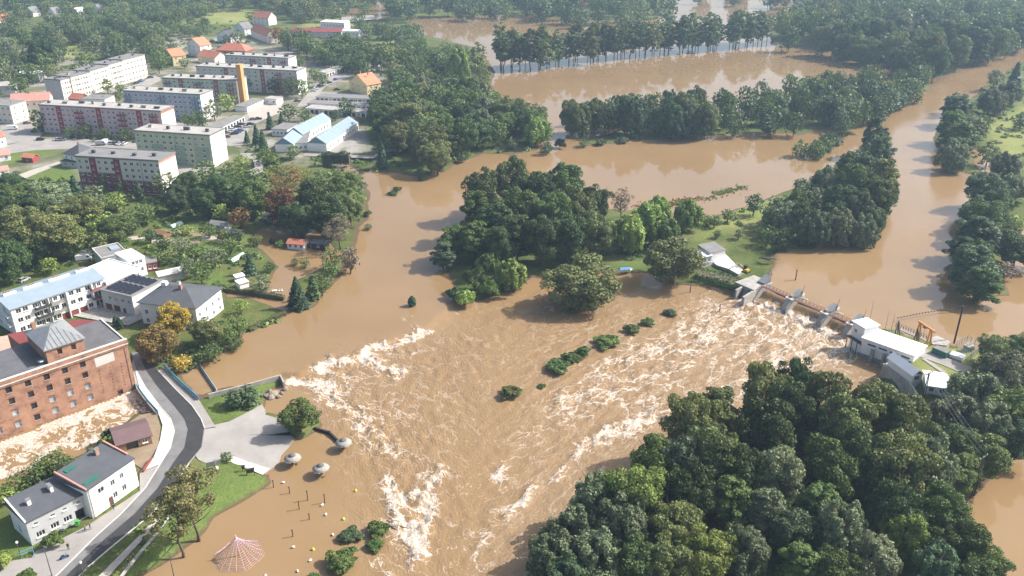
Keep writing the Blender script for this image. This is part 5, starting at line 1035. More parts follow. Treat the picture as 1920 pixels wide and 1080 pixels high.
# kindergarten with blue roofs
kg = 'kindergarten wings with blue roofs'
def wing(label, FL, FR, depth, h, rise, extd=0):
    b_ = Bld('kindergarten_wing', label, FL, FR, TZ + h, TZ, depth, 'building', kg)
    n = int(depth / 3.2); sh = [(1.0 + (depth - 3) * c / (n - 1), .8, 1.4, 1.9) for c in range(n)]
    b_.walls('white_wall', [], None, 2.0, sh); b_.wins(sh, side='R')
    b_.gable('roof_blue', rise, .25, gable_mat='blue_panel', along='y')
    for c in range(1, int(depth / 4)): b_.part('roof_seam', 'roof_blue', lambda mb, c=c: (mb.bar((-.25, c * 4, h - .05), (b_.W / 2, c * 4, h + rise + .2), .08, .12), mb.bar((b_.W + .25, c * 4, h - .05), (b_.W / 2, c * 4, h + rise + .2), .08, .12)), b_.roof)
    return b_
wing('nearest long kindergarten wing with blue pitched roof', (576, 268), (612, 270), 44, 4.2, 3.2)
wing('short left kindergarten wing with blue pitched roof', (515, 270.5), (550, 271), 16, 4.0, 3.2)
wing('rear kindergarten wing with blue pitched roof and dark gable', (537, 250), (567, 252), 34, 4.4, 3.2)
house('kindergarten_link', 'flat grey roofed link between the two blue kindergarten roofs', (551, 270), (576, 269), 44, 3.6, .1, 'white_wall', 'roof_felt', style='flat', rows=1, cols=3, chim=2, cat='building', side_cols=0)
house('kindergarten_annex', 'flat grey annex at the left of the kindergarten', (509, 242), (538, 244), 13, 3.6, .1, 'white_wall', 'roof_felt', style='flat', rows=1, cols=4, chim=0, cat='building', side_cols=0)
# garages
def garages(label, FL, FR, depth, n, h=2.8, roof='roof_felt', door='frame_brown', zg=TZ):
    b_ = Bld('garage_row', label, FL, FR, zg + h, zg, depth, 'garages', 'rows of lock-up garages')
    w = b_.W / n; hs = [(w * k + w * .12, .02, w * .76, 2.2) for k in range(n)]
    b_.walls('white_wall', hs, None, 1.0, depth=.2); b_.flat_roof(roof, .2, .22, 'concrete_dark', slope=.25)
    for k, h_ in enumerate(hs):
        def door_(mb, h_=h_):
            mb.box(h_[0], h_[0] + h_[2], .12, .18, h_[1], h_[1] + h_[3])
            for q_ in range(1, 4): mb.box(h_[0] + h_[2] * q_ / 4 - .02, h_[0] + h_[2] * q_ / 4 + .02, .10, .119, h_[1] + .05, h_[1] + h_[3] - .05)
        b_.part('garage_door', ['frame_brown', 'steel_dark', 'roof_brown', 'grey_wall'][k % 4] if door == 'mix' else door, door_)
    return b_
garages('garage row below the yellow house with brown doors', (592, 182), (694, 186), 9, 13, door='mix')
garages('second garage row down from the yellow house', (576, 194), (694, 199), 8, 14, door='steel_dark')
garages('third garage row from the yellow house, nearest the kindergarten', (572, 203), (694, 212), 8, 14, door='mix', roof='roof_felt_pale')
garages('garage row at the car park beside the green slab', (414, 240), (458, 218), 6.5, 8, door='steel_dark')
garages('low white workshop row at the dirt yard', (463, 201), (497, 186), 8, 6, door='grey_wall')
garages('long low garage row behind the trees near the yellow house', (612, 137), (660, 122), 7, 10, roof='roof_felt_pale', door='mix')
house('kiosk', 'small white cube building at the dirt yard', (495, 185), (518, 187), 7, 3.2, .1, 'white_wall', 'roof_felt_pale', style='flat', rows=1, cols=2, chim=0, side_cols=0)
house('shed', 'low grey shed among trees right of the yellow house', (762, 150), (795, 153), 8, 3, .1, 'grey_wall', 'roof_felt', style='flat', rows=1, cols=3, chim=0, side_cols=0)
house('shed', 'orange garden cabin at the wood edge', (774, 138), (784, 139), 5, 2.8, 1.4, 'orange_wall', 'tile_orange', 'x', rows=1, cols=1, chim=0, side_cols=0)

# ------------------------------------------------------------------ the brick mill
mz = -.6
ml = Bld('brick_mill', 'big ruined red brick mill with tower above the foaming mill race', (0, 721), (236, 641), 14.2, mz, 16.2, 'mill', None, 22)
W, D, H = ml.W, ml.D, ml.H
def mill_x(px, py, z): return ml.loc(px, py, z)
rows_z = [-1.0, 2.2, 5.5, 8.8, 11.9]
wins = []
x5 = [W - 12.0 - 4.3 * k for k in range(9)]
for k, x in enumerate(x5):
    for r, z in enumerate(rows_z):
        if r == 0 and k < 2: continue
        wins.append((x, z, 1.35, 1.55))
wins.append((W - 4.6, .6, 1.3, 1.3)); wins.append((W - 9.6, -1.0, 1.6, .9))
wins = [w for w in wins if not any(o is not w and abs(o[0] - w[0]) < 1.8 and abs(o[1] - w[1]) < 1.7 and o in wins[:wins.index(w)] for o in wins)]
ml.walls('brick', wins, None, 1.8, [(3, 3.3, 1.2, 1.5), (8, 3.3, 1.2, 1.5), (3, 7.6, 1.2, 1.5), (8, 7.6, 1.2, 1.5)], depth=.35)
ml.wins([(3, 3.3, 1.2, 1.5), (8, 3.3, 1.2, 1.5), (3, 7.6, 1.2, 1.5), (8, 7.6, 1.2, 1.5)], 'frame_brown', side='R', dep=.3)
def sashes(w, h, n=4):
    f = MB(); f.box(0, .08, .24, .32, 0, h); f.box(w - .08, w, .24, .32, 0, h); f.box(.08, w - .08, .24, .32, 0, .08); f.box(.08, w - .08, .24, .32, h - .08, h)
    for k in range(1, n): f.box(w * k / n - .02, w * k / n + .02, .26, .31, .08, h - .08); f.box(.08, w - .08, .265, .305, h * k / n - .02, h * k / n + .02)
    p = MB(); p.box(.02, w - .02, .33, .345, .02, h - .02)
    s_ = MB(); s_.box(-.12, w + .12, -.14, .24, -.12, 0)
    # segmental brick arch over the opening
    a = MB(); pts = [(-.14, h - .16), (w * .1, h + .02), (w * .3, h + .12), (w * .5, h + .16), (w * .7, h + .12), (w * .9, h + .02), (w + .14, h - .16)]
    for (xa, za), (xb, zb) in zip(pts[:-1], pts[1:]): V = [(xa, -.05, za), (xb, -.05, zb), (xb, -.05, zb + .28), (xa, -.05, za + .28)]; a.add(V + [(x, 0, z) for x, _, z in V], [(0, 1, 2, 3), (3, 2, 6, 7), (1, 0, 4, 5), (0, 3, 7, 4), (2, 1, 5, 6)])
    return f, p, s_, a
cache = {}
rw = random.Random(4)
for (x, z, w, h) in wins:
    pale = z in (rows_z[1], rows_z[2]) and rw.random() < .8
    k = (w, h)
    if k not in cache:
        f, p, s_, a = sashes(w, h); cache[k] = (f.mesh('sash', 'frame_brown'), f.mesh('sash', 'window_frame'), p.mesh('pane', 'glass'), p.mesh('pane', 'glass_pale'), s_.mesh('sill', 'concrete'), a.mesh('arch', 'brick_dark'))
    c = cache[k]
    e = bpy.data.objects.new('window', c[1] if pale else c[0]); link(e, ml.o); e.location = (x, 0, z)
    put('pane', c[3] if pale else c[2], e); put('sill', c[4], e); put('arch', c[5], e)
# cornice, parapet, corner pier, poster, wall anchors, ruined plinth
ml.part('cornice', ['paving_white', 'brick'], lambda mb: (mb.box(-.2, W + .35, -.42, -.003, H - .55, H - .30), mb.box(-.2, W + .25, -.26, -.003, H - 1.1, H - .553, 1), mb.box(-.2, W + .28, -.30, .4, H - .297, H + .75, 1), mb.box(-.2, W + .34, -.36, .46, H + .753, H + .90)))
ml.part('corner_pier', 'brick', lambda mb: (mb.box(W - .75, W + .14, -.14, -.003, -1.8, H - 1.1), mb.box(W + .003, W + .14, .0, .8, -1.8, H - 1.1)))
ml.part('poster_remnant', 'paving_white', lambda mb: mb.prism([(W - 8.4, -.02), (W - 3.6, -.02), (W - 3.6, -.003), (W - 8.4, -.003)], [10.6, 10.8, 10.8, 10.6], [13.2, 13.3, 13.3, 13.2]))
for k, xx in enumerate((W - 8.0, W - 5.2, W - 2.4)):
    for j in range(8): ml.part('wall_anchor', 'steel_dark', lambda mb: mb.box(xx - .10, xx + .10, -.06, -.002, 3.0 + j * .9 - .14, 3.0 + j * .9 + .14))
def plinth(mb):
    r_ = random.Random(2); x = 0.0
    while x < W - 6:
        w = r_.uniform(1.2, 3.0); mb.box(x, min(x + w, W - 6), -r_.uniform(.25, .7), -.004, -1.8, r_.uniform(-.4, .35)); x += w + r_.uniform(0.05, .4)
ml.part('broken_plinth', 'rock', plinth)
# flat tarred roof rising slightly to the back, with raised edge at right
ml.part('roof', ['roof_tar', 'concrete'], lambda mb: mb.prism([(-.2, .47), (W + .15, .47), (W + .15, D), (-.2, D)], H - .3, [H + .25, H + .25, H + .75, H + .75], 0, 1))
ml.part('verge', 'paving_white', lambda mb: mb.bar((W + .02, .5, H + .40), (W + .02, D, H + .92), .35, .30))
ml.part('rear_roof', ['tile_darkred', 'brick'], lambda mb: mb.prism([(W - 20, D + .02), (W + .1, D + .02), (W - 4, D + 8), (W - 20, D + 12)], [H - 6] * 4, [H + .4, H + .4, H - .8, H - .8], 0, 1))
# tower
tx0 = 22 + 11.5; tx1 = tx0 + 9.0
ty0, ty1 = 1.4, 15.2; th = 4.3; tw_ = [(tx0 + 2.6, 1.6), (tx0 + 5.9, 1.6)]
def tow(mb):
    wall_holes(mb, (tx0, ty0, H), (1, 0, 0), tx1 - tx0, th, [(2.6, 1.9, 1.1, 1.5), (5.9, 1.9, 1.1, 1.5)], .3)
    wall_holes(mb, (tx1, ty0, H), (0, 1, 0), ty1 - ty0, th, [], .3); wall_holes(mb, (tx1, ty1, H), (-1, 0, 0), tx1 - tx0, th, [], .3); wall_holes(mb, (tx0, ty1, H), (0, -1, 0), ty1 - ty0, th, [], .3)
ttow = ml.part('tower', 'brick', tow)
for x in (tx0 + 2.6, tx0 + 5.9):
    f, p, s_, a = sashes(1.1, 1.5, 3); e = f.build('tower_window', 'frame_brown', ttow, (x, ty0, H + 1.9)); p.build('pane', 'glass', e) if False else None
    p.build('tower_pane', 'glass', ttow, (x, ty0, H + 1.9)); a.build('tower_arch', 'brick_dark', ttow, (x, ty0, H + 1.9))
def trf(mb):
    o = .45; z = H + th; A = [(tx0 - o, ty0 - o, z), (tx1 + o, ty0 - o, z), (tx1 + o, ty1 + o, z), (tx0 - o, ty1 + o, z)]; cx, cy = (tx0 + tx1) / 2, (ty0 + ty1) / 2
    R_ = [(cx - .3, cy, z + 2.7), (cx + .3, cy, z + 2.7)]
    mb.add(A + R_, [(0, 1, 5, 4), (1, 2, 5), (2, 3, 4, 5), (3, 0, 4)]); mb.add([(x, y, zz - .25) for x, y, zz in A] + A, [(3, 2, 1, 0), (0, 1, 5, 4), (1, 2, 6, 5), (2, 3, 7, 6), (3, 0, 4, 7)])
    for k in range(1, 9):
        t = k / 9; a = Vector(A[0]).lerp(Vector(A[1]), t); s = 1 - abs(t - .5) * 2; b2 = a.lerp(Vector((a.x, cy, z + 2.7)), s * .98 if s < 1 else .98)
        mb.bar(a + Vector((0, 0, .03)), b2 + Vector((0, 0, .03)), .07, .08, 1)
mroof = ml.part('tower_roof', ['metal_grey', 'steel_dark'], trf, ttow)
ml.part('tower_chimney', 'brick', lambda mb: mb.box(tx0 + 1.2, tx0 + 2.1, ty1 - 2.2, ty1 - 1.2, H + th - .2, H + th + 2.6), ttow)
ml.part('satellite_dish', 'plastic_white', lambda mb: mb.lathe([(.02, H + 1.0), (.45, H + 1.1), (.75, H + 1.35)], 14, 0, (tx0 - 1.3, ty0 + 1.0)))
# salmon roofed outbuilding seen at the left edge
house('outbuilding', 'outbuilding with flat salmon-coloured roof at the left picture edge', (-40, 668), (21, 658), 9, 7, .3, 'brick_dark', 'tile_salmon', style='flat', zg=1, rows=2, cols=3, chim=0)

# ------------------------------------------------------------------ white apartment house with low roof
ap = Bld('apartment_house', 'long white three-storey apartment house with blue-grey roof and balconies', (19, 580), (194, 522), 10.4, 1.3, 13.5, 'apartment house')
W, D, H = ap.W, ap.D, ap.H
holes = []
cols_x = [.045, .115, .215, .30, .42, .50, .60, .68, .78, .90]
for j, t in enumerate(cols_x):
    for r in range(3):
        if j in (3, 4, 9): holes.append((t * W - .9, .7 + r * 2.95, 1.0, 2.0)); holes.append((t * W + .35, 1.2 + r * 2.95, 1.2, 1.4))
        elif not (r == 0 and j in (5, 6, 7)): holes.append((t * W, 1.15 + r * 2.95, 1.5, 1.45))
holes += [(.50 * W - .5, .1, 2.4, 2.2), (.60 * W - .6, .1, 2.4, 2.2), (.68 * W, .1, 2.4, 2.2)]
ap.walls('white_wall', holes, 'white_wall', 2.0, left_holes=[(3, 1.2, 1.2, 1.4), (3, 4.1, 1.2, 1.4), (8, 4.1, 1.2, 1.4), (3, 7.0, 1.2, 1.4), (8, 7, 1.2, 1.4)])
ap.wins([h for h in holes if h[3] != 2.2]); ap.wins([(3, 1.2, 1.2, 1.4), (3, 4.1, 1.2, 1.4), (8, 4.1, 1.2, 1.4), (3, 7.0, 1.2, 1.4), (8, 7, 1.2, 1.4)], side='L')
for h_ in holes:
    if h_[3] == 2.2: ap.part('garage_door', 'tile_darkred', lambda mb: mb.box(h_[0], h_[0] + h_[2], .1, .18, h_[1], h_[1] + h_[3]))
ap.gable('roof_bluegrey', 1.5, .5, gable_mat='white_wall')
ap.part('fire_wall', 'white_wall', lambda mb: [mb.box(W * a, W * b_, D / 2 - .22, D / 2 + .22, H + .9, H + 2.3) for a, b_ in ((.05, .18), (.25, .45), (.52, .75), (.82, .98))], ap.roof)
for t in (.1, .35, .62, .9): ap.chimney(W * t, D / 2 + 1.0, 1.6, .7, 1.2, 'brick', z=H + .8)
for j in (3, 4, 9):
    for r in (1, 2):
        def bal(mb):
            x = cols_x[j] * W + .3; z = .45 + r * 2.95
            mb.box(x - 2.2, x + 2.2, -1.3, -.004, z, z + .15); mb.box(x - 2.2, x + 2.2, -1.34, -1.303, z + .1, z + 1.05, 1); mb.box(x - 2.24, x - 2.203, -1.3, -.004, z + .1, z + 1.05, 1); mb.box(x + 2.203, x + 2.24, -1.3, -.004, z + .1, z + 1.05, 1)
        ap.part('balcony', ['white_wall', 'steel_dark' if j == 3 else 'paving' if j == 4 else 'maroon_wall'], bal)
for x in (.37, .56, .84): ap.part('bay', 'white_wall', lambda mb: mb.box(W * x, W * x + .25, -.9, -.003, -1, H - .3))
for r in range(2): ap.part('end_balcony', ['white_wall', 'red_panel'], lambda mb: (mb.box(-1.2, -.004, .6, 4.2, 3.4 + r * 2.95, 3.55 + r * 2.95), mb.box(-1.24, -1.203, .6, 4.2, 3.45 + r * 2.95, 4.4 + r * 2.95, 0), mb.box(-1.26, -1.243, .6, 4.2, 3.45 + r * 2.95, 3.56 + r * 2.95, 1)))
# white flat hall, solar house, villa, extensions
wh = Bld('white_hall', 'white flat-roofed hall behind the apartment house', (199, 531), (264, 503), 9.0, 1.5, 15, 'hall'); hs = grid_holes(wh.W, wh.H, 3, 1, 1.0, .9, 3, wh.W - 1, 5.4)
wh.walls('white_wall', hs); wh.wins(hs); wh.flat_roof('roof_white', .15, .2, 'roof_white', .3)
wh2 = Bld('white_annex', 'second white flat roof stepping down behind the white hall', (240, 491), (271, 482), 8.0, 1.5, 10, 'annex'); hs = grid_holes(wh2.W, wh2.H, 3, 2, 1.1, 1.3, 1, wh2.W - 1, 2.0, 2.8)
wh2.walls('white_wall', hs, None, 2, [(2, 4, 1.2, 1.3), (5, 4, 1.2, 1.3)]); wh2.wins(hs); wh2.wins([(2, 4, 1.2, 1.3), (5, 4, 1.2, 1.3)], side='R'); wh2.flat_roof('roof_white', .15, .2, 'roof_white', .2)
gx = Bld('grey_extension', 'grey felt-roofed extension at the back of the white hall', (190, 485), (238, 474), 6.5, 1.5, 11, 'annex'); hs = grid_holes(gx.W, gx.H, 4, 1, 1.1, 1.2, 1, gx.W - 1, 1.4); gx.walls('grey_wall', hs); gx.wins(hs); gx.flat_roof('roof_felt', .15, .2, 'paving_white', .25); gx.part('skylight', 'glass_pale', lambda mb: mb.box(gx.W * .55, gx.W * .9, 5, 9, gx.top + .02, gx.top + .3), gx.roof)
rs = house('red_shed', 'little red shed with grey roof behind the white hall', (275, 494), (294, 491), 5, 3.2, .3, 'red_panel', 'roof_felt', style='flat', zg=1.5, rows=1, cols=2, chim=0, side_cols=0)
so = Bld('solar_house', 'two-storey house whose flat roof carries rows of solar panels', (247, 557), (306, 527), 8.2, 1.3, 13.0, 'house', None); W, D, H = so.W, so.D, so.H
lh = [(D - 2.2 - 2.6 * k, 4.2, 1.0, 1.2) for k in range(4)] + [(1.0, .1, 2.6, 2.5), (4.4, .1, 2.6, 2.5), (8.2, .1, 1.2, 2.2)]
so.walls('white_wall', [], 'grey_wall', 2, [], left_holes=lh); so.wins([h for h in lh if h[1] > 1], side='L')
for h_ in lh[4:]: so.part('door', 'frame_brown', lambda mb: mb.box(.10, .18, D - h_[0] - h_[2], D - h_[0], h_[1], h_[1] + h_[3]))
so.flat_roof('roof_felt', .25, .3, 'concrete', .0)
for r in range(5):
    for c in range(8):
        if c in (4,): continue
        def pan(mb, r=r, c=c):
            x = .8 + c * (W - 1.8) / 8; y = .9 + r * (D - 2.2) / 5; w = (W - 1.8) / 8 - .12; d = 1.55; z = so.top + .08
            mb.prism([(x, y), (x + w, y), (x + w, y + d), (x, y + d)], [z, z, z + .55, z + .55], [z + .05, z + .05, z + .60, z + .60], 0, 1)
        so.part('solar_panel', ['solar', 'metal_grey'], pan, so.roof)
vi = Bld('grey_roof_villa', 'white villa with dark grey hipped roof at the flood edge', (261, 566), (366, 577), 8.8, 1.2, 14.5, 'villa', None, 0, 0); W, D, H = vi.W, vi.D, vi.H
fh = [(W * (c + .5) / 5 - .6, .9 + 2.9 * r, 1.1, 1.4) for c in range(5) for r in range(2)]; lh = [(D * (c + .5) / 4 - .6, .9 + 2.9 * r, 1.1, 1.4) for c in range(4) for r in range(2)]
vi.walls('white_wall', fh, None, 2, lh, left_holes=lh); vi.wins(fh); vi.wins(lh, side='L'); vi.wins(lh, side='R'); vi.hip('roof_dark', 2.6, .7)
vi.chimney(W * .55, D * .45, .8, .8, 1.5, 'tile_red', vi.top - .9); vi.chimney(W * .45, D * .6, .9, .7, 1.5, 'white_wall', vi.top - .9); vi.part('dormer', ['white_wall', 'glass'], lambda mb: (mb.box(1.2, 2.8, D * .68, D * .78, H + .5, H + 2.2), mb.box(1.17, 1.198, D * .70, D * .76, H + 1.0, H + 1.9, 1)), vi.roof)

# ------------------------------------------------------------------ the two joined houses at lower left
ha = Bld('grey_house', 'left house of the joined pair, grey walls and dark felt roof', (48, 981), (160, 925), FG + 5.6, FG, 8.2, 'house'); W, D, H = ha.W, ha.D, ha.H
fh = [(W * .10, 1.0, 1.7, 1.3), (W * .34, 1.2, 1.7, 1.3), (W * .56, 1.2, 1.7, 1.3), (W * .76, .1, 2.6, 2.6)] + [(W * t, 4.1, .9, .55) for t in (.10, .38, .58, .82)]
ha.walls('grey_wall', fh, 'white_wall', 2, [], left_holes=[(3, 1.2, 1.1, 1.3)])
for h_ in fh:
    if h_[2] == 2.6: ha.part('open_shopfront', ['frame_brown', 'glass'], lambda mb: (mb.box(h_[0], h_[0] + 2.6, .9, 1.0, .1, 2.7, 1), mb.box(h_[0] + .002, h_[0] + .1, .02, .9, .1, 2.7), mb.box(h_[0] + 2.5, h_[0] + 2.598, .02, .9, .1, 2.7)))
    else: ha.wins([h_], bars=2 if h_[2] > 1 else 0)
ha.wins([(3, 1.2, 1.1, 1.3)], side='L'); ha.flat_roof('roof_dark', .25, .25, 'roof_dark', 0, 1.4)
ha.part('verge', 'white_wall', lambda mb: mb.bar((-.1, -.2, H + .42), (-.1, D + .2, H + 1.8), .3, .35), ha.roof)
ha.chimney(W * .62, D * .62, .6, 1.6, 1.0, 'white_wall', H + .9); ha.chimney(W * .22, D * .5, .7, .8, .9, 'white_wall', H + .8)
ha.part('garage_mouth', 'frame_brown', lambda mb: mb.box(W * .02, W * .22, -1.6, -.01, .0, .12)) if False else None
hb = Bld('white_house', 'right house of the joined pair, white walls and felt roof with skylights', (162, 921), (250, 861), FG + 7.0, FG, 8.6, 'house'); W, D, H = hb.W, hb.D, hb.H
fh = [(W * .20, 4.4, 1.5, 1.3), (W * .46, 1.0, 1.1, 1.5), (W * .46, 4.2, 1.1, 1.4), (W * .66, 1.2, 1.1, 1.5), (W * .66, 4.4, 1.0, 1.3)]
hb.walls('white_wall', fh); hb.wins(fh); hb.flat_roof('roof_dark', .25, .25, 'roof_dark', 0, 1.5)
hb.part('left_verge', 'tile_pink', lambda mb: mb.bar((-.1, -.2, H + .44), (-.1, D + .2, H + 1.98), .35, .4), hb.roof); hb.part('right_verge', 'tile_pink', lambda mb: mb.bar((W + .1, D * .2, H + .7), (W + .1, D + .2, H + 1.98), .35, .4), hb.roof)
hb.part('skylight', 'container_green', lambda mb: mb.prism([(.9, .9), (4.4, .9), (4.4, 2.0), (.9, 2.0)], [H + .40, H + .40, H + .6, H + .6], [H + .52, H + .52, H + .72, H + .72]), hb.roof); hb.part('skylight', 'container_green', lambda mb: mb.prism([(1.2, D - 1.8), (3.6, D - 1.8), (3.6, D - .8), (1.2, D - .8)], [H + 1.5] * 4, [H + 1.62, H + 1.62, H + 1.75, H + 1.75]), hb.roof)
hb.chimney(W * .72, D * .78, .9, .6, 1.2, 'brick', H + 1.2); hb.part('gutter_pipe', 'steel_dark', lambda mb: mb.tube([(.3, -.15, 0), (.3, -.15, H)], .07, 6)); hb.part('door', 'frame_brown', lambda mb: (mb.box(W * .40 - .5, W * .40 + .5, -.05, -.003, 0, 2.1)))
# brown shed beside the race
sh = Bld('brown_shed', 'shed with brown pitched roof and terrace beside the mill race', (219, 835), (283, 816), FG + 2.4, FG, 8.0, 'shed'); W, D, H = sh.W, sh.D, sh.H
sh.walls('wood', [(W * .72, .9, 1.2, 1.0), (W * .25, .1, 2.6, 2.0)], None, 3); sh.wins([(W * .72, .9, 1.2, 1.0)]); sh.part('doorway', 'steel_dark', lambda mb: mb.box(W * .25, W * .25 + 2.6, .6, .65, .1, 2.1)); sh.gable('roof_brown', 1.3, .35, gable_mat='wood')
# ------------------------------------------------------------------ paved ground
def sheet(name, pts, z, mat_, th=0.0, kind='structure', zs=None, mside='concrete', parent=None):
    P = [G(p[0], p[1], z)[:2] for p in pts]; mb = MB(); zz = zs or [z] * len(P)
    if th: mb.prism(P, [v - th for v in zz], zz, 0, 1)
    else:
        ar = sum(P[i][0] * P[(i + 1) % len(P)][1] - P[(i + 1) % len(P)][0] * P[i][1] for i in range(len(P)))
        idx = list(range(len(P))); mb.add([(p[0], p[1], zz[i]) for i, p in enumerate(P)], [idx if ar > 0 else idx[::-1]])
    o = mb.build(name, [mat_, mside], parent)
    if kind: o['kind'] = kind
    return o
def strip(name, Lp, Rp, z, mat_, th=0.0, zs=None, mside='concrete'):
    A = [np.array(G(p[0], p[1], z)) for p in Lp]; Bq = [np.array(G(p[0], p[1], z)) for p in Rp]; mb = MB(); n = len(A)
    for arr in (A, Bq):
        for i in range(n): arr[i][2] = zs[i] if zs else z
    V = A + Bq; F = [(i, n + i, n + i + 1, i + 1) for i in range(n - 1)]
    mb.add(V, F, 0)
    if th:
        for arr, flip in ((A, 0), (Bq, 1)):
            V = arr + [a - np.array((0, 0, th)) for a in arr]; mb.add(V, [((i, i + 1, n + i + 1, n + i) if not flip else (i + 1, i, n + i, n + i + 1)) for i in range(n - 1)], 1)
    o = mb.build(name, [mat_, mside]); o['kind'] = 'structure'; return o
RZ = FG + .08
RL = [(246, 660), (250, 675), (256, 695), (272, 725), (300, 762), (320, 785), (327, 807), (319, 840), (300, 870), (272, 915), (225, 965), (180, 1005), (110, 1075), (60, 1122)]
RR = [(276, 660), (284, 675), (297, 695), (325, 725), (360, 760), (377, 785), (384, 803), (379, 838), (354, 868), (325, 915), (285, 962), (212, 1022), (165, 1062), (105, 1125)]
MIDL = [(a[0] * .56 + b_[0] * .44, a[1] * .56 + b_[1] * .44) for a, b_ in zip(RL, RR)]
strip('road', RL, RR, RZ, 'asphalt', 2.6)
strip('asphalt_resurfacing', MIDL, [(b_[0] * .97 + a[0] * .03, b_[1] * .97 + a[1] * .03) for a, b_ in zip(RL, RR)], RZ + .008, 'asphalt_dark')
strip('pavement', [(303, 688), (337, 719), (374, 751), (400, 793), (404, 800)], [(297, 695), (325, 725), (360, 760), (377, 785), (384, 803)][:5], RZ + .12, 'paving', 2.6)
strip('pavement', [(254, 698), (262, 728), (297, 775), (305, 797), (300, 825), (288, 858), (262, 885)], [(255, 695), (272, 726), (299, 763), (319, 786), (326, 808), (318, 841), (298, 871)], RZ + .12, 'paving_white', 2.2)
sheet('pavement', [(262, 886), (298, 872), (271, 916), (224, 966), (179, 1006), (109, 1076), (40, 1150), (-60, 1150), (-60, 1070), (0, 1055), (60, 1045), (65, 1035), (165, 985), (262, 920)], RZ + .11, 'paving', 1.5)
strip('footpath', [(292, 972), (262, 1003), (225, 1040), (180, 1085), (150, 1120)], [(306, 965), (278, 1000), (241, 1040), (199, 1085), (172, 1120)], RZ + .03, 'gravel')
strip('footpath', [(316, 968), (290, 1000), (255, 1040), (220, 1085)], [(321, 966), (297, 1000), (263, 1040), (228, 1085)], RZ - .05, 'gravel') 
plz = [(384, 803), (404, 796), (430, 790), (466, 772), (491, 757), (497, 768), (496, 777), (527, 786), (545, 800), (560, 815), (584, 805), (600, 800), (590, 826), (566, 845), (536, 858), (496, 888), (462, 878), (430, 868), (395, 872), (372, 862), (365, 852), (379, 838)]
plzz = [RZ - .01, RZ - .02, 1.5, 1.4, 1.35, 1.2, 1.1, .8, .6, .35, .0, -.3, -.4, -.3, -.12, .25, .9, 1.35, 1.55, RZ - .02, RZ - .01, RZ - .01]
P3 = [G(p[0], p[1], z) for p, z in zip(plz, plzz)]; mb = MB(); c0 = G(450, 815, 1.15); mb.add([c0] + P3, [(0, i + 1, (i + 1) % len(P3) + 1) for i in range(len(P3))], 0, True); mb.add(P3 + [p - np.array((0, 0, 1.5)) for p in P3], [(i, i + len(P3), (i + 1) % len(P3) + len(P3), (i + 1) % len(P3)) for i in range(len(P3))])
o = mb.build('paved_square', 'paving'); o['kind'] = 'structure'
bm = bmesh.new(); bm.from_mesh(o.data); bmesh.ops.recalc_face_normals(bm, faces=bm.faces); bm.to_mesh(o.data); bm.free()
strip('paved_edging', [(427, 867.5), (460, 877.5), (492, 887)], [(437, 858), (468, 868), (506, 876)], 1.0, 'paving_white', .3, zs=[1.50, 1.15, .55])
def kerb(name, pts, z, w=.22, h=.14, mat_='kerb'):
    mb = MB(); P = [Vector(G(p[0], p[1], z)) for p in pts]
    for a, b_ in zip(P[:-1], P[1:]): mb.bar(a, b_ + (b_ - a).normalized() * .05, w, h)
    o = mb.build(name, mat_); o['kind'] = 'structure'; return o
kerb('kerb', [(297, 695), (325, 725), (360, 760), (377, 785), (384, 803)], RZ + .06); kerb('kerb', RL[2:], RZ + .055); kerb('kerb', [(354, 869), (325, 916), (285, 963), (212, 1023), (165, 1063)], RZ + .05)
# yards and streets of the town
def tsheet(name, pts, mat_, dz=.03, z=TZ): return sheet(name, pts, z + dz, mat_)
tsheet('car_park', [(398, 240), (462, 214), (500, 196), (522, 202), (500, 222), (470, 236), (452, 276), (416, 272), (418, 255)], 'paving')
tsheet('dirt_yard', [(462, 208), (500, 190), (530, 192), (528, 210), (500, 222), (470, 226)], 'gravel', .04)
tsheet('street', [(0, 275), (60, 262), (130, 258), (250, 268), (262, 278), (180, 276), (60, 282), (0, 290)], 'paving')
tsheet('courtyard', [(180, 262), (262, 262), (262, 276), (190, 274)], 'paving', .06)
tsheet('street', [(556, 200), (580, 172), (600, 150), (640, 138), (690, 120), (700, 124), (650, 146), (612, 160), (580, 200)], 'paving', .05)
tsheet('street', [(216, 178), (250, 160), (290, 142), (302, 146), (300, 152), (240, 178)], 'paving', .05)
tsheet('garage_yard', [(580, 190), (690, 190), (694, 196), (576, 196)], 'paving', .07); tsheet('garage_yard', [(580, 172), (694, 176), (694, 186), (580, 184)], 'paving', .09)
tsheet('street', [(0, 236), (60, 232), (80, 250), (70, 262), (0, 272)], 'paving', .08)
tsheet('garden_lane', [(-10, 345), (60, 318), (110, 303), (114, 307), (70, 325), (10, 350)], 'gravel', .05)
tsheet('footpath', [(452, 284), (478, 288), (494, 305), (492, 322), (470, 330), (462, 322), (478, 314), (474, 300), (450, 290)], 'paving', .05)
tsheet('footpath', [(570, 288), (700, 292), (720, 280), (745, 278), (745, 283), (722, 286), (700, 297), (570, 292)], 'paving', .04); tsheet('terrace', [(612, 284), (676, 242), (684, 246), (628, 288)], 'paving', .05)
tsheet('courtyard', [(196, 560), (260, 580), (270, 596), (240, 610), (160, 596), (130, 590), (150, 575)], 'concrete', .06, 1.85)
tsheet('street', [(640, 32), (700, 28), (705, 36), (640, 42)], 'paving', .05); tsheet('street', [(600, 60), (690, 58), (690, 66), (600, 70)], 'paving', .06)

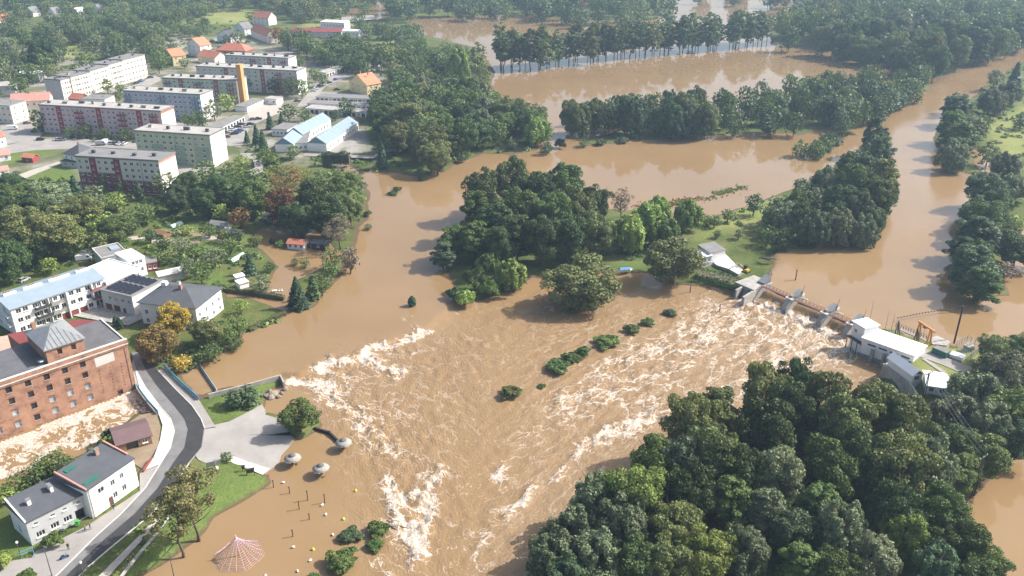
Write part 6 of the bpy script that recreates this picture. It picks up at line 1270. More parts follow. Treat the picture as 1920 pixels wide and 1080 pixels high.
sheet('shed_yard', [(204, 818), (222, 806), (262, 778), (292, 772), (301, 800), (297, 835), (268, 880), (240, 862), (205, 850)], FG + .06, 'earth')
sheet('mill_verge', [(244, 690), (250, 672), (256, 695), (262, 722), (256, 728)], RZ - .03, 'concrete', 1.0)
rb = random.Random(6)
for k, (x, y, a) in enumerate([(318, 440, .3), (345, 436, .3), (372, 440, .2), (395, 446, .2), (300, 452, .3), (330, 452, .3), (360, 455, .3), (420, 452, .1), (285, 446, .3), (255, 448, .3)]):
    p = G(x, y, 1.6); w, d = rb.uniform(5, 8), rb.uniform(3, 5); m_ = MB(); m_.box(-w / 2, w / 2, -d / 2, d / 2, -.5, .14); o = m_.build('garden_bed', rb.choice(['earth', 'gravel', 'earth'])); o.location = (p[0], p[1], ground_z(p[0], p[1]) + .02); o.rotation_euler = (0, 0, a); o['kind'] = 'structure'

# ------------------------------------------------------------------ mill race, walls, railings
def water_patch(name, pts, z, foam, wild=1.0, step=.7):
    P = [tuple(G(p[0], p[1], z)[:2]) for p in pts]; A = np.array(P); lo, hi = A.min(0), A.max(0)
    ax = np.arange(lo[0], hi[0], step); ay = np.arange(lo[1], hi[1], step); XX, YY = np.meshgrid(ax, ay); s = sdist(XX, YY, P)
    ZZ = z + (NZ.fbm(XX / 2.2, YY / 2.2, 3) - .5) * .7; F = grid_faces(len(ax), len(ay)); keep = (s.ravel()[F] > -step).all(1)
    me = np_mesh(name, np.stack([XX, YY, ZZ], -1).reshape(-1, 3), F[keep], smooth=True); d = seg_dist(XX, YY, P[:2])
    add_attr(me, 'foam', np.clip(foam + .3 * sstep(6, 0, d) - .35 * NZ2.fbm(XX / 5, YY / 5, 2) + .55 * sstep(-95, -82, XX) * (YY < 205), 0, 1.2)); add_attr(me, 'wild', np.full(XX.shape, wild)); add_attr(me, 'wa', np.full(XX.shape, .0))
    me.materials.append(M('flood_water')); o = link(bpy.data.objects.new(name, me)); o['kind'] = 'structure'; return o
water_patch('mill_race', [(258, 730), (-70, 858), (-70, 925), (0, 900), (90, 862), (190, 826), (262, 782), (290, 768), (284, 745)], .12, 1.05)
def wall_thing(name, label, pts, z0, z1, w, mat_, cat='wall', zl=None):
    mb = MB(); P = [Vector(G(p[0], p[1], zl if zl is not None else z1)) for p in pts]
    c = P[0].copy(); c.z = 0; e = thing(name, label, cat, c)
    for a, b_ in zip(P[:-1], P[1:]):
        m_ = MB(); d = (b_ - a).normalized() * (w / 2); aa, bb = a - c - d, b_ - c + d; m_.bar(Vector((aa.x, aa.y, (z0 + z1) / 2)), Vector((bb.x, bb.y, (z0 + z1) / 2)), w, z1 - z0); m_.build('wall_section', mat_, e)
    return e
wall_thing('river_wall', 'pale concrete river wall with a short return at its tip', [(392, 738), (460, 721), (525, 703)], -2, 1.95, .45, 'concrete')
wall_thing('river_wall', 'short end stretch of the concrete river wall', [(526, 704), (532, 716)], -2, 1.85, .4, 'concrete')
wall_thing('log_edge', 'row of black logs rising from the flood by the square', [(590, 801), (617, 809), (634, 825)], -1, .75, .45, 'wood_dark', 'log')
wall_thing('race_wall', 'dark stone wall below the blue railing of the bridge', [(257, 728), (276, 752), (297, 778)], -2, 1.7, .6, 'rock')
wall_thing('garden_wall', 'low brown wall beside the curving pavement', [(283, 858), (268, 880)], 1, 2.6, .3, 'tile_darkred')
def railing(label, pts, z, mat_='railing_blue', h=1.15, step=1.6, name='railing', rails=3, w=.09, panel=False, cat='railing', group=None):
    P = [Vector(G(p[0], p[1], z)) for p in pts]; c = P[0].copy(); e = thing(name, label, cat, c, 0, group)
    for a, b_ in zip(P[:-1], P[1:]):
        a, b_ = a - c, b_ - c; n = max(1, int((b_ - a).length / step))
        for k in range(n + 1):
            p = a.lerp(b_, k / n); m_ = MB(); m_.box(p.x - w / 2, p.x + w / 2, p.y - w / 2, p.y + w / 2, 0, h); m_.build('post', mat_, e)
        for r in range(rails):
            m_ = MB(); zz = h * (r + 1) / rails - .04; m_.bar(a + Vector((0, 0, zz)), b_ + Vector((0, 0, zz)), .07, .09); m_.build('rail', mat_, e)
        if panel: m_ = MB(); m_.bar(a + Vector((0, 0, h * .45)), b_ + Vector((0, 0, h * .45)), .03, h * .75); m_.build('infill', mat_, e)
    return e
railing('blue railing of the bridge on the river side', [(306, 687), (338, 719), (373, 750)], RZ + .12, panel=True)
railing('blue railing of the bridge on the mill side', [(257, 726), (275, 752), (297, 776)], RZ + .12, panel=True)
railing('blue garden fence at the corner of the grey house', [(40, 1046), (63, 1036), (66, 1046)], FG, h=1.4, step=1.2, w=.06, rails=2)
bo = thing('boom', 'long grey-blue boom slanting across the calm river by the bridge', 'boom', G(375, 688, 1.1)); m_ = MB(); a = Vector((0, 0, .25)); b_ = Vector(G(406, 734, 1.1)) - Vector(G(375, 688, 1.1)) + Vector((0, 0, .25)); m_.tube([a, b_], .32, 8); m_.build('float_tube', 'roof_bluegrey', bo); m_ = MB(); m_.bar(a + Vector((0, 0, .4)), b_ + Vector((0, 0, .4)), .12); m_.build('cable', 'steel_dark', bo)

# ------------------------------------------------------------------ shrubs, hedges, reeds
SHR = {}
def shrub(px, py, H, R, leaf, label, zl=0.2, grp='bushes standing in the flood', kind='shrub', cat='shrub'):
    p = G(px, py, zl); e = thing('shrub', label, cat, (p[0], p[1], max(ground_z(p[0], p[1]), zl - .3)), (px * .7) % 6.28, grp); k = int(px) % SEEDS[kind]; h, r = DIM[kind]
    put('stems', TRUNKS[kind, k], e, sc=(R / r, R / r, H / h)); c = put('foliage', CROWNS[kind, k], e, sc=(R / r, R / r, H / h)); c.material_slots[0].link = 'OBJECT'; c.material_slots[0].material = M(leaf)
for a in [(958, 742, 3, 2.6, 'leaf_olive', 'lone feathery bush in the middle of the current'), (1015, 726, 1.2, 1.0, 'leaf_mid', 'tiny bush at the lower end of the bush line'), (1048, 692, 3, 3.2, 'leaf_mid', 'largest drowned bush at the lower end of the line'), (1072, 676, 2.6, 2.4, 'leaf_mid', 'second drowned bush up the line'), (1094, 662, 2.2, 2.0, 'leaf_mid', 'third drowned bush up the line'), (1138, 646, 3, 3.4, 'leaf_mid', 'broad drowned bush halfway up the line'),
          (1183, 622, 2.8, 2.0, 'leaf_olive', 'upright reedy bush of the drowned line'), (1214, 608, 2.2, 2.0, 'leaf_mid', 'second last drowned bush towards the dam'), (1255, 590, 2.2, 1.7, 'leaf_blue', 'round bush at the upper end of the drowned line'),
          (641, 1060, 3.4, 2.8, 'leaf_mid', 'nearest drowned bush, bottom of the playground'), (657, 1008, 2.2, 2.0, 'leaf_blue', 'drowned bush left of the twin bushes'), (709, 1000, 3.0, 2.0, 'leaf_mid', 'bright upright bush by the white water'), (702, 1028, 2.0, 1.6, 'leaf_mid', 'small bush below the bright upright one'), (590, 1090, 1.6, 1.6, 'leaf_mid', 'bush cut by the bottom picture edge')]:
    shrub(a[0], a[1], a[2] * .85, a[3] * 1.15, a[4], a[5], .0)
for a in [(872, 570, 4.5, 3.6, 'leaf_light', 'rounded willow bush at the island tip, front'), (852, 560, 3.6, 2.6, 'leaf_dark', 'dark bush at the island tip, leftmost'), (890, 548, 7, 4.2, 'leaf_mid', 'tall bush at the island tip behind the rounded one'), (918, 556, 5, 3.4, 'leaf_light', 'drooping bush beside the weeping willow'), (915, 525, 8, 4.2, 'leaf_mid', 'tall bush behind the island tip'), (745, 357, 1.8, 2.0, 'leaf_mid', 'right one of two bushes in the calm river'), (735, 365, 1.6, 2.0, 'leaf_blue', 'left one of two bushes in the calm river'), (792, 337, 2.6, 2.4, 'leaf_grey', 'grey bush in the flood under the wood'), (866, 305, 3.4, 2.6, 'leaf_blue', 'bluish bush in the flood near the left wood'),
          (1128, 272, 3.4, 3.0, 'leaf_grey', 'round grey bush in front of the belt'), (1168, 268, 3, 3.2, 'leaf_grey', 'second grey bush in front of the belt'), (1050, 278, 5, 3.2, 'leaf_spruce', 'dark bush in front of the belt'), (1028, 285, 4, 2.4, 'leaf_blue', 'bluish bush left of the dark bush'), (690, 405, 2.0, 1.8, 'leaf_mid', 'small bush on the calm river bank')]: shrub(*a[:5], a[5], 1.0)
shrub(101, 1024, 3.0, 1.8, 'leaf_mid', 'clipped bush at the grey house front', FG + .15, 'bushes beside the houses'); shrub(5, 1060, 2.6, 2, 'leaf_light', 'bush in the lower left corner', FG, 'bushes beside the houses'); shrub(52, 1090, 2.2, 2, 'leaf_mid', 'bush cut by the lower left picture edge', FG, 'bushes beside the houses')
for k, (x, y) in enumerate([(207, 822), (214, 838), (195, 842)]): shrub(x, y, 2.6, 1.9, 'leaf_mid', ['ivy bush at the left corner of the brown shed', 'ivy bush in front of the brown shed', 'ivy bush left of the brown shed, lowest'][k], FG, 'bushes beside the houses')
p = G(773, 574, .9); e = thing('young_conifer', 'small dark conifer standing alone in the calm river', 'tree', (p[0], p[1], .7)); put('trunk', TRUNKS['column', 0], e, sc=(1, 1, .8)); c = put('crown', CROWNS['column', 0], e, sc=(.95, .95, .75)); c.material_slots[0].link = 'OBJECT'; c.material_slots[0].material = M('leaf_spruce')
for k, (x, y, H, R) in enumerate([(226, 618, 4.2, .9), (219, 612, 3.6, .9)]):
    p = G(x, y, 1.4); e = thing('column_tree', ['right slim dark cypress in the yard behind the mill', 'left slim dark cypress in the yard behind the mill'][k], 'tree', (p[0], p[1], 1.3)); put('trunk', TRUNKS['column', k], e); c = put('crown', CROWNS['column', k], e, sc=(R / 1.3, R / 1.3, H / 5)); c.material_slots[0].link = 'OBJECT'; c.material_slots[0].material = M('leaf_spruce')
def hedge(label, pts, w, h, leaf, zl, dens=26, size=.42):
    rng = np.random.default_rng(abs(hash(label)) % 1000 if False else len(label)); P = [np.array(G(p[0], p[1], zl)) for p in pts]; Ps = []; Ns = []; core = MB(); c = P[0].copy(); c[2] = zl - .2
    for a, b_ in zip(P[:-1], P[1:]):
        d = b_ - a; Ln = np.linalg.norm(d); d /= Ln; s = np.array((-d[1], d[0], 0)); n = int(Ln * (w + 2 * h) * dens / 3)
        t = rng.uniform(0, Ln, n); f = rng.integers(0, 3, n); u = rng.uniform(-.5, .5, n); v = rng.uniform(0, 1, n); wob = .85 + .3 * NZ(t / 1.5, np.full(n, Ln))
        side = np.where(f == 0, -1, 1); top = f == 2
        off = np.where(top, u * w, side * w / 2) * wob; zz = np.where(top, h, v * h) * wob
        Ps.append(a + t[:, None] * d + off[:, None] * s + np.stack([0 * t, 0 * t, zz - .2], 1)); N = np.where(top[:, None], np.array((0, 0, 1.0)), side[:, None] * s); Ns.append(N + unit(n, rng) * .8)
        aa, bb = Vector(a - c), Vector(b_ - c); core.bar(Vector((aa.x, aa.y, h * .42)), Vector((bb.x, bb.y, h * .42)), w * .6, h * .8)
    Pp = np.concatenate(Ps) - c; V, F = leaf_cards(Pp, np.concatenate(Ns), size, rng, 1.2)
    e = thing('hedge', label, 'hedge', tuple(c)); o = bpy.data.objects.new('foliage', np_mesh('foliage', V, F, M(leaf))); link(o, e); core.build('stems', 'bark', e); return e
hedge('clipped hedge between the flooded gardens near the villa', [(420, 546), (470, 552), (533, 562)], 1.3, 1.6, 'leaf_dark', 1.2)
hedge('low hedge along the flooded bank in front of the spruce', [(468, 622), (500, 604), (535, 590)], 1.6, 1.4, 'leaf_mid', 1.0); hedge('dark hedge in front of the orange-roofed garden hut', [(506, 455), (540, 458), (580, 463)], 1.5, 1.6, 'leaf_dark', 1.2)
hedge('tall dark conifer hedge in front of the kindergarten', [(604, 306), (630, 305), (656, 306)], 3.2, 5.2, 'leaf_spruce', TZ, 22, .6); hedge('hedge behind the spruce at the flooded gardens', [(600, 545), (620, 530)], 3, 2.4, 'leaf_mid', 1.0); hedge('bright creeper bank left of the dam', [(1308, 515), (1350, 525), (1398, 540)], 7.5, 1.6, 'leaf_mid', 1.6, 20, .5)
def reeds(label, pts, n, hmax, leaf, zl, w=3):
    rng = np.random.default_rng(n); P = [np.array(G(p[0], p[1], zl)) for p in pts]; t = rng.uniform(0, len(P) - 1.001, n); i = t.astype(int); f = (t - i)[:, None]; A = np.array(P); p = A[i] * (1 - f) + A[i + 1] * f; p = p + rng.normal(size=(n, 3)) * np.array((w, w, 0)) * .5; hh = rng.uniform(.2, hmax, n); p[:, 2] = zl + hh * .4 - .1
    keep = NZ.fbm(p[:, 0] / 3, p[:, 1] / 3, 2) > .46; V, F = leaf_cards(p[keep], unit(n, rng)[keep] + np.array((0, -.3, .5)), .7, rng, 1.6)
    c = P[0]; o = link(bpy.data.objects.new('reed_bed', np_mesh('reed_bed', V - c, F, M(leaf)))); o.location = c; tag(o, label, 'reeds', kind='stuff')
reeds('drowned reeds showing above the water upstream of the island', [(1320, 372), (1350, 362), (1395, 350)], 900, .9, 'leaf_olive', 1.0, 3.2); reeds('flattened debris mat left of the drowned reeds', [(1255, 385), (1280, 378), (1310, 374)], 700, .5, 'leaf_rust', 1.0, 4)
reeds('clump of weeds at the shore below the willows', [(1195, 388), (1215, 382)], 200, .6, 'leaf_rust', 1.0, 3)

# ------------------------------------------------------------------ playground and square
def parasol(px, py, label):
    p = G(px, py, 0); e = thing('thatched_parasol', label, 'parasol', (p[0], p[1], 0), px * .1, 'thatched parasols in the flood')
    m_ = MB(); m_.tube([(0, 0, -1), (0, 0, 2.7)], .09, 8); m_.build('post', 'wood', e)
    m_ = MB(); n = 28; prof = [(1.85, 1.92), (1.9, 2.02), (1.35, 2.42), (.75, 2.74)]; m_.lathe(prof, n); m_.lathe([(1.80, 1.90), (.5, 2.55)], n); c = m_.build('canopy', 'thatch', e)
    m_ = MB(); m_.lathe([(.80, 2.68), (.84, 2.78), (.45, 2.98), (.05, 3.1)], 20); m_.build('cap', 'thatch_top', c)
    rng = np.random.default_rng(int(px)); a = rng.uniform(0, 6.283, 420); t = rng.uniform(0, 1, 420); r = 1.95 - 1.3 * t; z = 1.98 + .78 * t
    V, F = leaf_cards(np.stack([r * np.cos(a), r * np.sin(a), z], 1), np.stack([np.cos(a) * .5, np.sin(a) * .5, np.ones(420)], 1), .22, rng, 2.2); o = bpy.data.objects.new('straw', np_mesh('straw', V, F, M('thatch'))); link(o, c)
    for k in range(6): m_ = MB(); b_ = k * math.pi / 3; m_.bar((0, 0, 1.7), (1.2 * math.cos(b_), 1.2 * math.sin(b_), 2.28), .06); m_.build('strut', 'wood', e)
    m_ = MB(); m_.lathe([(.62, .55), (.62, .62)], 16); m_.build('table', 'wood', e)
    for k in range(2): m_ = MB(); b_ = k * 2.6 - .6; m_.bar((math.cos(b_) * 1.0 - .5, math.sin(b_) * 1.0, .38), (math.cos(b_) * 1.0 + .5, math.sin(b_) * 1.0 + .15, .38), .35, .08); m_.build('bench', 'wood', e)
parasol(645, 843, 'thatched parasol farthest right, beside the black logs'); parasol(550, 872, 'thatched parasol farthest left, nearest the paved square'); parasol(603, 891, 'thatched parasol in the middle, nearest the camera')
# climbing net
p = G(448, 1042, 0); e = thing('climbing_net', 'pink and blue rope climbing pyramid half drowned in the flood', 'climbing net', (p[0], p[1], 0))
m_ = MB(); m_.tube([(0, 0, -1), (0, 0, 5.3)], [.13, .10], 8); m_.build('mast', 'pole_pink', e)
NR, R0, Zt = 18, 4.7, 4.7
def net_pt(a, t): r = R0 * t * (1 + .06 * math.cos(6 * a)); return Vector((r * math.cos(a), r * math.sin(a), Zt * (1 - t) ** 1.28 + .05))
for k in range(NR): m_ = MB(); a = 2 * math.pi * k / NR; m_.tube([net_pt(a, t / 8) for t in range(9)], .032, 4, cap=False); m_.build('spoke_rope', 'rope_blue' if k % 2 else 'rope_red', e)
for r in range(1, 15):
    m_ = MB(); t = r / 14; m_.tube([net_pt(2 * math.pi * k / 36, t) for k in range(37)], .028, 4, cap=False); m_.build('ring_rope', 'rope_red' if r % 3 else 'rope_blue', e)
# posts, floats and balls of the drowned playground
def post(px, py, h, label, mat_='wood_dark', w=.2, zl=0, cross=False, grp='posts standing in the flood'):
    p = G(px, py, zl); e = thing('post', label, 'post', (p[0], p[1], zl), 0, grp); m_ = MB(); m_.tube([(0, 0, -1), (.03, 0, h)], w / 2, 8); m_.build('shaft', mat_, e); m_ = MB(); m_.box(-w * .7, w * .7, -w * .7, w * .7, h, h + .12); m_.build('cap', mat_, e)
    if cross: m_ = MB(); m_.bar((-.5, 0, h * .8), (.5, 0, h * .8), .1); m_.build('arm', mat_, e)
for a in [(513, 914, 1.8, 'dark post at the edge of the lawn, first of the playground'), (543, 925, 1.6, 'post wrapped in yellow-green leaves beside the white float'), (577, 938, 2.4, 'tall dark post in the middle of the playground'), (561, 955, 2.0, 'thin post left of the tall dark post'), (609, 943, 2.2, 'post right behind the white float, playground'), (580, 974, 1.4, 'short bent post below the tall dark post'), (549, 1006, 1.6, 'crooked post nearest the climbing net')]: post(*a)
post(1349, 586, 2.8, 'red marker post in the white water below the dam', 'rust_red', .35); post(1492, 522, 3.0, 'dark red marker post in the upper river by the dam', 'rust_red', .4, 3.0); post(1294, 547, 2.8, 'dark marker post at the broad tree below the weir house', 'rust_red', .35, .3)
def floater(px, py, label, mat_, r=.35, ln=.8, ball=False):
    p = G(px, py, 0); e = thing('float' if not ball else 'play_ball', label, 'float' if not ball else 'ball', (p[0], p[1], .1), px, 'things floating on the playground'); m_ = MB()
    if ball: m_.lathe([(.02, -r), (r * .7, -r * .7), (r, 0), (r * .7, r * .7), (.02, r)], 14)
    else: m_.tube([(-ln / 2, 0, .12), (-ln / 2 + .05, 0, .12), (ln / 2 - .05, 0, .12), (ln / 2, 0, .12)], [r * .8, r, r, r * .8], 12)
    m_.build('body', mat_, e)
    m_ = MB(); m_.tube([(0, 0, r * .6), (0, 0, r + .18)], .07, 6); m_.build('knob', mat_, e)
for a in [(531, 906, 'white drum float beside the leafy post'), (604, 948, 'white drum float beside the dark post'), (611, 966, 'white drum float in the centre of the playground'), (624, 1004, 'white drum float nearest the drowned bushes'), (550, 1027, 'slim white drum float right of the climbing net'), (582, 1052, 'white drum float on its post near the yellow ball'), (558, 1072, 'white scrap float near the bottom picture edge'), (498, 1081, 'white scrap at the bottom edge right of the net')]: floater(*a, 'plastic_white', .21 if a[0] != 558 else .16, .6)
for a in [(667, 921, 'yellow-green ball closest to the white water'), (644, 974, 'yellow-green ball above the drowned bushes'), (587, 1031, 'yellow-green ball lowest, left of the big bush')]: floater(*a, 'ball_yellow', .36, ball=True)
def board(px, py, label, w, h, name, cat):
    p = G(px, py, FG - .3); e = thing(name, label, cat, (p[0], p[1], ground_z(p[0], p[1])), .3)
    for s in (-1, 1): m_ = MB(); m_.box(s * w / 2 - .06, s * w / 2 + .06, -.06, .06, -.5, h); m_.build('leg', 'wood_dark', e)
    m_ = MB(); m_.box(-w / 2 + .062, w / 2 - .062, -.04, .04, h * .4, h); m_.build('panel', 'steel_dark', e); m_ = MB(); m_.prism([(-w / 2 - .2, -.3), (w / 2 + .2, -.3), (w / 2 + .2, .3), (-w / 2 - .2, .3)], h + .002, h + .1); m_.build('roof', 'wood_dark', e)
board(470, 889, 'dark notice board on the grass by the square', 1.6, 1.7, 'notice_board', 'notice board'); board(457, 884, 'small dark sign left of the notice board', .5, 1.5, 'sign', 'sign')
p = G(399, 881, FG); e = thing('shelter', 'dark little shelter with white bin at the square corner', 'shelter', (p[0], p[1], FG), .4); m_ = MB(); m_.box(-1.2, .6, -.6, .9, 1.5, 1.62); m_.build('roof', 'steel_dark', e)
for sx, sy in ((-1.1, -.5), (.5, -.5), (-1.1, .8), (.5, .8)): m_ = MB(); m_.box(sx - .05, sx + .05, sy - .05, sy + .05, -.5, 1.5); m_.build('leg', 'steel_dark', e)
m_ = MB(); m_.lathe([(.3, 0), (.34, 1.0), (.2, 1.15)], 12, 0, (.9, -.7)); m_.build('bin', 'plastic_white', e)
for k, a in enumerate([(508, 745, 1.0), (512, 740, 1.3), (502, 742, .9), (517, 736, .8), (522, 744, .7), (506, 735, .8), (528, 738, .6), (535, 730, .9)]):
    p = G(a[0], a[1], .2); rr = random.Random(k); m_ = MB(); m_.lathe([(a[2] * f * (1 + rr.uniform(-.15, .15)), a[2] * z) for f, z in ((.9, -.5), (1.1, .05), (.8, .5), (.3, .75))], 7, smooth=False); o = m_.build('boulder', 'rock'); o.location = p; o.rotation_euler = (.2 * k, .1, k); tag(o, f'{ordinal(k)} tumbled boulder of the broken bank beside the river wall', 'boulder', 'boulders at the broken bank')
# lamps
def lamp(px, py, h, label, ball=True, zg=FG, arm=0):
    p = G(px, py, zg); e = thing('street_lamp', label, 'street lamp', (p[0], p[1], zg), 0, 'street lamps'); m_ = MB(); m_.tube([(0, 0, -.8), (0, 0, .6), (0, 0, h)], [.11, .09, .05], 8); m_.build('pole', 'steel_dark', e)
    m_ = MB()
    if ball: m_.lathe([(.05, h), (.24, h + .12), (.28, h + .3), (.18, h + .48), (.03, h + .55)], 12)
    else: m_.bar((0, 0, h), (.9, -.5, h + .2), .14, .1)
    m_.build('lamp_head', 'lamp_glass' if ball else 'metal_grey', e)
lamp(326, 1080, 6.0, 'lamp post with two heads on the bank left of the net', False, .8); lamp(39, 1043, 3.2, 'white globe lamp in the garden of the grey house'); lamp(98, 1081, 7.4, 'tall slim lamp post at the bottom left corner', False); lamp(161, 1092, 4.6, 'white globe lamp at the bottom picture edge by the road'); lamp(686, 248, 6, 'lamp post on the kindergarten lawn', False, TZ)
# ------------------------------------------------------------------ the dam and power station
dz_ = 4.4
DA = Vector(G(1433, 530, dz_)); DB = Vector(G(1606, 602, dz_)); du = (DB - DA); DL = du.length; du.normalize(); drz = math.atan2(du.y, du.x)
dam = thing('weir_dam', 'gated weir with concrete piers and red catwalk across the river', 'weir', (DA.x, DA.y, 0), drz)
def dloc(px, py, z):
    p = Vector(G(px, py, z)) - DA; n = Vector((-du.y, du.x, 0)); return p.dot(du), p.dot(n)
def dpart(name, mats, fn, parent=None): m_ = MB(); fn(m_); return m_.build(name, mats, parent or dam)
pier_x = [0.0] + [dloc(px, py, 5.0)[0] for px, py in ((1496, 550), (1563, 576))] + [DL]
for k, x in enumerate(pier_x):
    if k in (0,): continue
    w = .85
    pr = dpart('pier', 'concrete', lambda m: m.prism([(x - w, -5.2), (x + w, -5.2), (x + w, -3.4), (x + w, 3.2), (x, 4.8), (x - w, 3.2), (x - w, -3.4)], -3, [2.2, 2.2, 4.1, 4.1, 4.1, 4.1, 4.1]))
    hh = dpart('hoist_house', ['concrete_dark', 'metal_grey'], lambda m: (m.prism([(x - .9, -1.2), (x + .9, -1.2), (x + .9, 2.2), (x - .9, 2.2)], 4.103, [4.5, 4.5, 6.0, 6.0], 1, 0), m.box(x - .5, x + .5, -2.6, -1.3, 4.103, 5.2, 0)), pr)
    dpart('winch_post', 'rust_red', lambda m: m.tube([(x + .9, 1.4, 4.1), (x + 1.1, 2.4, 8.0)], .07, 6), pr)
    dpart('pier_cap', 'paving_white', lambda m: m.box(x - 1.25, x + 1.25, -3.6, -2.7, 4.103, 4.5), pr)
    dpart('gate_arm', 'paving_white', lambda m: m.tube([(x + 1.15, 1.5, 3.2), (x + 2.2, 2.2, 3.6), (x + 2.6, 3.0, 3.0)], .18, 6), pr)
for k in range(3):
    x0, x1 = pier_x[k] + (1.02 if k else .9), pier_x[k + 1] - 1.02
    dpart('gate', 'rust_red', lambda m: m.box(x0, x1, 1.0, 1.4, -2.0, 2.6))
    dpart('catwalk', 'rust_red', lambda m: m.box(x0 - 1.0, x1 + 1.0, -2.4, -1.4, 4.02, 4.10) if False else m.box(x0, x1, -2.5, -1.5, 3.9, 4.08))
    dpart('handrail', 'rust_red', lambda m: m.box(x0, x1, -1.56, -1.50, 5.0, 5.08)); dpart('handrail', 'rust_red', lambda m: m.box(x0, x1, -2.50, -2.44, 5.0, 5.08)); dpart('knee_rail', 'rust_red', lambda m: m.box(x0, x1, -1.55, -1.51, 4.5, 4.56))
    n = int((x1 - x0) / 1.2)
    for j in range(n + 1): xx = x0 + .05 + (x1 - x0 - .1) * j / n; dpart('rail_post', 'rust_red', lambda m: m.box(xx - .04, xx + .04, -1.57, -1.49, 4.08, 5.0))
# left abutment: wing walls, stairs, landing
def box_px(name, label, cat, FL, FR, z0, z1, depth, mats, grp=None, extra=None):
    a = Vector(G(*FL, z1)); b_ = Vector(G(*FR, z1)); u = b_ - a; W = u.length; e = thing(name, label, cat, (a.x, a.y, z0), math.atan2(u.y, u.x), grp); m_ = MB(); m_.box(0, W, 0, depth, 0, z1 - z0); m_.build('body', mats, e); return e, W, z1 - z0
wall_thing('wing_wall', 'sloping concrete wing wall left of the weir, downstream side', [(1395, 556), (1437, 531)], -2, 3.4, .8, 'concrete'); wall_thing('wing_wall', 'upper concrete wing wall left of the weir beside the hedge', [(1381, 543), (1412, 526)], -2, 3.3, .6, 'concrete')
ab = thing('abutment', 'concrete landing with dark hoist at the left end of the weir', 'abutment', (DA.x, DA.y, 0), drz); m_ = MB(); m_.box(-7, .85, -6, 3.6, -2, 3.7); m_.build('landing', 'concrete', ab); m_ = MB(); m_.prism([(-2.2, -.4), (.3, -.4), (.3, 3), (-2.2, 3)], 3.703, [4.3, 4.3, 6.0, 6.0], 0, 1); m_.build('hoist_house', ['metal_grey', 'concrete_dark'], ab); m_ = MB(); m_.tube([(-.4, 3.2, 3.7), (-.2, 3.6, 7.0)], .12, 6); m_.build('winch_post', 'rust_red', ab)
for k in range(5): m_ = MB(); m_.box(-1.5 - .3 * k, -.2 - .2 * k, -9.0 + k * .6, -8.4 + k * .6, -1, .6 + k * .6); m_.build('step', 'concrete_dark', ab)
m_ = MB(); m_.bar((.9, -11, 1.0), (.9, -2, 4.6), .12); m_.build('handrail', 'rust_red', ab)
dig = thing('excavator', 'small yellow excavator on the bank at the weir', 'excavator', tuple(G(1398, 511, 3.7)), 2.4)
for s in (-.7, .7): m_ = MB(); m_.prism([(-1.2, s - .2), (1.2, s - .2), (1.2, s + .2), (-1.2, s + .2)], 0, .55); m_.build('track', 'steel_dark', dig)
m_ = MB(); m_.box(-1.0, .8, -.8, .8, .6, 1.3); m_.build('body', 'paint_yellow', dig); m_ = MB(); m_.box(-.1, .9, -.75, .1, 1.3, 2.4); m_.build('cab', 'car_glass', dig); m_ = MB(); m_.bar((.7, .4, 1.2), (2.2, .4, 2.6), .25); m_.bar((2.2, .4, 2.6), (3.4, .4, 1.0), .2); m_.build('boom', 'crane_orange', dig)
w1 = house('weir_house', 'white house with grey roof on the island beside the weir', (1331, 475), (1360, 469), 6.5, 3.8, .6, 'white_wall', 'roof_felt', style='flat', zg=2.6, rows=0, cols=0, chim=0, side_cols=0)
w1b = house('weir_porch', 'lean-to with white roof in front of the weir house', (1318, 484), (1335, 480), 4.5, 2.8, .5, 'grey_wall', 'roof_white', style='flat', zg=2.6, rows=1, cols=2, chim=0, side_cols=0, cat='porch')
sheet('apron', [(1334, 488), (1360, 476), (1380, 496), (1396, 508), (1384, 514), (1366, 504), (1344, 497)], 2.75, 'paving_white', 1.0); railing('grey railing along the apron of the weir house', [(1368, 505), (1384, 498), (1396, 505)], 2.8, 'metal_grey', 1.1, 1.6)
bt = thing('covered_boat', 'blue tarpaulin-covered boat on the island lawn', 'boat', tuple(G(1172, 507, 1.7)), .2); m_ = MB(); m_.prism([(-2.2, -.8), (1.6, -.8), (2.6, 0), (1.6, .8), (-2.2, .8)], 0, .6); m_.build('hull', 'plastic_white', bt); m_ = MB(); m_.add([(-2.2, -.85, .6), (1.6, -.85, .6), (2.5, 0, .6), (1.6, .85, .6), (-2.2, .85, .6), (-1.8, 0, 1.2), (1.4, 0, 1.1)], [(0, 1, 6, 5), (1, 2, 6), (2, 3, 6), (3, 4, 5, 6), (4, 0, 5)]); m_.build('tarpaulin', 'tarp_blue', bt)
# power station
ps = Bld('power_station', 'long low power station with bright white roof and outlet arches', (1617, 634), (1714, 668), 5.8, 0, 8.0, 'power station'); W, D, H = ps.W, ps.D, ps.H
hs = [(W * t, 4.3, W * .16, .55) for t in (.12, .34, .56, .77)]
ps.walls('white_wall', hs, None, 3); ps.flat_roof('roof_white', .3, .3, 'roof_white')
for h_ in hs: ps.part('vent_slot', 'steel_dark', lambda m: m.box(h_[0], h_[0] + h_[2], .12, .2, h_[1], h_[1] + h_[3])); ps.part('ledge', 'roof_white', lambda m: m.box(h_[0] - .1, h_[0] + h_[2] + .1, -.8, -.003, h_[1] - .25, h_[1] - .08))
for t in (.22, .45, .68): ps.part('buttress', 'concrete', lambda m: m.box(W * t, W * t + .8, -.9, -.004, -3, 3.6))
ps.part('lower_wall', 'concrete_dark', lambda m: m.box(-.1, W + .1, -.5, -.005, -3, 1.2))
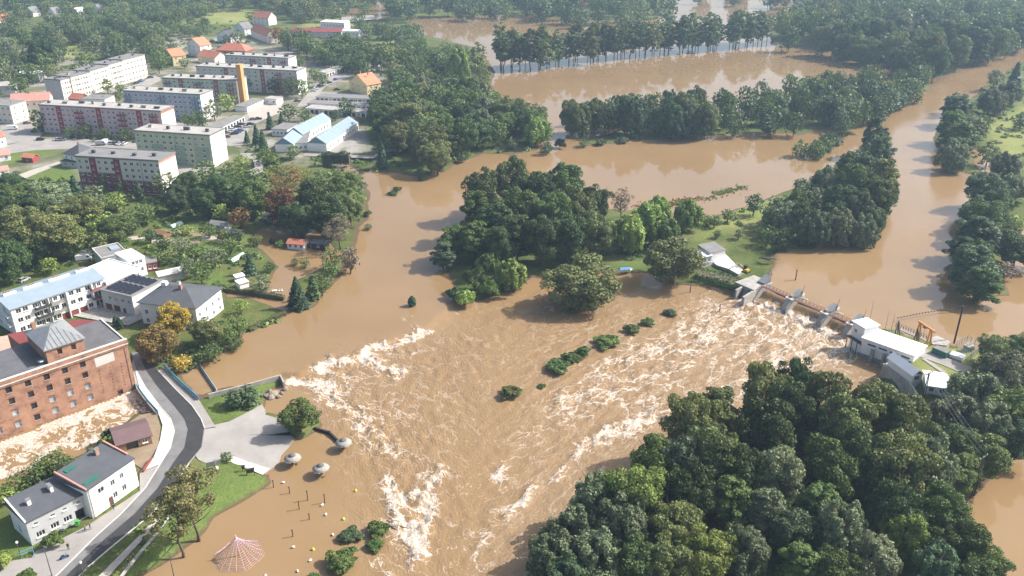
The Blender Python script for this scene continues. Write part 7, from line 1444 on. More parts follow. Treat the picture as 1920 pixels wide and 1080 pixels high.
cb = Bld('gate_tower', 'white cube-shaped gate tower between weir and power station', (1600, 603), (1622, 616), 8.2, 1.0, 5.0, 'gate tower'); cb.walls('white_wall', [(1.0, 4.6, 1.0, 1.0)], 'white_wall', 4); cb.wins([(1.0, 4.6, 1.0, 1.0)]); cb.flat_roof('roof_white', .3, .25, 'roof_white'); cb.part('platform', 'steel_dark', lambda m: m.box(-.5, cb.W + 1, -1.4, -.004, 2.6, 2.8))
for x in (0, 2, 4): cb.part('platform_leg', 'steel_dark', lambda m: m.bar((x, -1.2, -4), (x, -1.2, 2.6), .18))
def portal(label, a, b_, top, zb, h, mat_='crane_orange'):
    A = Vector(G(*a, zb)); Bv = Vector(G(*b_, zb)); u = Bv - A; e = thing('gantry_crane', label, 'crane', tuple(A), math.atan2(u.y, u.x), 'orange cranes of the power station'); L_ = u.length
    for x in (0, L_):
        for s in (-.8, .8): m_ = MB(); m_.bar((x, s, 0), (x, s * .3, h), .32); m_.build('leg', mat_, e)
    m_ = MB(); m_.bar((-.8, 0, h + .2), (L_ + 1.4, 0, h + .2), .45, .55); m_.build('girder', mat_, e); m_ = MB(); m_.box(L_ * .35, L_ * .55, -.4, .4, h - .5, h - .1); m_.build('trolley', 'steel_dark', e); m_ = MB(); m_.tube([(L_ * .45, 0, h - .5), (L_ * .45, 0, h * .4)], .04, 5); m_.build('cable', 'steel_dark', e)
    return e
portal('orange portal crane over the intake behind the power station', (1719, 636), (1739, 650), None, 3.6, 5.2)
jc = thing('jib_crane', 'orange jib crane on the outlet side of the power station', 'crane', tuple(G(1636, 674, .0)), -.95, 'orange cranes of the power station')
for s in (-.6, .6): m_ = MB(); m_.bar((s * .4, s, -1), (0, s * .2, 4.0), .38); m_.build('leg', 'crane_orange', jc)
m_ = MB(); m_.bar((-.5, 0, 4.2), (6.5, 0, 4.2), .38, .42); m_.build('jib', 'crane_orange', jc); m_ = MB(); m_.box(.6, 1.5, -.4, .4, 3.4, 4.0); m_.build('trolley', 'steel_dark', jc)
# intake: trash rack walkways, posts, retaining walls
wk = thing('intake_walkway', 'pale walkway with dark fence above the intake of the power station', 'walkway', tuple(G(1681, 616, 3.6))); a0 = Vector((0, 0, .2)); a1 = Vector(G(1738, 640, 3.6)) - Vector(G(1681, 616, 3.6)) + Vector((0, 0, .2)); m_ = MB(); m_.bar(a0, a1, 1.4, .25); m_.build('deck', 'paving', wk)
nn = 12
for k in range(nn + 1): p = a0.lerp(a1, k / nn); m_ = MB(); m_.box(p.x - .06, p.x + .06, p.y + .7, p.y + .82, 0, 1.5); m_.build('fence_post', 'steel_dark', wk)
for zz in (.8, 1.5): m_ = MB(); m_.bar(a0 + Vector((0, .76, zz)), a1 + Vector((0, .76, zz)), .06); m_.build('rail', 'steel_dark', wk)
for k, (x, y, h) in enumerate([(1632, 595, 5.5), (1661, 612, 5.0), (1672, 615, 5.0)]): post(x, y, h, ['thin white mast beside the gate tower', 'left of two thin masts at the intake', 'right of two thin masts at the intake'][k], 'metal_grey', .14, 3.0, grp='masts at the intake')
for k, (x, y) in enumerate([(1680, 628), (1715, 642)]):
    p = G(x, y, 3.6); e = thing('derrick', ['left dark trestle at the intake', 'right dark trestle at the intake'][k], 'trestle', tuple(p), .5, 'trestles at the intake')
    for s in (-.9, .9): m_ = MB(); m_.bar((s, 0, -1), (0, 0, 4.6), .22); m_.build('leg', 'steel_dark', e)
    m_ = MB(); m_.bar((0, -1.4, -.5), (0, 0, 4.6), .2); m_.build('leg', 'steel_dark', e); m_ = MB(); m_.bar((-.5, 0, 2.2), (.5, 0, 2.2), .14); m_.build('crossbar', 'steel_dark', e)
post(1790, 638, 10.8, 'tall dark leaning pole at the river behind the power station', 'wood_dark', .5, 3.6, grp='poles')
bm_ = thing('float_boom', 'string of small floats from the intake to the tall pole', 'float boom', tuple(G(1684, 596, 3.0))); o0 = Vector(G(1684, 596, 3.0)); pts = [Vector(G(1684 + (1804 - 1684) * t, 596 + (578 - 596) * t - 2.5 * math.sin(math.pi * t), 3.05)) - o0 for t in np.linspace(0, 1, 22)]
for p in pts: m_ = MB(); m_.lathe([(.05, -.2), (.3, 0), (.05, .25)], 8, 0, (p.x, p.y)); m_.build('float', 'steel_dark', bm_)
m_ = MB(); m_.tube(pts, .05, 4); m_.build('rope', 'steel_dark', bm_)
sheet('station_road', [(1712, 664), (1730, 652), (1760, 664), (1824, 690), (1812, 703), (1765, 683)], 4.05, 'paving', .5); sheet('station_path', [(1727, 672), (1735, 672), (1775, 697), (1768, 700)], 4.08, 'paving')
gb = house('station_hut', 'small white gabled hut with black-framed end by the outlet wall', (1712, 703), (1730, 700), 9.5, 2.8, 1.2, 'white_wall', 'roof_white', 'y', zg=3.9, rows=1, cols=1, chim=0, side_cols=0, cat='hut', gmat='steel_dark', wsize=(1.6, 1.4)); house('station_store', 'white-roofed store half hidden by trees below the station', (1738, 722), (1778, 728), 7.5, 2.6, 1.0, 'white_wall', 'roof_white', 'x', zg=3.7, rows=1, cols=2, chim=0, side_cols=0, cat='store')
wall_thing('outlet_wall', 'pale concrete retaining wall below the small white hut', [(1658, 682), (1710, 722), (1722, 742)], -2, 4.3, .5, 'concrete'); wall_thing('outlet_wall', 'short concrete wall at the top of the outlet', [(1660, 683), (1685, 670)], -2, 4.3, .5, 'concrete')
cn, Wc, Hc = box_px('green_container', 'dark green open container on the station road', 'container', (1748, 652), (1775, 663), 4.0, 5.6, 2.4, 'container_green')
for k in range(6): m_ = MB(); m_.box(Wc * (k + .3) / 6, Wc * (k + .3) / 6 + .12, -.06, -.002, .05, Hc - .05); m_.build('rib', 'container_green', cn)
m_ = MB(); m_.box(.1, Wc - .1, .1, 2.3, Hc + .003, Hc + .12); m_.build('load', 'concrete_dark', cn)
bk, Wk, Hk = box_px('white_cabinet', 'low white cabinet in front of the fenced substation', 'cabinet', (1781, 664), (1805, 672), 4.0, 4.9, 2.2, 'white_wall'); m_ = MB(); m_.box(-.1, Wk + .1, -.1, 2.3, Hk + .002, Hk + .12); m_.build('lid', 'roof_white', bk)
railing('grey mesh fence round the substation', [(1793, 650), (1812, 640), (1842, 654), (1820, 674), (1793, 660)], 4.0, 'metal_grey', 2.0, 1.2, 'fence', 4, cat='fence')
tr = thing('transformer', 'pale transformer gear inside the fenced substation', 'transformer', tuple(G(1815, 656, 4.0)), .4)
m_ = MB(); m_.box(-1.2, 1.2, -.8, .8, 0, 1.5); m_.build('tank', 'metal_grey', tr)
for k in range(3): m_ = MB(); m_.lathe([(.14, 1.5), (.2, 1.7), (.12, 1.9), (.18, 2.1), (.08, 2.4)], 8, 0, (-.8 + .8 * k, 0)); m_.build('insulator', 'plastic_white', tr)
for k in range(5): m_ = MB(); m_.box(-1.0 + .45 * k, -.8 + .45 * k, -1.1, -.803, .2, 1.3); m_.build('fin', 'metal_grey', tr)
sheet('pool_slab', [(1744, 634), (1756, 629), (1782, 640), (1775, 648), (1748, 645)], 4.2, 'concrete', 2.0)
# power line across the wood
A = Vector(G(1728, 760, 1)); Bq = Vector(G(1825, 925, 1))
for k, P in enumerate((A, Bq)):
    e = thing('power_pole', ['twin-legged power pole at the station end of the line', 'power pole at the water end of the line'][k], 'power pole', tuple(P), .6, 'power line')
    for s in (-.7, .7): m_ = MB(); m_.tube([(s, 0, -1), (s * .3, 0, 9.5)], [.16, .11], 7); m_.build('leg', 'wood_dark', e)
    m_ = MB(); m_.box(-1.6, 1.6, -.08, .08, 9.4, 9.6); m_.build('crossarm', 'steel_dark', e)
    for x in (-1.4, 0, 1.4): m_ = MB(); m_.lathe([(.05, 9.6), (.1, 9.7), (.05, 9.9)], 6, 0, (x, 0)); m_.build('insulator', 'plastic_white', e)
for k, x in enumerate((-1.4, 0, 1.4)):
    off = Vector((math.cos(.6) * x, math.sin(.6) * x, 10.9)); m_ = MB(); pts = [A.lerp(Bq, t) + off - A + Vector((0, 0, -1.2 * 4 * t * (1 - t))) for t in np.linspace(0, 1, 9)]; m_.tube(pts, .035, 4); o = m_.build('wire', 'metal_grey'); o.location = A; tag(o, ['left', 'middle', 'right'][k] + ' wire of the power line above the wood', 'wire', 'power line')
# driftwood
def drift(px, py, zl, label, n=9, L_=4):
    p = G(px, py, zl); e = thing('driftwood', label, 'driftwood', tuple(p), 0, 'driftwood piles'); r = random.Random(label)
    for k in range(n): a = r.uniform(-.5, .5) - .5; c = Vector((r.uniform(-1.5, 1.5), r.uniform(-1, 1), .1 + .08 * k)); d = Vector((math.cos(a), math.sin(a), r.uniform(-.05, .1))) * L_ * r.uniform(.3, .6); m_ = MB(); m_.tube([c - d, c + d * .2, c + d], [.16, .14, .05], 6); m_.build('branch', 'driftwood', e)
drift(1440, 488, 3.0, 'drift pile caught at the spit above the weir', 14, 5); drift(1595, 252, 1.2, 'pale fallen branches at the river fork', 8, 6); drift(745, 985, .1, 'snagged branch in the white water', 5, 3)

# ------------------------------------------------------------------ sheds of the allotments, flooded huts
house('garden_hut', 'garden hut with orange roof and white walls in the flooded allotment', (538, 456), (569, 459), 4.5, 2.2, 1.0, 'white_wall', 'tile_red', 'x', zg=1.0, rows=1, cols=3, chim=0, side_cols=0, cat='hut')
for a in [((391, 419), (420, 424), 4, 'grey_wall', 'roof_felt', 'grey-roofed hut beside the rusty tree in the allotments'), ((420, 436), (446, 438), 3.6, 'wood_dark', 'roof_dark', 'dark hut with pale awning at the flooded allotments'), ((493, 405), (512, 408), 4, 'white_wall', 'roof_dark', 'white hut in deep shade under the big trees'), ((289, 436), (306, 440), 3.4, 'wood', 'wood', 'brown wooden hut on the vegetable plots'), ((584, 455), (608, 458), 3.6, 'wood_dark', 'roof_dark', 'dark hut at the foot of the bare tree')]: house('garden_hut', a[5], a[0], a[1], a[2], 2.2, .7, a[3], a[4], 'x', zg=1.4, rows=1, cols=1, chim=0, side_cols=0, cat='hut')
house('lean_to', 'long low lean-to with patchy white roof behind the solar house', (298, 520), (350, 509), 4.0, 2.4, .3, 'concrete', 'paving_white', style='flat', zg=1.5, rows=0, cols=0, chim=0, side_cols=0, cat='shed')
house('lean_to', 'white sheet-roofed shelter at the flooded plot', (449, 534), (466, 529), 3.0, 2.0, .2, 'white_wall', 'roof_white', style='flat', zg=1.2, rows=0, cols=0, chim=0, side_cols=0, cat='shed'); house('lean_to', 'smaller white shelter behind the sheet-roofed one', (443, 522), (459, 518), 2.4, 1.8, .2, 'white_wall', 'roof_white', style='flat', zg=1.2, rows=0, cols=0, chim=0, side_cols=0, cat='shed')
def tunnel(a, b_, w, label):
    A = Vector(G(*a, 1.5)); Bv = Vector(G(*b_, 1.5)); u = Bv - A; L_ = u.length; e = thing('polytunnel', label, 'polytunnel', tuple(A), math.atan2(u.y, u.x), 'polytunnels'); n = 8
    V = []; 
    for x in (0, L_): V += [(x, w / 2 * math.cos(math.pi * k / n), w * .5 * math.sin(math.pi * k / n)) for k in range(n + 1)]
    m_ = MB(); m_.add(V, [(k, k + 1, n + 2 + k, n + 1 + k) for k in range(n)] + [tuple(range(n + 1)), tuple(range(n + 1, 2 * n + 2))[::-1]]); m_.build('cover', 'polytunnel', e)
    for k in range(5): m_ = MB(); x = L_ * k / 4; m_.tube([(x, w * .505 * math.cos(math.pi * j / n), w * .505 * math.sin(math.pi * j / n)) for j in range(n + 1)], .04, 4); m_.build('hoop', 'metal_grey', e)
tunnel((320, 428), (340, 420), 2.6, 'mint green polytunnel on the vegetable plots'); tunnel((431, 493), (456, 478), 2.2, 'mint green polytunnel at the flooded gardens'); tunnel((75, 335), (100, 327), 2.4, 'pale polytunnel on the lawn below the villa')
fl = thing('flooded_roof', 'flat yellow roof of a hut drowned behind the belt of trees', 'roof', tuple(G(1111, 248, 1.0)), .25); m_ = MB(); m_.box(0, 9, 0, 4, -1, 1.2); m_.build('wall', 'cream_wall', fl); m_ = MB(); m_.prism([(-.4, -.5), (9.4, -.5), (9.4, 4.5), (-.4, 4.5)], 1.203, [1.4, 1.4, 2.2, 2.2]); m_.build('roof_sheet', 'ball_yellow' if False else 'yellow_wall', fl)
gt = thing('garden_table', 'white garden table and chairs standing in the flooded garden', 'table', tuple(G(515, 547, 1.0)), .2); m_ = MB(); m_.box(-.8, .8, -.5, .5, .45, .52); m_.build('top', 'plastic_white', gt)
for sx in (-.7, .7):
    for sy in (-.4, .4): m_ = MB(); m_.box(sx - .04, sx + .04, sy - .04, sy + .04, -.4, .45); m_.build('leg', 'plastic_white', gt)
for k in range(2): m_ = MB(); m_.box(1.3 + k * .9, 1.8 + k * .9, -.3, .2, .2, .28); m_.box(1.3 + k * .9, 1.8 + k * .9, .2, .25, .2, .8); m_.build('chair', 'plastic_white', gt)

# ------------------------------------------------------------------ cars
def car_proto(kind):
    L_, Wd, Ht = {'hatch': (3.9, 1.7, 1.45), 'saloon': (4.5, 1.75, 1.42), 'van': (5.2, 2.0, 2.3)}[kind]; out = {}
    if kind == 'van': prof = [(-.5, .25), (-.5, .98), (.22, 1.0), (.33, .92), (.42, .58), (.49, .50), (.5, .25)]; cab = [(.20, .60), (.225, .93), (.33, .88), (.41, .60)]
    elif kind == 'hatch': prof = [(-.5, .22), (-.49, .62), (-.46, .66), (.20, .66), (.46, .56), (.5, .42), (.5, .22)]; cab = [(-.47, .66), (-.38, .98), (.02, 1.0), (.24, .66)]
    else: prof = [(-.5, .22), (-.5, .56), (-.46, .64), (-.30, .66), (.20, .66), (.46, .56), (.5, .42), (.5, .22)]; cab = [(-.34, .66), (-.22, .98), (.03, 1.0), (.23, .66)]
    def ext(pr, w, mb, mi, inset=0.0):
        n = len(pr); V = []
        for s in (-1, 1):
            for x, z in pr: V.append((x * L_, s * (w / 2 - (inset if z > .7 else 0)), z * Ht))
        mb.add(V, [tuple(range(n)), tuple(range(n, 2 * n))[::-1]] + [(i + n, (i + 1) % n + n, (i + 1) % n, i) for i in range(n)], mi)
    m_ = MB(); ext(prof, Wd, m_, 0); out['body'] = m_
    m_ = MB(); ext(cab, Wd * (.94 if kind != 'van' else 1.01), m_, 1, .16 if kind != 'van' else 0)
    out['glasshouse'] = m_
    if kind != 'van':
        r = [p for p in cab if p[1] > .9]; m2 = MB(); V = [(r[0][0] * L_, -Wd * .36, Ht * .985), (r[1][0] * L_, -Wd * .36, Ht * 1.005), (r[1][0] * L_, Wd * .36, Ht * 1.005), (r[0][0] * L_, Wd * .36, Ht * .985)]; m2.add(V + [(x, y, z + .04) for x, y, z in V], [(0, 3, 2, 1), (4, 5, 6, 7), (0, 1, 5, 4), (1, 2, 6, 5), (2, 3, 7, 6), (3, 0, 4, 7)]); out['roof'] = m2
    w = MB(); n = 14; V = [(.32 * math.cos(2 * math.pi * k / n), y, .32 * math.sin(2 * math.pi * k / n)) for y in (-.11, .11) for k in range(n)]; w.add(V, [tuple(range(n)), tuple(range(n, 2 * n))[::-1]] + [(k + n, (k + 1) % n + n, (k + 1) % n, k) for k in range(n)]); out['wheel'] = w
    return L_, Wd, out
CARS = {}
for kd in ('hatch', 'saloon', 'van'):
    L_, Wd, o = car_proto(kd); CARS[kd] = (L_, Wd, {k: v.mesh(k, ['paint_white', 'car_glass'] if k != 'wheel' else 'tyre') for k, v in o.items()})
def car(px, py, ang, kd, paint, label, zg=TZ + .05, grp='parked cars'):
    p = G(px, py, zg); L_, Wd, ms = CARS[kd]; e = thing('car' if kd != 'van' else 'van', label, 'car' if kd != 'van' else 'van', (p[0], p[1], zg + .02), RAD(ang), grp)
    for k, me in ms.items():
        if k == 'wheel':
            for x in (-.3, .32):
                for y in (-1, 1): put('wheel', me, e, (x * L_, y * (Wd / 2 - .09), .32))
        else:
            o = put(k, me, e)
            if k in ('body', 'roof'): o.material_slots[0].link = 'OBJECT'; o.material_slots[0].material = M(paint)
NAMES = {'paint_white': 'white', 'paint_silver': 'silver', 'paint_black': 'black', 'paint_blue': 'dark blue', 'paint_red': 'red', 'paint_grey': 'grey', 'paint_dark_red': 'dark red'}
pk = [(424, 250, 30, 'hatch', 'paint_grey'), (425, 258, 30, 'hatch', 'paint_dark_red'), (439, 252, 32, 'saloon', 'paint_black'), (445, 249, 32, 'saloon', 'paint_blue'), (450, 246, 32, 'saloon', 'paint_blue'), (445, 239, 30, 'saloon', 'paint_black'), (453, 234, 30, 'hatch', 'paint_black'), (462, 239, 28, 'saloon', 'paint_silver'), (469, 234, 28, 'saloon', 'paint_black'), (474, 225, 20, 'saloon', 'paint_grey'), (484, 224, 20, 'saloon', 'paint_black'), (438, 244, 30, 'hatch', 'paint_white')]
def carset(lst, place, grp, zg=TZ + .05):
    lst = sorted(lst); cnt = {}
    for a in lst: cnt.setdefault((a[3], a[4]), []).append(a)
    for (kd, pt), l in cnt.items():
        for i, a in enumerate(l):
            nm = {'hatch': 'hatchback', 'saloon': 'saloon car', 'van': 'van'}[kd]
            car(*a, f'{NAMES[pt]} {nm} {place}' if len(l) == 1 else f'{ordinal(i)} {NAMES[pt]} {nm} from the left {place}', zg, grp)
carset(pk, 'in the car park beside the green slab', 'cars in the car park')
carset([(198, 269, 80, 'van', 'paint_white'), (211, 270, 80, 'hatch', 'paint_silver'), (218, 270, 80, 'hatch', 'paint_grey'), (225, 271, 80, 'saloon', 'paint_white'), (234, 271, 80, 'hatch', 'paint_white'), (190, 272, 10, 'van', 'paint_silver')], 'in the yard behind the nearest slab', 'cars in the yard')
carset([(24, 243, 20, 'van', 'paint_white'), (110, 263, 10, 'saloon', 'paint_white'), (118, 263, 10, 'hatch', 'paint_silver'), (76, 263, 10, 'hatch', 'paint_black'), (50, 232, 30, 'hatch', 'paint_dark_red')], 'on the street below the pinkish slab', 'cars on the lower street')
carset([(255, 157, 35, 'saloon', 'paint_black'), (262, 154, 35, 'saloon', 'paint_blue'), (267, 151, 35, 'hatch', 'paint_silver'), (240, 165, 35, 'hatch', 'paint_white'), (282, 146, 10, 'saloon', 'paint_grey')], 'in front of the stepped cream row', 'cars by the cream row')
carset([(523, 188, 10, 'van', 'paint_red'), (558, 190, 20, 'saloon', 'paint_grey'), (586, 172, 30, 'saloon', 'paint_silver'), (592, 168, 30, 'hatch', 'paint_white'), (600, 162, 30, 'hatch', 'paint_grey'), (632, 169, 5, 'saloon', 'paint_black'), (618, 156, 60, 'hatch', 'paint_black'), (630, 150, 60, 'hatch', 'paint_blue'), (605, 160, 30, 'saloon', 'paint_white'), (740, 40, 0, 'hatch', 'paint_white')][:9], 'on the street by the garages', 'cars by the garages')
carset([(158, 488, 20, 'van', 'paint_white'), (168, 480, 20, 'van', 'paint_white'), (46, 527, 70, 'hatch', 'paint_silver')], 'behind the white apartment house', 'cars behind the apartment house', 1.7)

# ------------------------------------------------------------------ people: one skinned body each
def person(px, py, rz, label, top, legs, stride=.0, zg=RZ + .12, arm=0.0, h=1.74):
    s = h / 1.74; J = {}; E_ = []; Rr = []
    V = [(0, 0, .96), (0, 0, 1.18), (0, 0, 1.40), (0, 0, 1.50), (0, .02, 1.56), (0, .03, 1.66), (0, .02, 1.735)]; Rr = [(.15, .11), (.14, .10), (.16, .10), (.06, .06), (.075, .085), (.085, .10), (.05, .055)]
    E_ = [(i, i + 1) for i in range(6)]
    def add(par, p, r): V.append(p); Rr.append(r if isinstance(r, tuple) else (r, r)); E_.append((par, len(V) - 1)); return len(V) - 1
    for sg in (-1, 1):
        st = stride * sg
        a = add(0, (sg * .10, 0, .90), .095); a = add(a, (sg * .11, st * .5 + .03, .50), .065); a = add(a, (sg * .11, st, .09), .045); a = add(a, (sg * .11, st + .17, .04), .04)
        b_ = add(2, (sg * .20, 0, 1.39), .062); b_ = add(b_, (sg * .25, -st * .3 - .02, 1.12), .045); b_ = add(b_, (sg * .25, -st * .6 + .08 + arm * .2, .90 + arm * .3), .035); b_ = add(b_, (sg * .25, -st * .6 + .11 + arm * .24, .83 + arm * .3), (.04, .022))
        for f, (dx, ln) in enumerate(((-.03, .075), (-.01, .085), (.01, .08), (.03, .065))): q_ = add(b_, (sg * .25 + dx, -st * .6 + .12 + arm * .25, .83 - ln * .6 + arm * .3), .009); add(q_, (sg * .25 + dx, -st * .6 + .14 + arm * .25, .83 - ln + arm * .3), .007)
        add(b_, (sg * .25 - sg * .045, -st * .6 + .15 + arm * .25, .80 + arm * .3), .010)
    me = bpy.data.meshes.new('body'); me.from_pydata([(x * s, y * s, z * s) for x, y, z in V], E_, []); ob = bpy.data.objects.new('body', me); COL.objects.link(ob)
    md = ob.modifiers.new('skin', 'SKIN'); md.use_smooth_shade = True
    if not me.skin_vertices: me.skin_vertices.new()
    for k, r in enumerate(Rr): me.skin_vertices[0].data[k].radius = (r[0] * s, r[1] * s)
    me.skin_vertices[0].data[0].use_root = True
    sb = ob.modifiers.new('sub', 'SUBSURF'); sb.levels = 1
    bpy.context.view_layer.update(); me2 = bpy.data.meshes.new_from_object(ob.evaluated_get(bpy.context.evaluated_depsgraph_get())); bpy.data.objects.remove(ob)
    me2.materials.clear()
    for m_ in (top, legs, 'skin', 'hair'): me2.materials.append(M(m_))
    idx = []
    for pl in me2.polygons:
        c = pl.center / s; idx.append(1 if c.z < .95 and abs(c.x) < .19 else 3 if c.z > 1.66 or (c.z > 1.58 and c.y < .0) else 2 if c.z > 1.46 else 2 if (c.z < .90 + arm * .3 and abs(c.x) >= .19) else 0)
    me2.polygons.foreach_set('material_index', idx); me2.update()
    p = G(px, py, zg); e = thing('person', label, 'person', (p[0], p[1], zg), RAD(rz), 'people on the pavement'); put('body', me2, e)
person(129, 1030, 200, 'person in dark clothes standing alone on the pavement by the blue moped', 'cloth_black', 'cloth_black', .0); person(161, 996, 120, 'left one of two people walking together on the pavement', 'cloth_grey', 'cloth_blue', .18); person(170, 992, 130, 'right one of two people walking together on the pavement', 'cloth_black', 'cloth_grey', .15)
person(214, 956, 60, 'person in black crossing in front of the white house', 'cloth_black', 'cloth_blue', .22); person(251, 1048, 150, 'person on the path below the two trees, upper one', 'cloth_khaki', 'cloth_black', .15, RZ); person(242, 1060, 150, 'person on the path below the two trees, lower one', 'cloth_black', 'cloth_grey', .12, RZ)
# moped, bin, bricks, manhole
p = G(121, 1047, RZ + .12); e = thing('moped', 'blue moped parked on the pavement', 'moped', tuple(p), .7)
for x in (-.6, .6): m_ = MB(); m_.tube([(x, -.05, .28), (x, .05, .28)], .28, 14); m_.build('wheel', 'tyre', e)
m_ = MB(); m_.bar((-.6, 0, .45), (.5, 0, .42), .26, .3); m_.bar((.5, 0, .3), (.42, 0, 1.0), .12); m_.build('body', 'paint_blue', e); m_ = MB(); m_.box(-.55, .1, -.14, .14, .72, .82); m_.build('seat', 'tyre', e); m_ = MB(); m_.bar((.4, -.35, 1.02), (.4, .35, 1.02), .05); m_.build('handlebar', 'steel_dark', e)
p = G(145, 984, RZ + .12); e = thing('wheelie_bin', 'bright green wheeled bin tipped against the grey house', 'bin', tuple(p), .5)
m_ = MB(); m_.prism([(-.35, -.35), (.35, -.35), (.4, .4), (-.4, .4)], 0, 1.0); m_.build('body', 'bin_green', e); m_ = MB(); m_.box(-.45, .45, -.45, .45, 1.003, 1.1); m_.build('lid', 'bin_green', e)
for s in (-.3, .3): m_ = MB(); m_.tube([(s - .05, .42, .12), (s + .05, .42, .12)], .12, 10); m_.build('wheel', 'tyre', e)
p = G(116, 999, RZ + .12); e = thing('wheelbarrow', 'dark wheelbarrow beside the clipped bush', 'wheelbarrow', tuple(p), .3); m_ = MB(); m_.prism([(-.5, -.35), (.5, -.3), (.5, .3), (-.5, .35)], .35, .75); m_.build('tray', 'steel_dark', e); m_ = MB(); m_.tube([(.7, -.05, .2), (.7, .05, .2)], .2, 10); m_.build('wheel', 'tyre', e)
for s in (-.3, .3): m_ = MB(); m_.bar((.6, s * .5, .3), (-1.1, s, .6), .05); m_.build('handle', 'wood', e)

# ------------------------------------------------------------------ low growth nobody could count: gardens, banks, waste ground
rng = np.random.default_rng(77); VV = []; FF = []; MM_ = []; off = 0; nm_l = ['leaf_dark', 'leaf_mid', 'leaf_olive', 'leaf_light', 'leaf_grey']
def undergrowth(poly, n, zl, smin, smax, wts):
    global off
    W_ = np.array([G(p[0], p[1], zl)[:2] for p in poly]); lo, hi = W_.min(0), W_.max(0); c = rng.uniform(lo, hi, (n * 6, 2)); k = inside(c[:, 0], c[:, 1], [tuple(w) for w in W_])
    for f in FOOT: k &= ~(sdist(c[:, 0], c[:, 1], f) > -1.2)
    k &= NZ.fbm(c[:, 0] / 14, c[:, 1] / 14, 2) > .40
    for p in c[k][:n]:
        r = rng.uniform(smin, smax); z = ground_z(*p)
        if z < .75 + (p[1] < 215) * .2 and p[1] < 330: continue
        m_ = 34 if r > 1 else 18; d = unit(m_, rng); d[:, 2] = np.abs(d[:, 2]); P_ = np.array((p[0], p[1], z)) + d * r * np.array((1, 1, .85)) * rng.uniform(.5, 1, (m_, 1)); V, F = leaf_cards(P_, d + unit(m_, rng) * .6, .55 + .16 * r, rng, 1.25)
        VV.append(V); FF.append(F + off); off += len(V); MM_.append(np.full(len(F), rng.choice(5, p=np.array(wts) / sum(wts))))
undergrowth([(200, 400), (300, 385), (420, 400), (480, 420), (470, 450), (500, 475), (440, 530), (400, 540), (330, 500), (230, 470), (180, 450)], 170, 1.6, .5, 1.9, [2, 4, 3, 2, 2])
undergrowth([(150, 365), (330, 370), (420, 330), (480, 300), (600, 300), (680, 330), (680, 400), (600, 420), (480, 420), (300, 400), (160, 400)], 420, 2.2, .8, 2.6, [4, 4, 3, 1, 1])
undergrowth([(-20, 345), (140, 340), (200, 380), (180, 480), (100, 510), (-20, 520)], 300, 2, 1, 2.8, [4, 3, 3, 1, 1])
undergrowth([(-40, 45), (330, 45), (330, 130), (280, 130), (200, 110), (90, 150), (-40, 190)], 700, TZ, 1.4, 3.2, [4, 4, 3, 1, 2]); undergrowth([(500, 55), (700, 40), (800, 90), (900, 130), (760, 170), (690, 140), (640, 100), (560, 95)], 420, TZ, 1.4, 3.0, [4, 4, 2, 1, 1])
undergrowth([(330, 40), (460, 40), (500, 70), (420, 95), (330, 90)], 120, TZ, 1, 2.4, [4, 4, 2, 1, 1]); undergrowth([(700, 180), (920, 165), (1010, 240), (1000, 282), (900, 290), (820, 325), (700, 320), (700, 260)], 300, 1.5, 1, 2.6, [4, 3, 2, 1, 2])
undergrowth([(470, 265), (600, 292), (700, 300), (690, 320), (600, 312), (500, 300), (440, 300)], 90, TZ, .5, 1.4, [2, 4, 2, 2, 1]); undergrowth([(60, 215), (310, 262), (250, 268), (60, 255)], 60, TZ, .6, 1.6, [4, 3, 1, 1, 0])
undergrowth([(1320, 420), (1420, 385), (1500, 350), (1640, 260), (1680, 370), (1640, 436), (1450, 480), (1400, 450)], 260, 2.0, .6, 2.0, [3, 4, 2, 2, 2]); undergrowth([(850, 480), (900, 400), (1100, 390), (1200, 400), (1300, 410), (1260, 470), (1140, 500), (1000, 500), (900, 540)], 240, 1.4, .8, 2.2, [4, 4, 2, 1, 1])
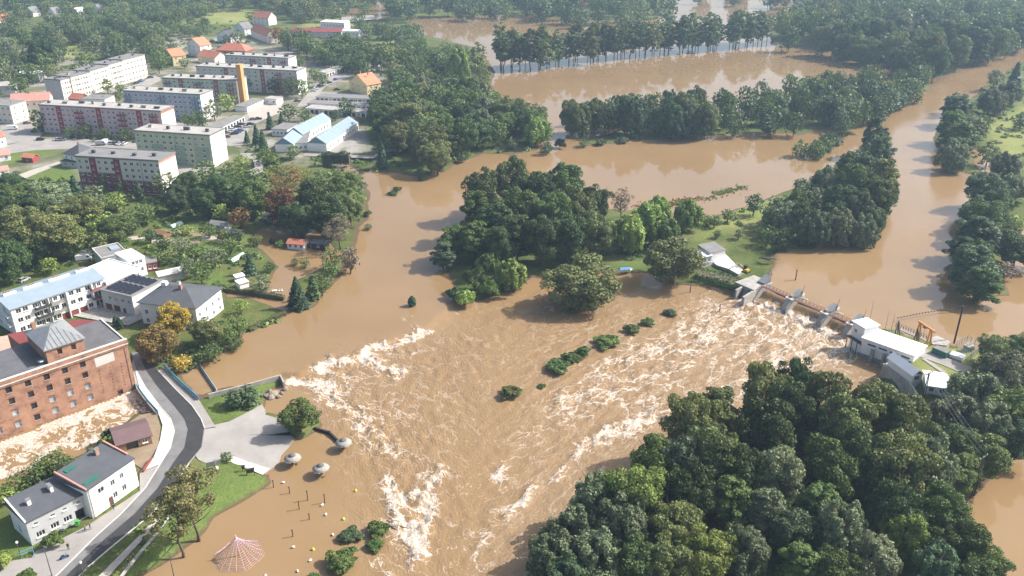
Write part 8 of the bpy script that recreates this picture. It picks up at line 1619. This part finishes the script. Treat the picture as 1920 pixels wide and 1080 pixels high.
undergrowth([(1090, 265), (1200, 240), (1400, 212), (1650, 165), (1740, 155), (1740, 175), (1650, 203), (1480, 248), (1200, 262)], 260, 1, 1, 2.4, [4, 3, 2, 1, 2]); undergrowth([(1752, 262), (1840, 168), (1930, 110), (1930, 460), (1850, 555), (1800, 530), (1830, 340)], 330, 3.3, .8, 2.4, [2, 3, 2, 2, 3])
undergrowth([(1100, 1000), (1240, 945), (1330, 850), (1450, 790), (1700, 750), (1860, 700), (1930, 650), (1930, 830), (1800, 930), (1880, 1080), (1040, 1100)], 260, .8, .8, 2.6, [4, 4, 2, 1, 2])
undergrowth([(1450, 82), (1700, 126), (1760, 150), (1925, 88), (1925, 40), (1450, 50)], 260, 1, 2, 4, [4, 3, 2, 0, 1]); undergrowth([(265, 700), (300, 668), (340, 700), (440, 650), (535, 592), (560, 585), (450, 620), (400, 600), (330, 640)], 60, 1.4, .5, 1.4, [3, 4, 2, 1, 1]); undergrowth([(20, 930), (110, 868), (200, 830), (230, 840), (120, 890), (40, 950)], 40, FG, .5, 1.3, [3, 4, 2, 1, 0])
undergrowth([(250, 960), (300, 985), (240, 1075), (200, 1080)], 16, FG, .3, .6, [2, 4, 2, 1, 0])
me = np_mesh('undergrowth', np.concatenate(VV), np.concatenate(FF))
for n_ in nm_l: me.materials.append(M(n_))
me.polygons.foreach_set('material_index', np.concatenate(MM_).astype(np.int32)); me.update(); tag(link(bpy.data.objects.new('undergrowth', me)), 'tangle of low bushes and weeds on banks and gardens', 'undergrowth', kind='stuff'); print('UNDER', off // 4)

# ------------------------------------------------------------------ the hazy air
m, nt, b = newmat('haze_air'); nt.nodes.remove(b); pv = nd(nt, 'ShaderNodeVolumePrincipled'); pv.inputs['Color'].default_value = (.55, .77, 1.0, 1); pv.inputs['Density'].default_value = 0.00019; pv.inputs['Anisotropy'].default_value = 0.2
nt.links.new(pv.outputs[0], nt.nodes['Material Output'].inputs['Volume'])
mb = MB(); mb.box(-3200, 3200, -3200, 3200, -6, 126); o = mb.build('haze', m); tag(o, 'thin bluish haze lying over the whole valley', 'haze', kind='stuff')
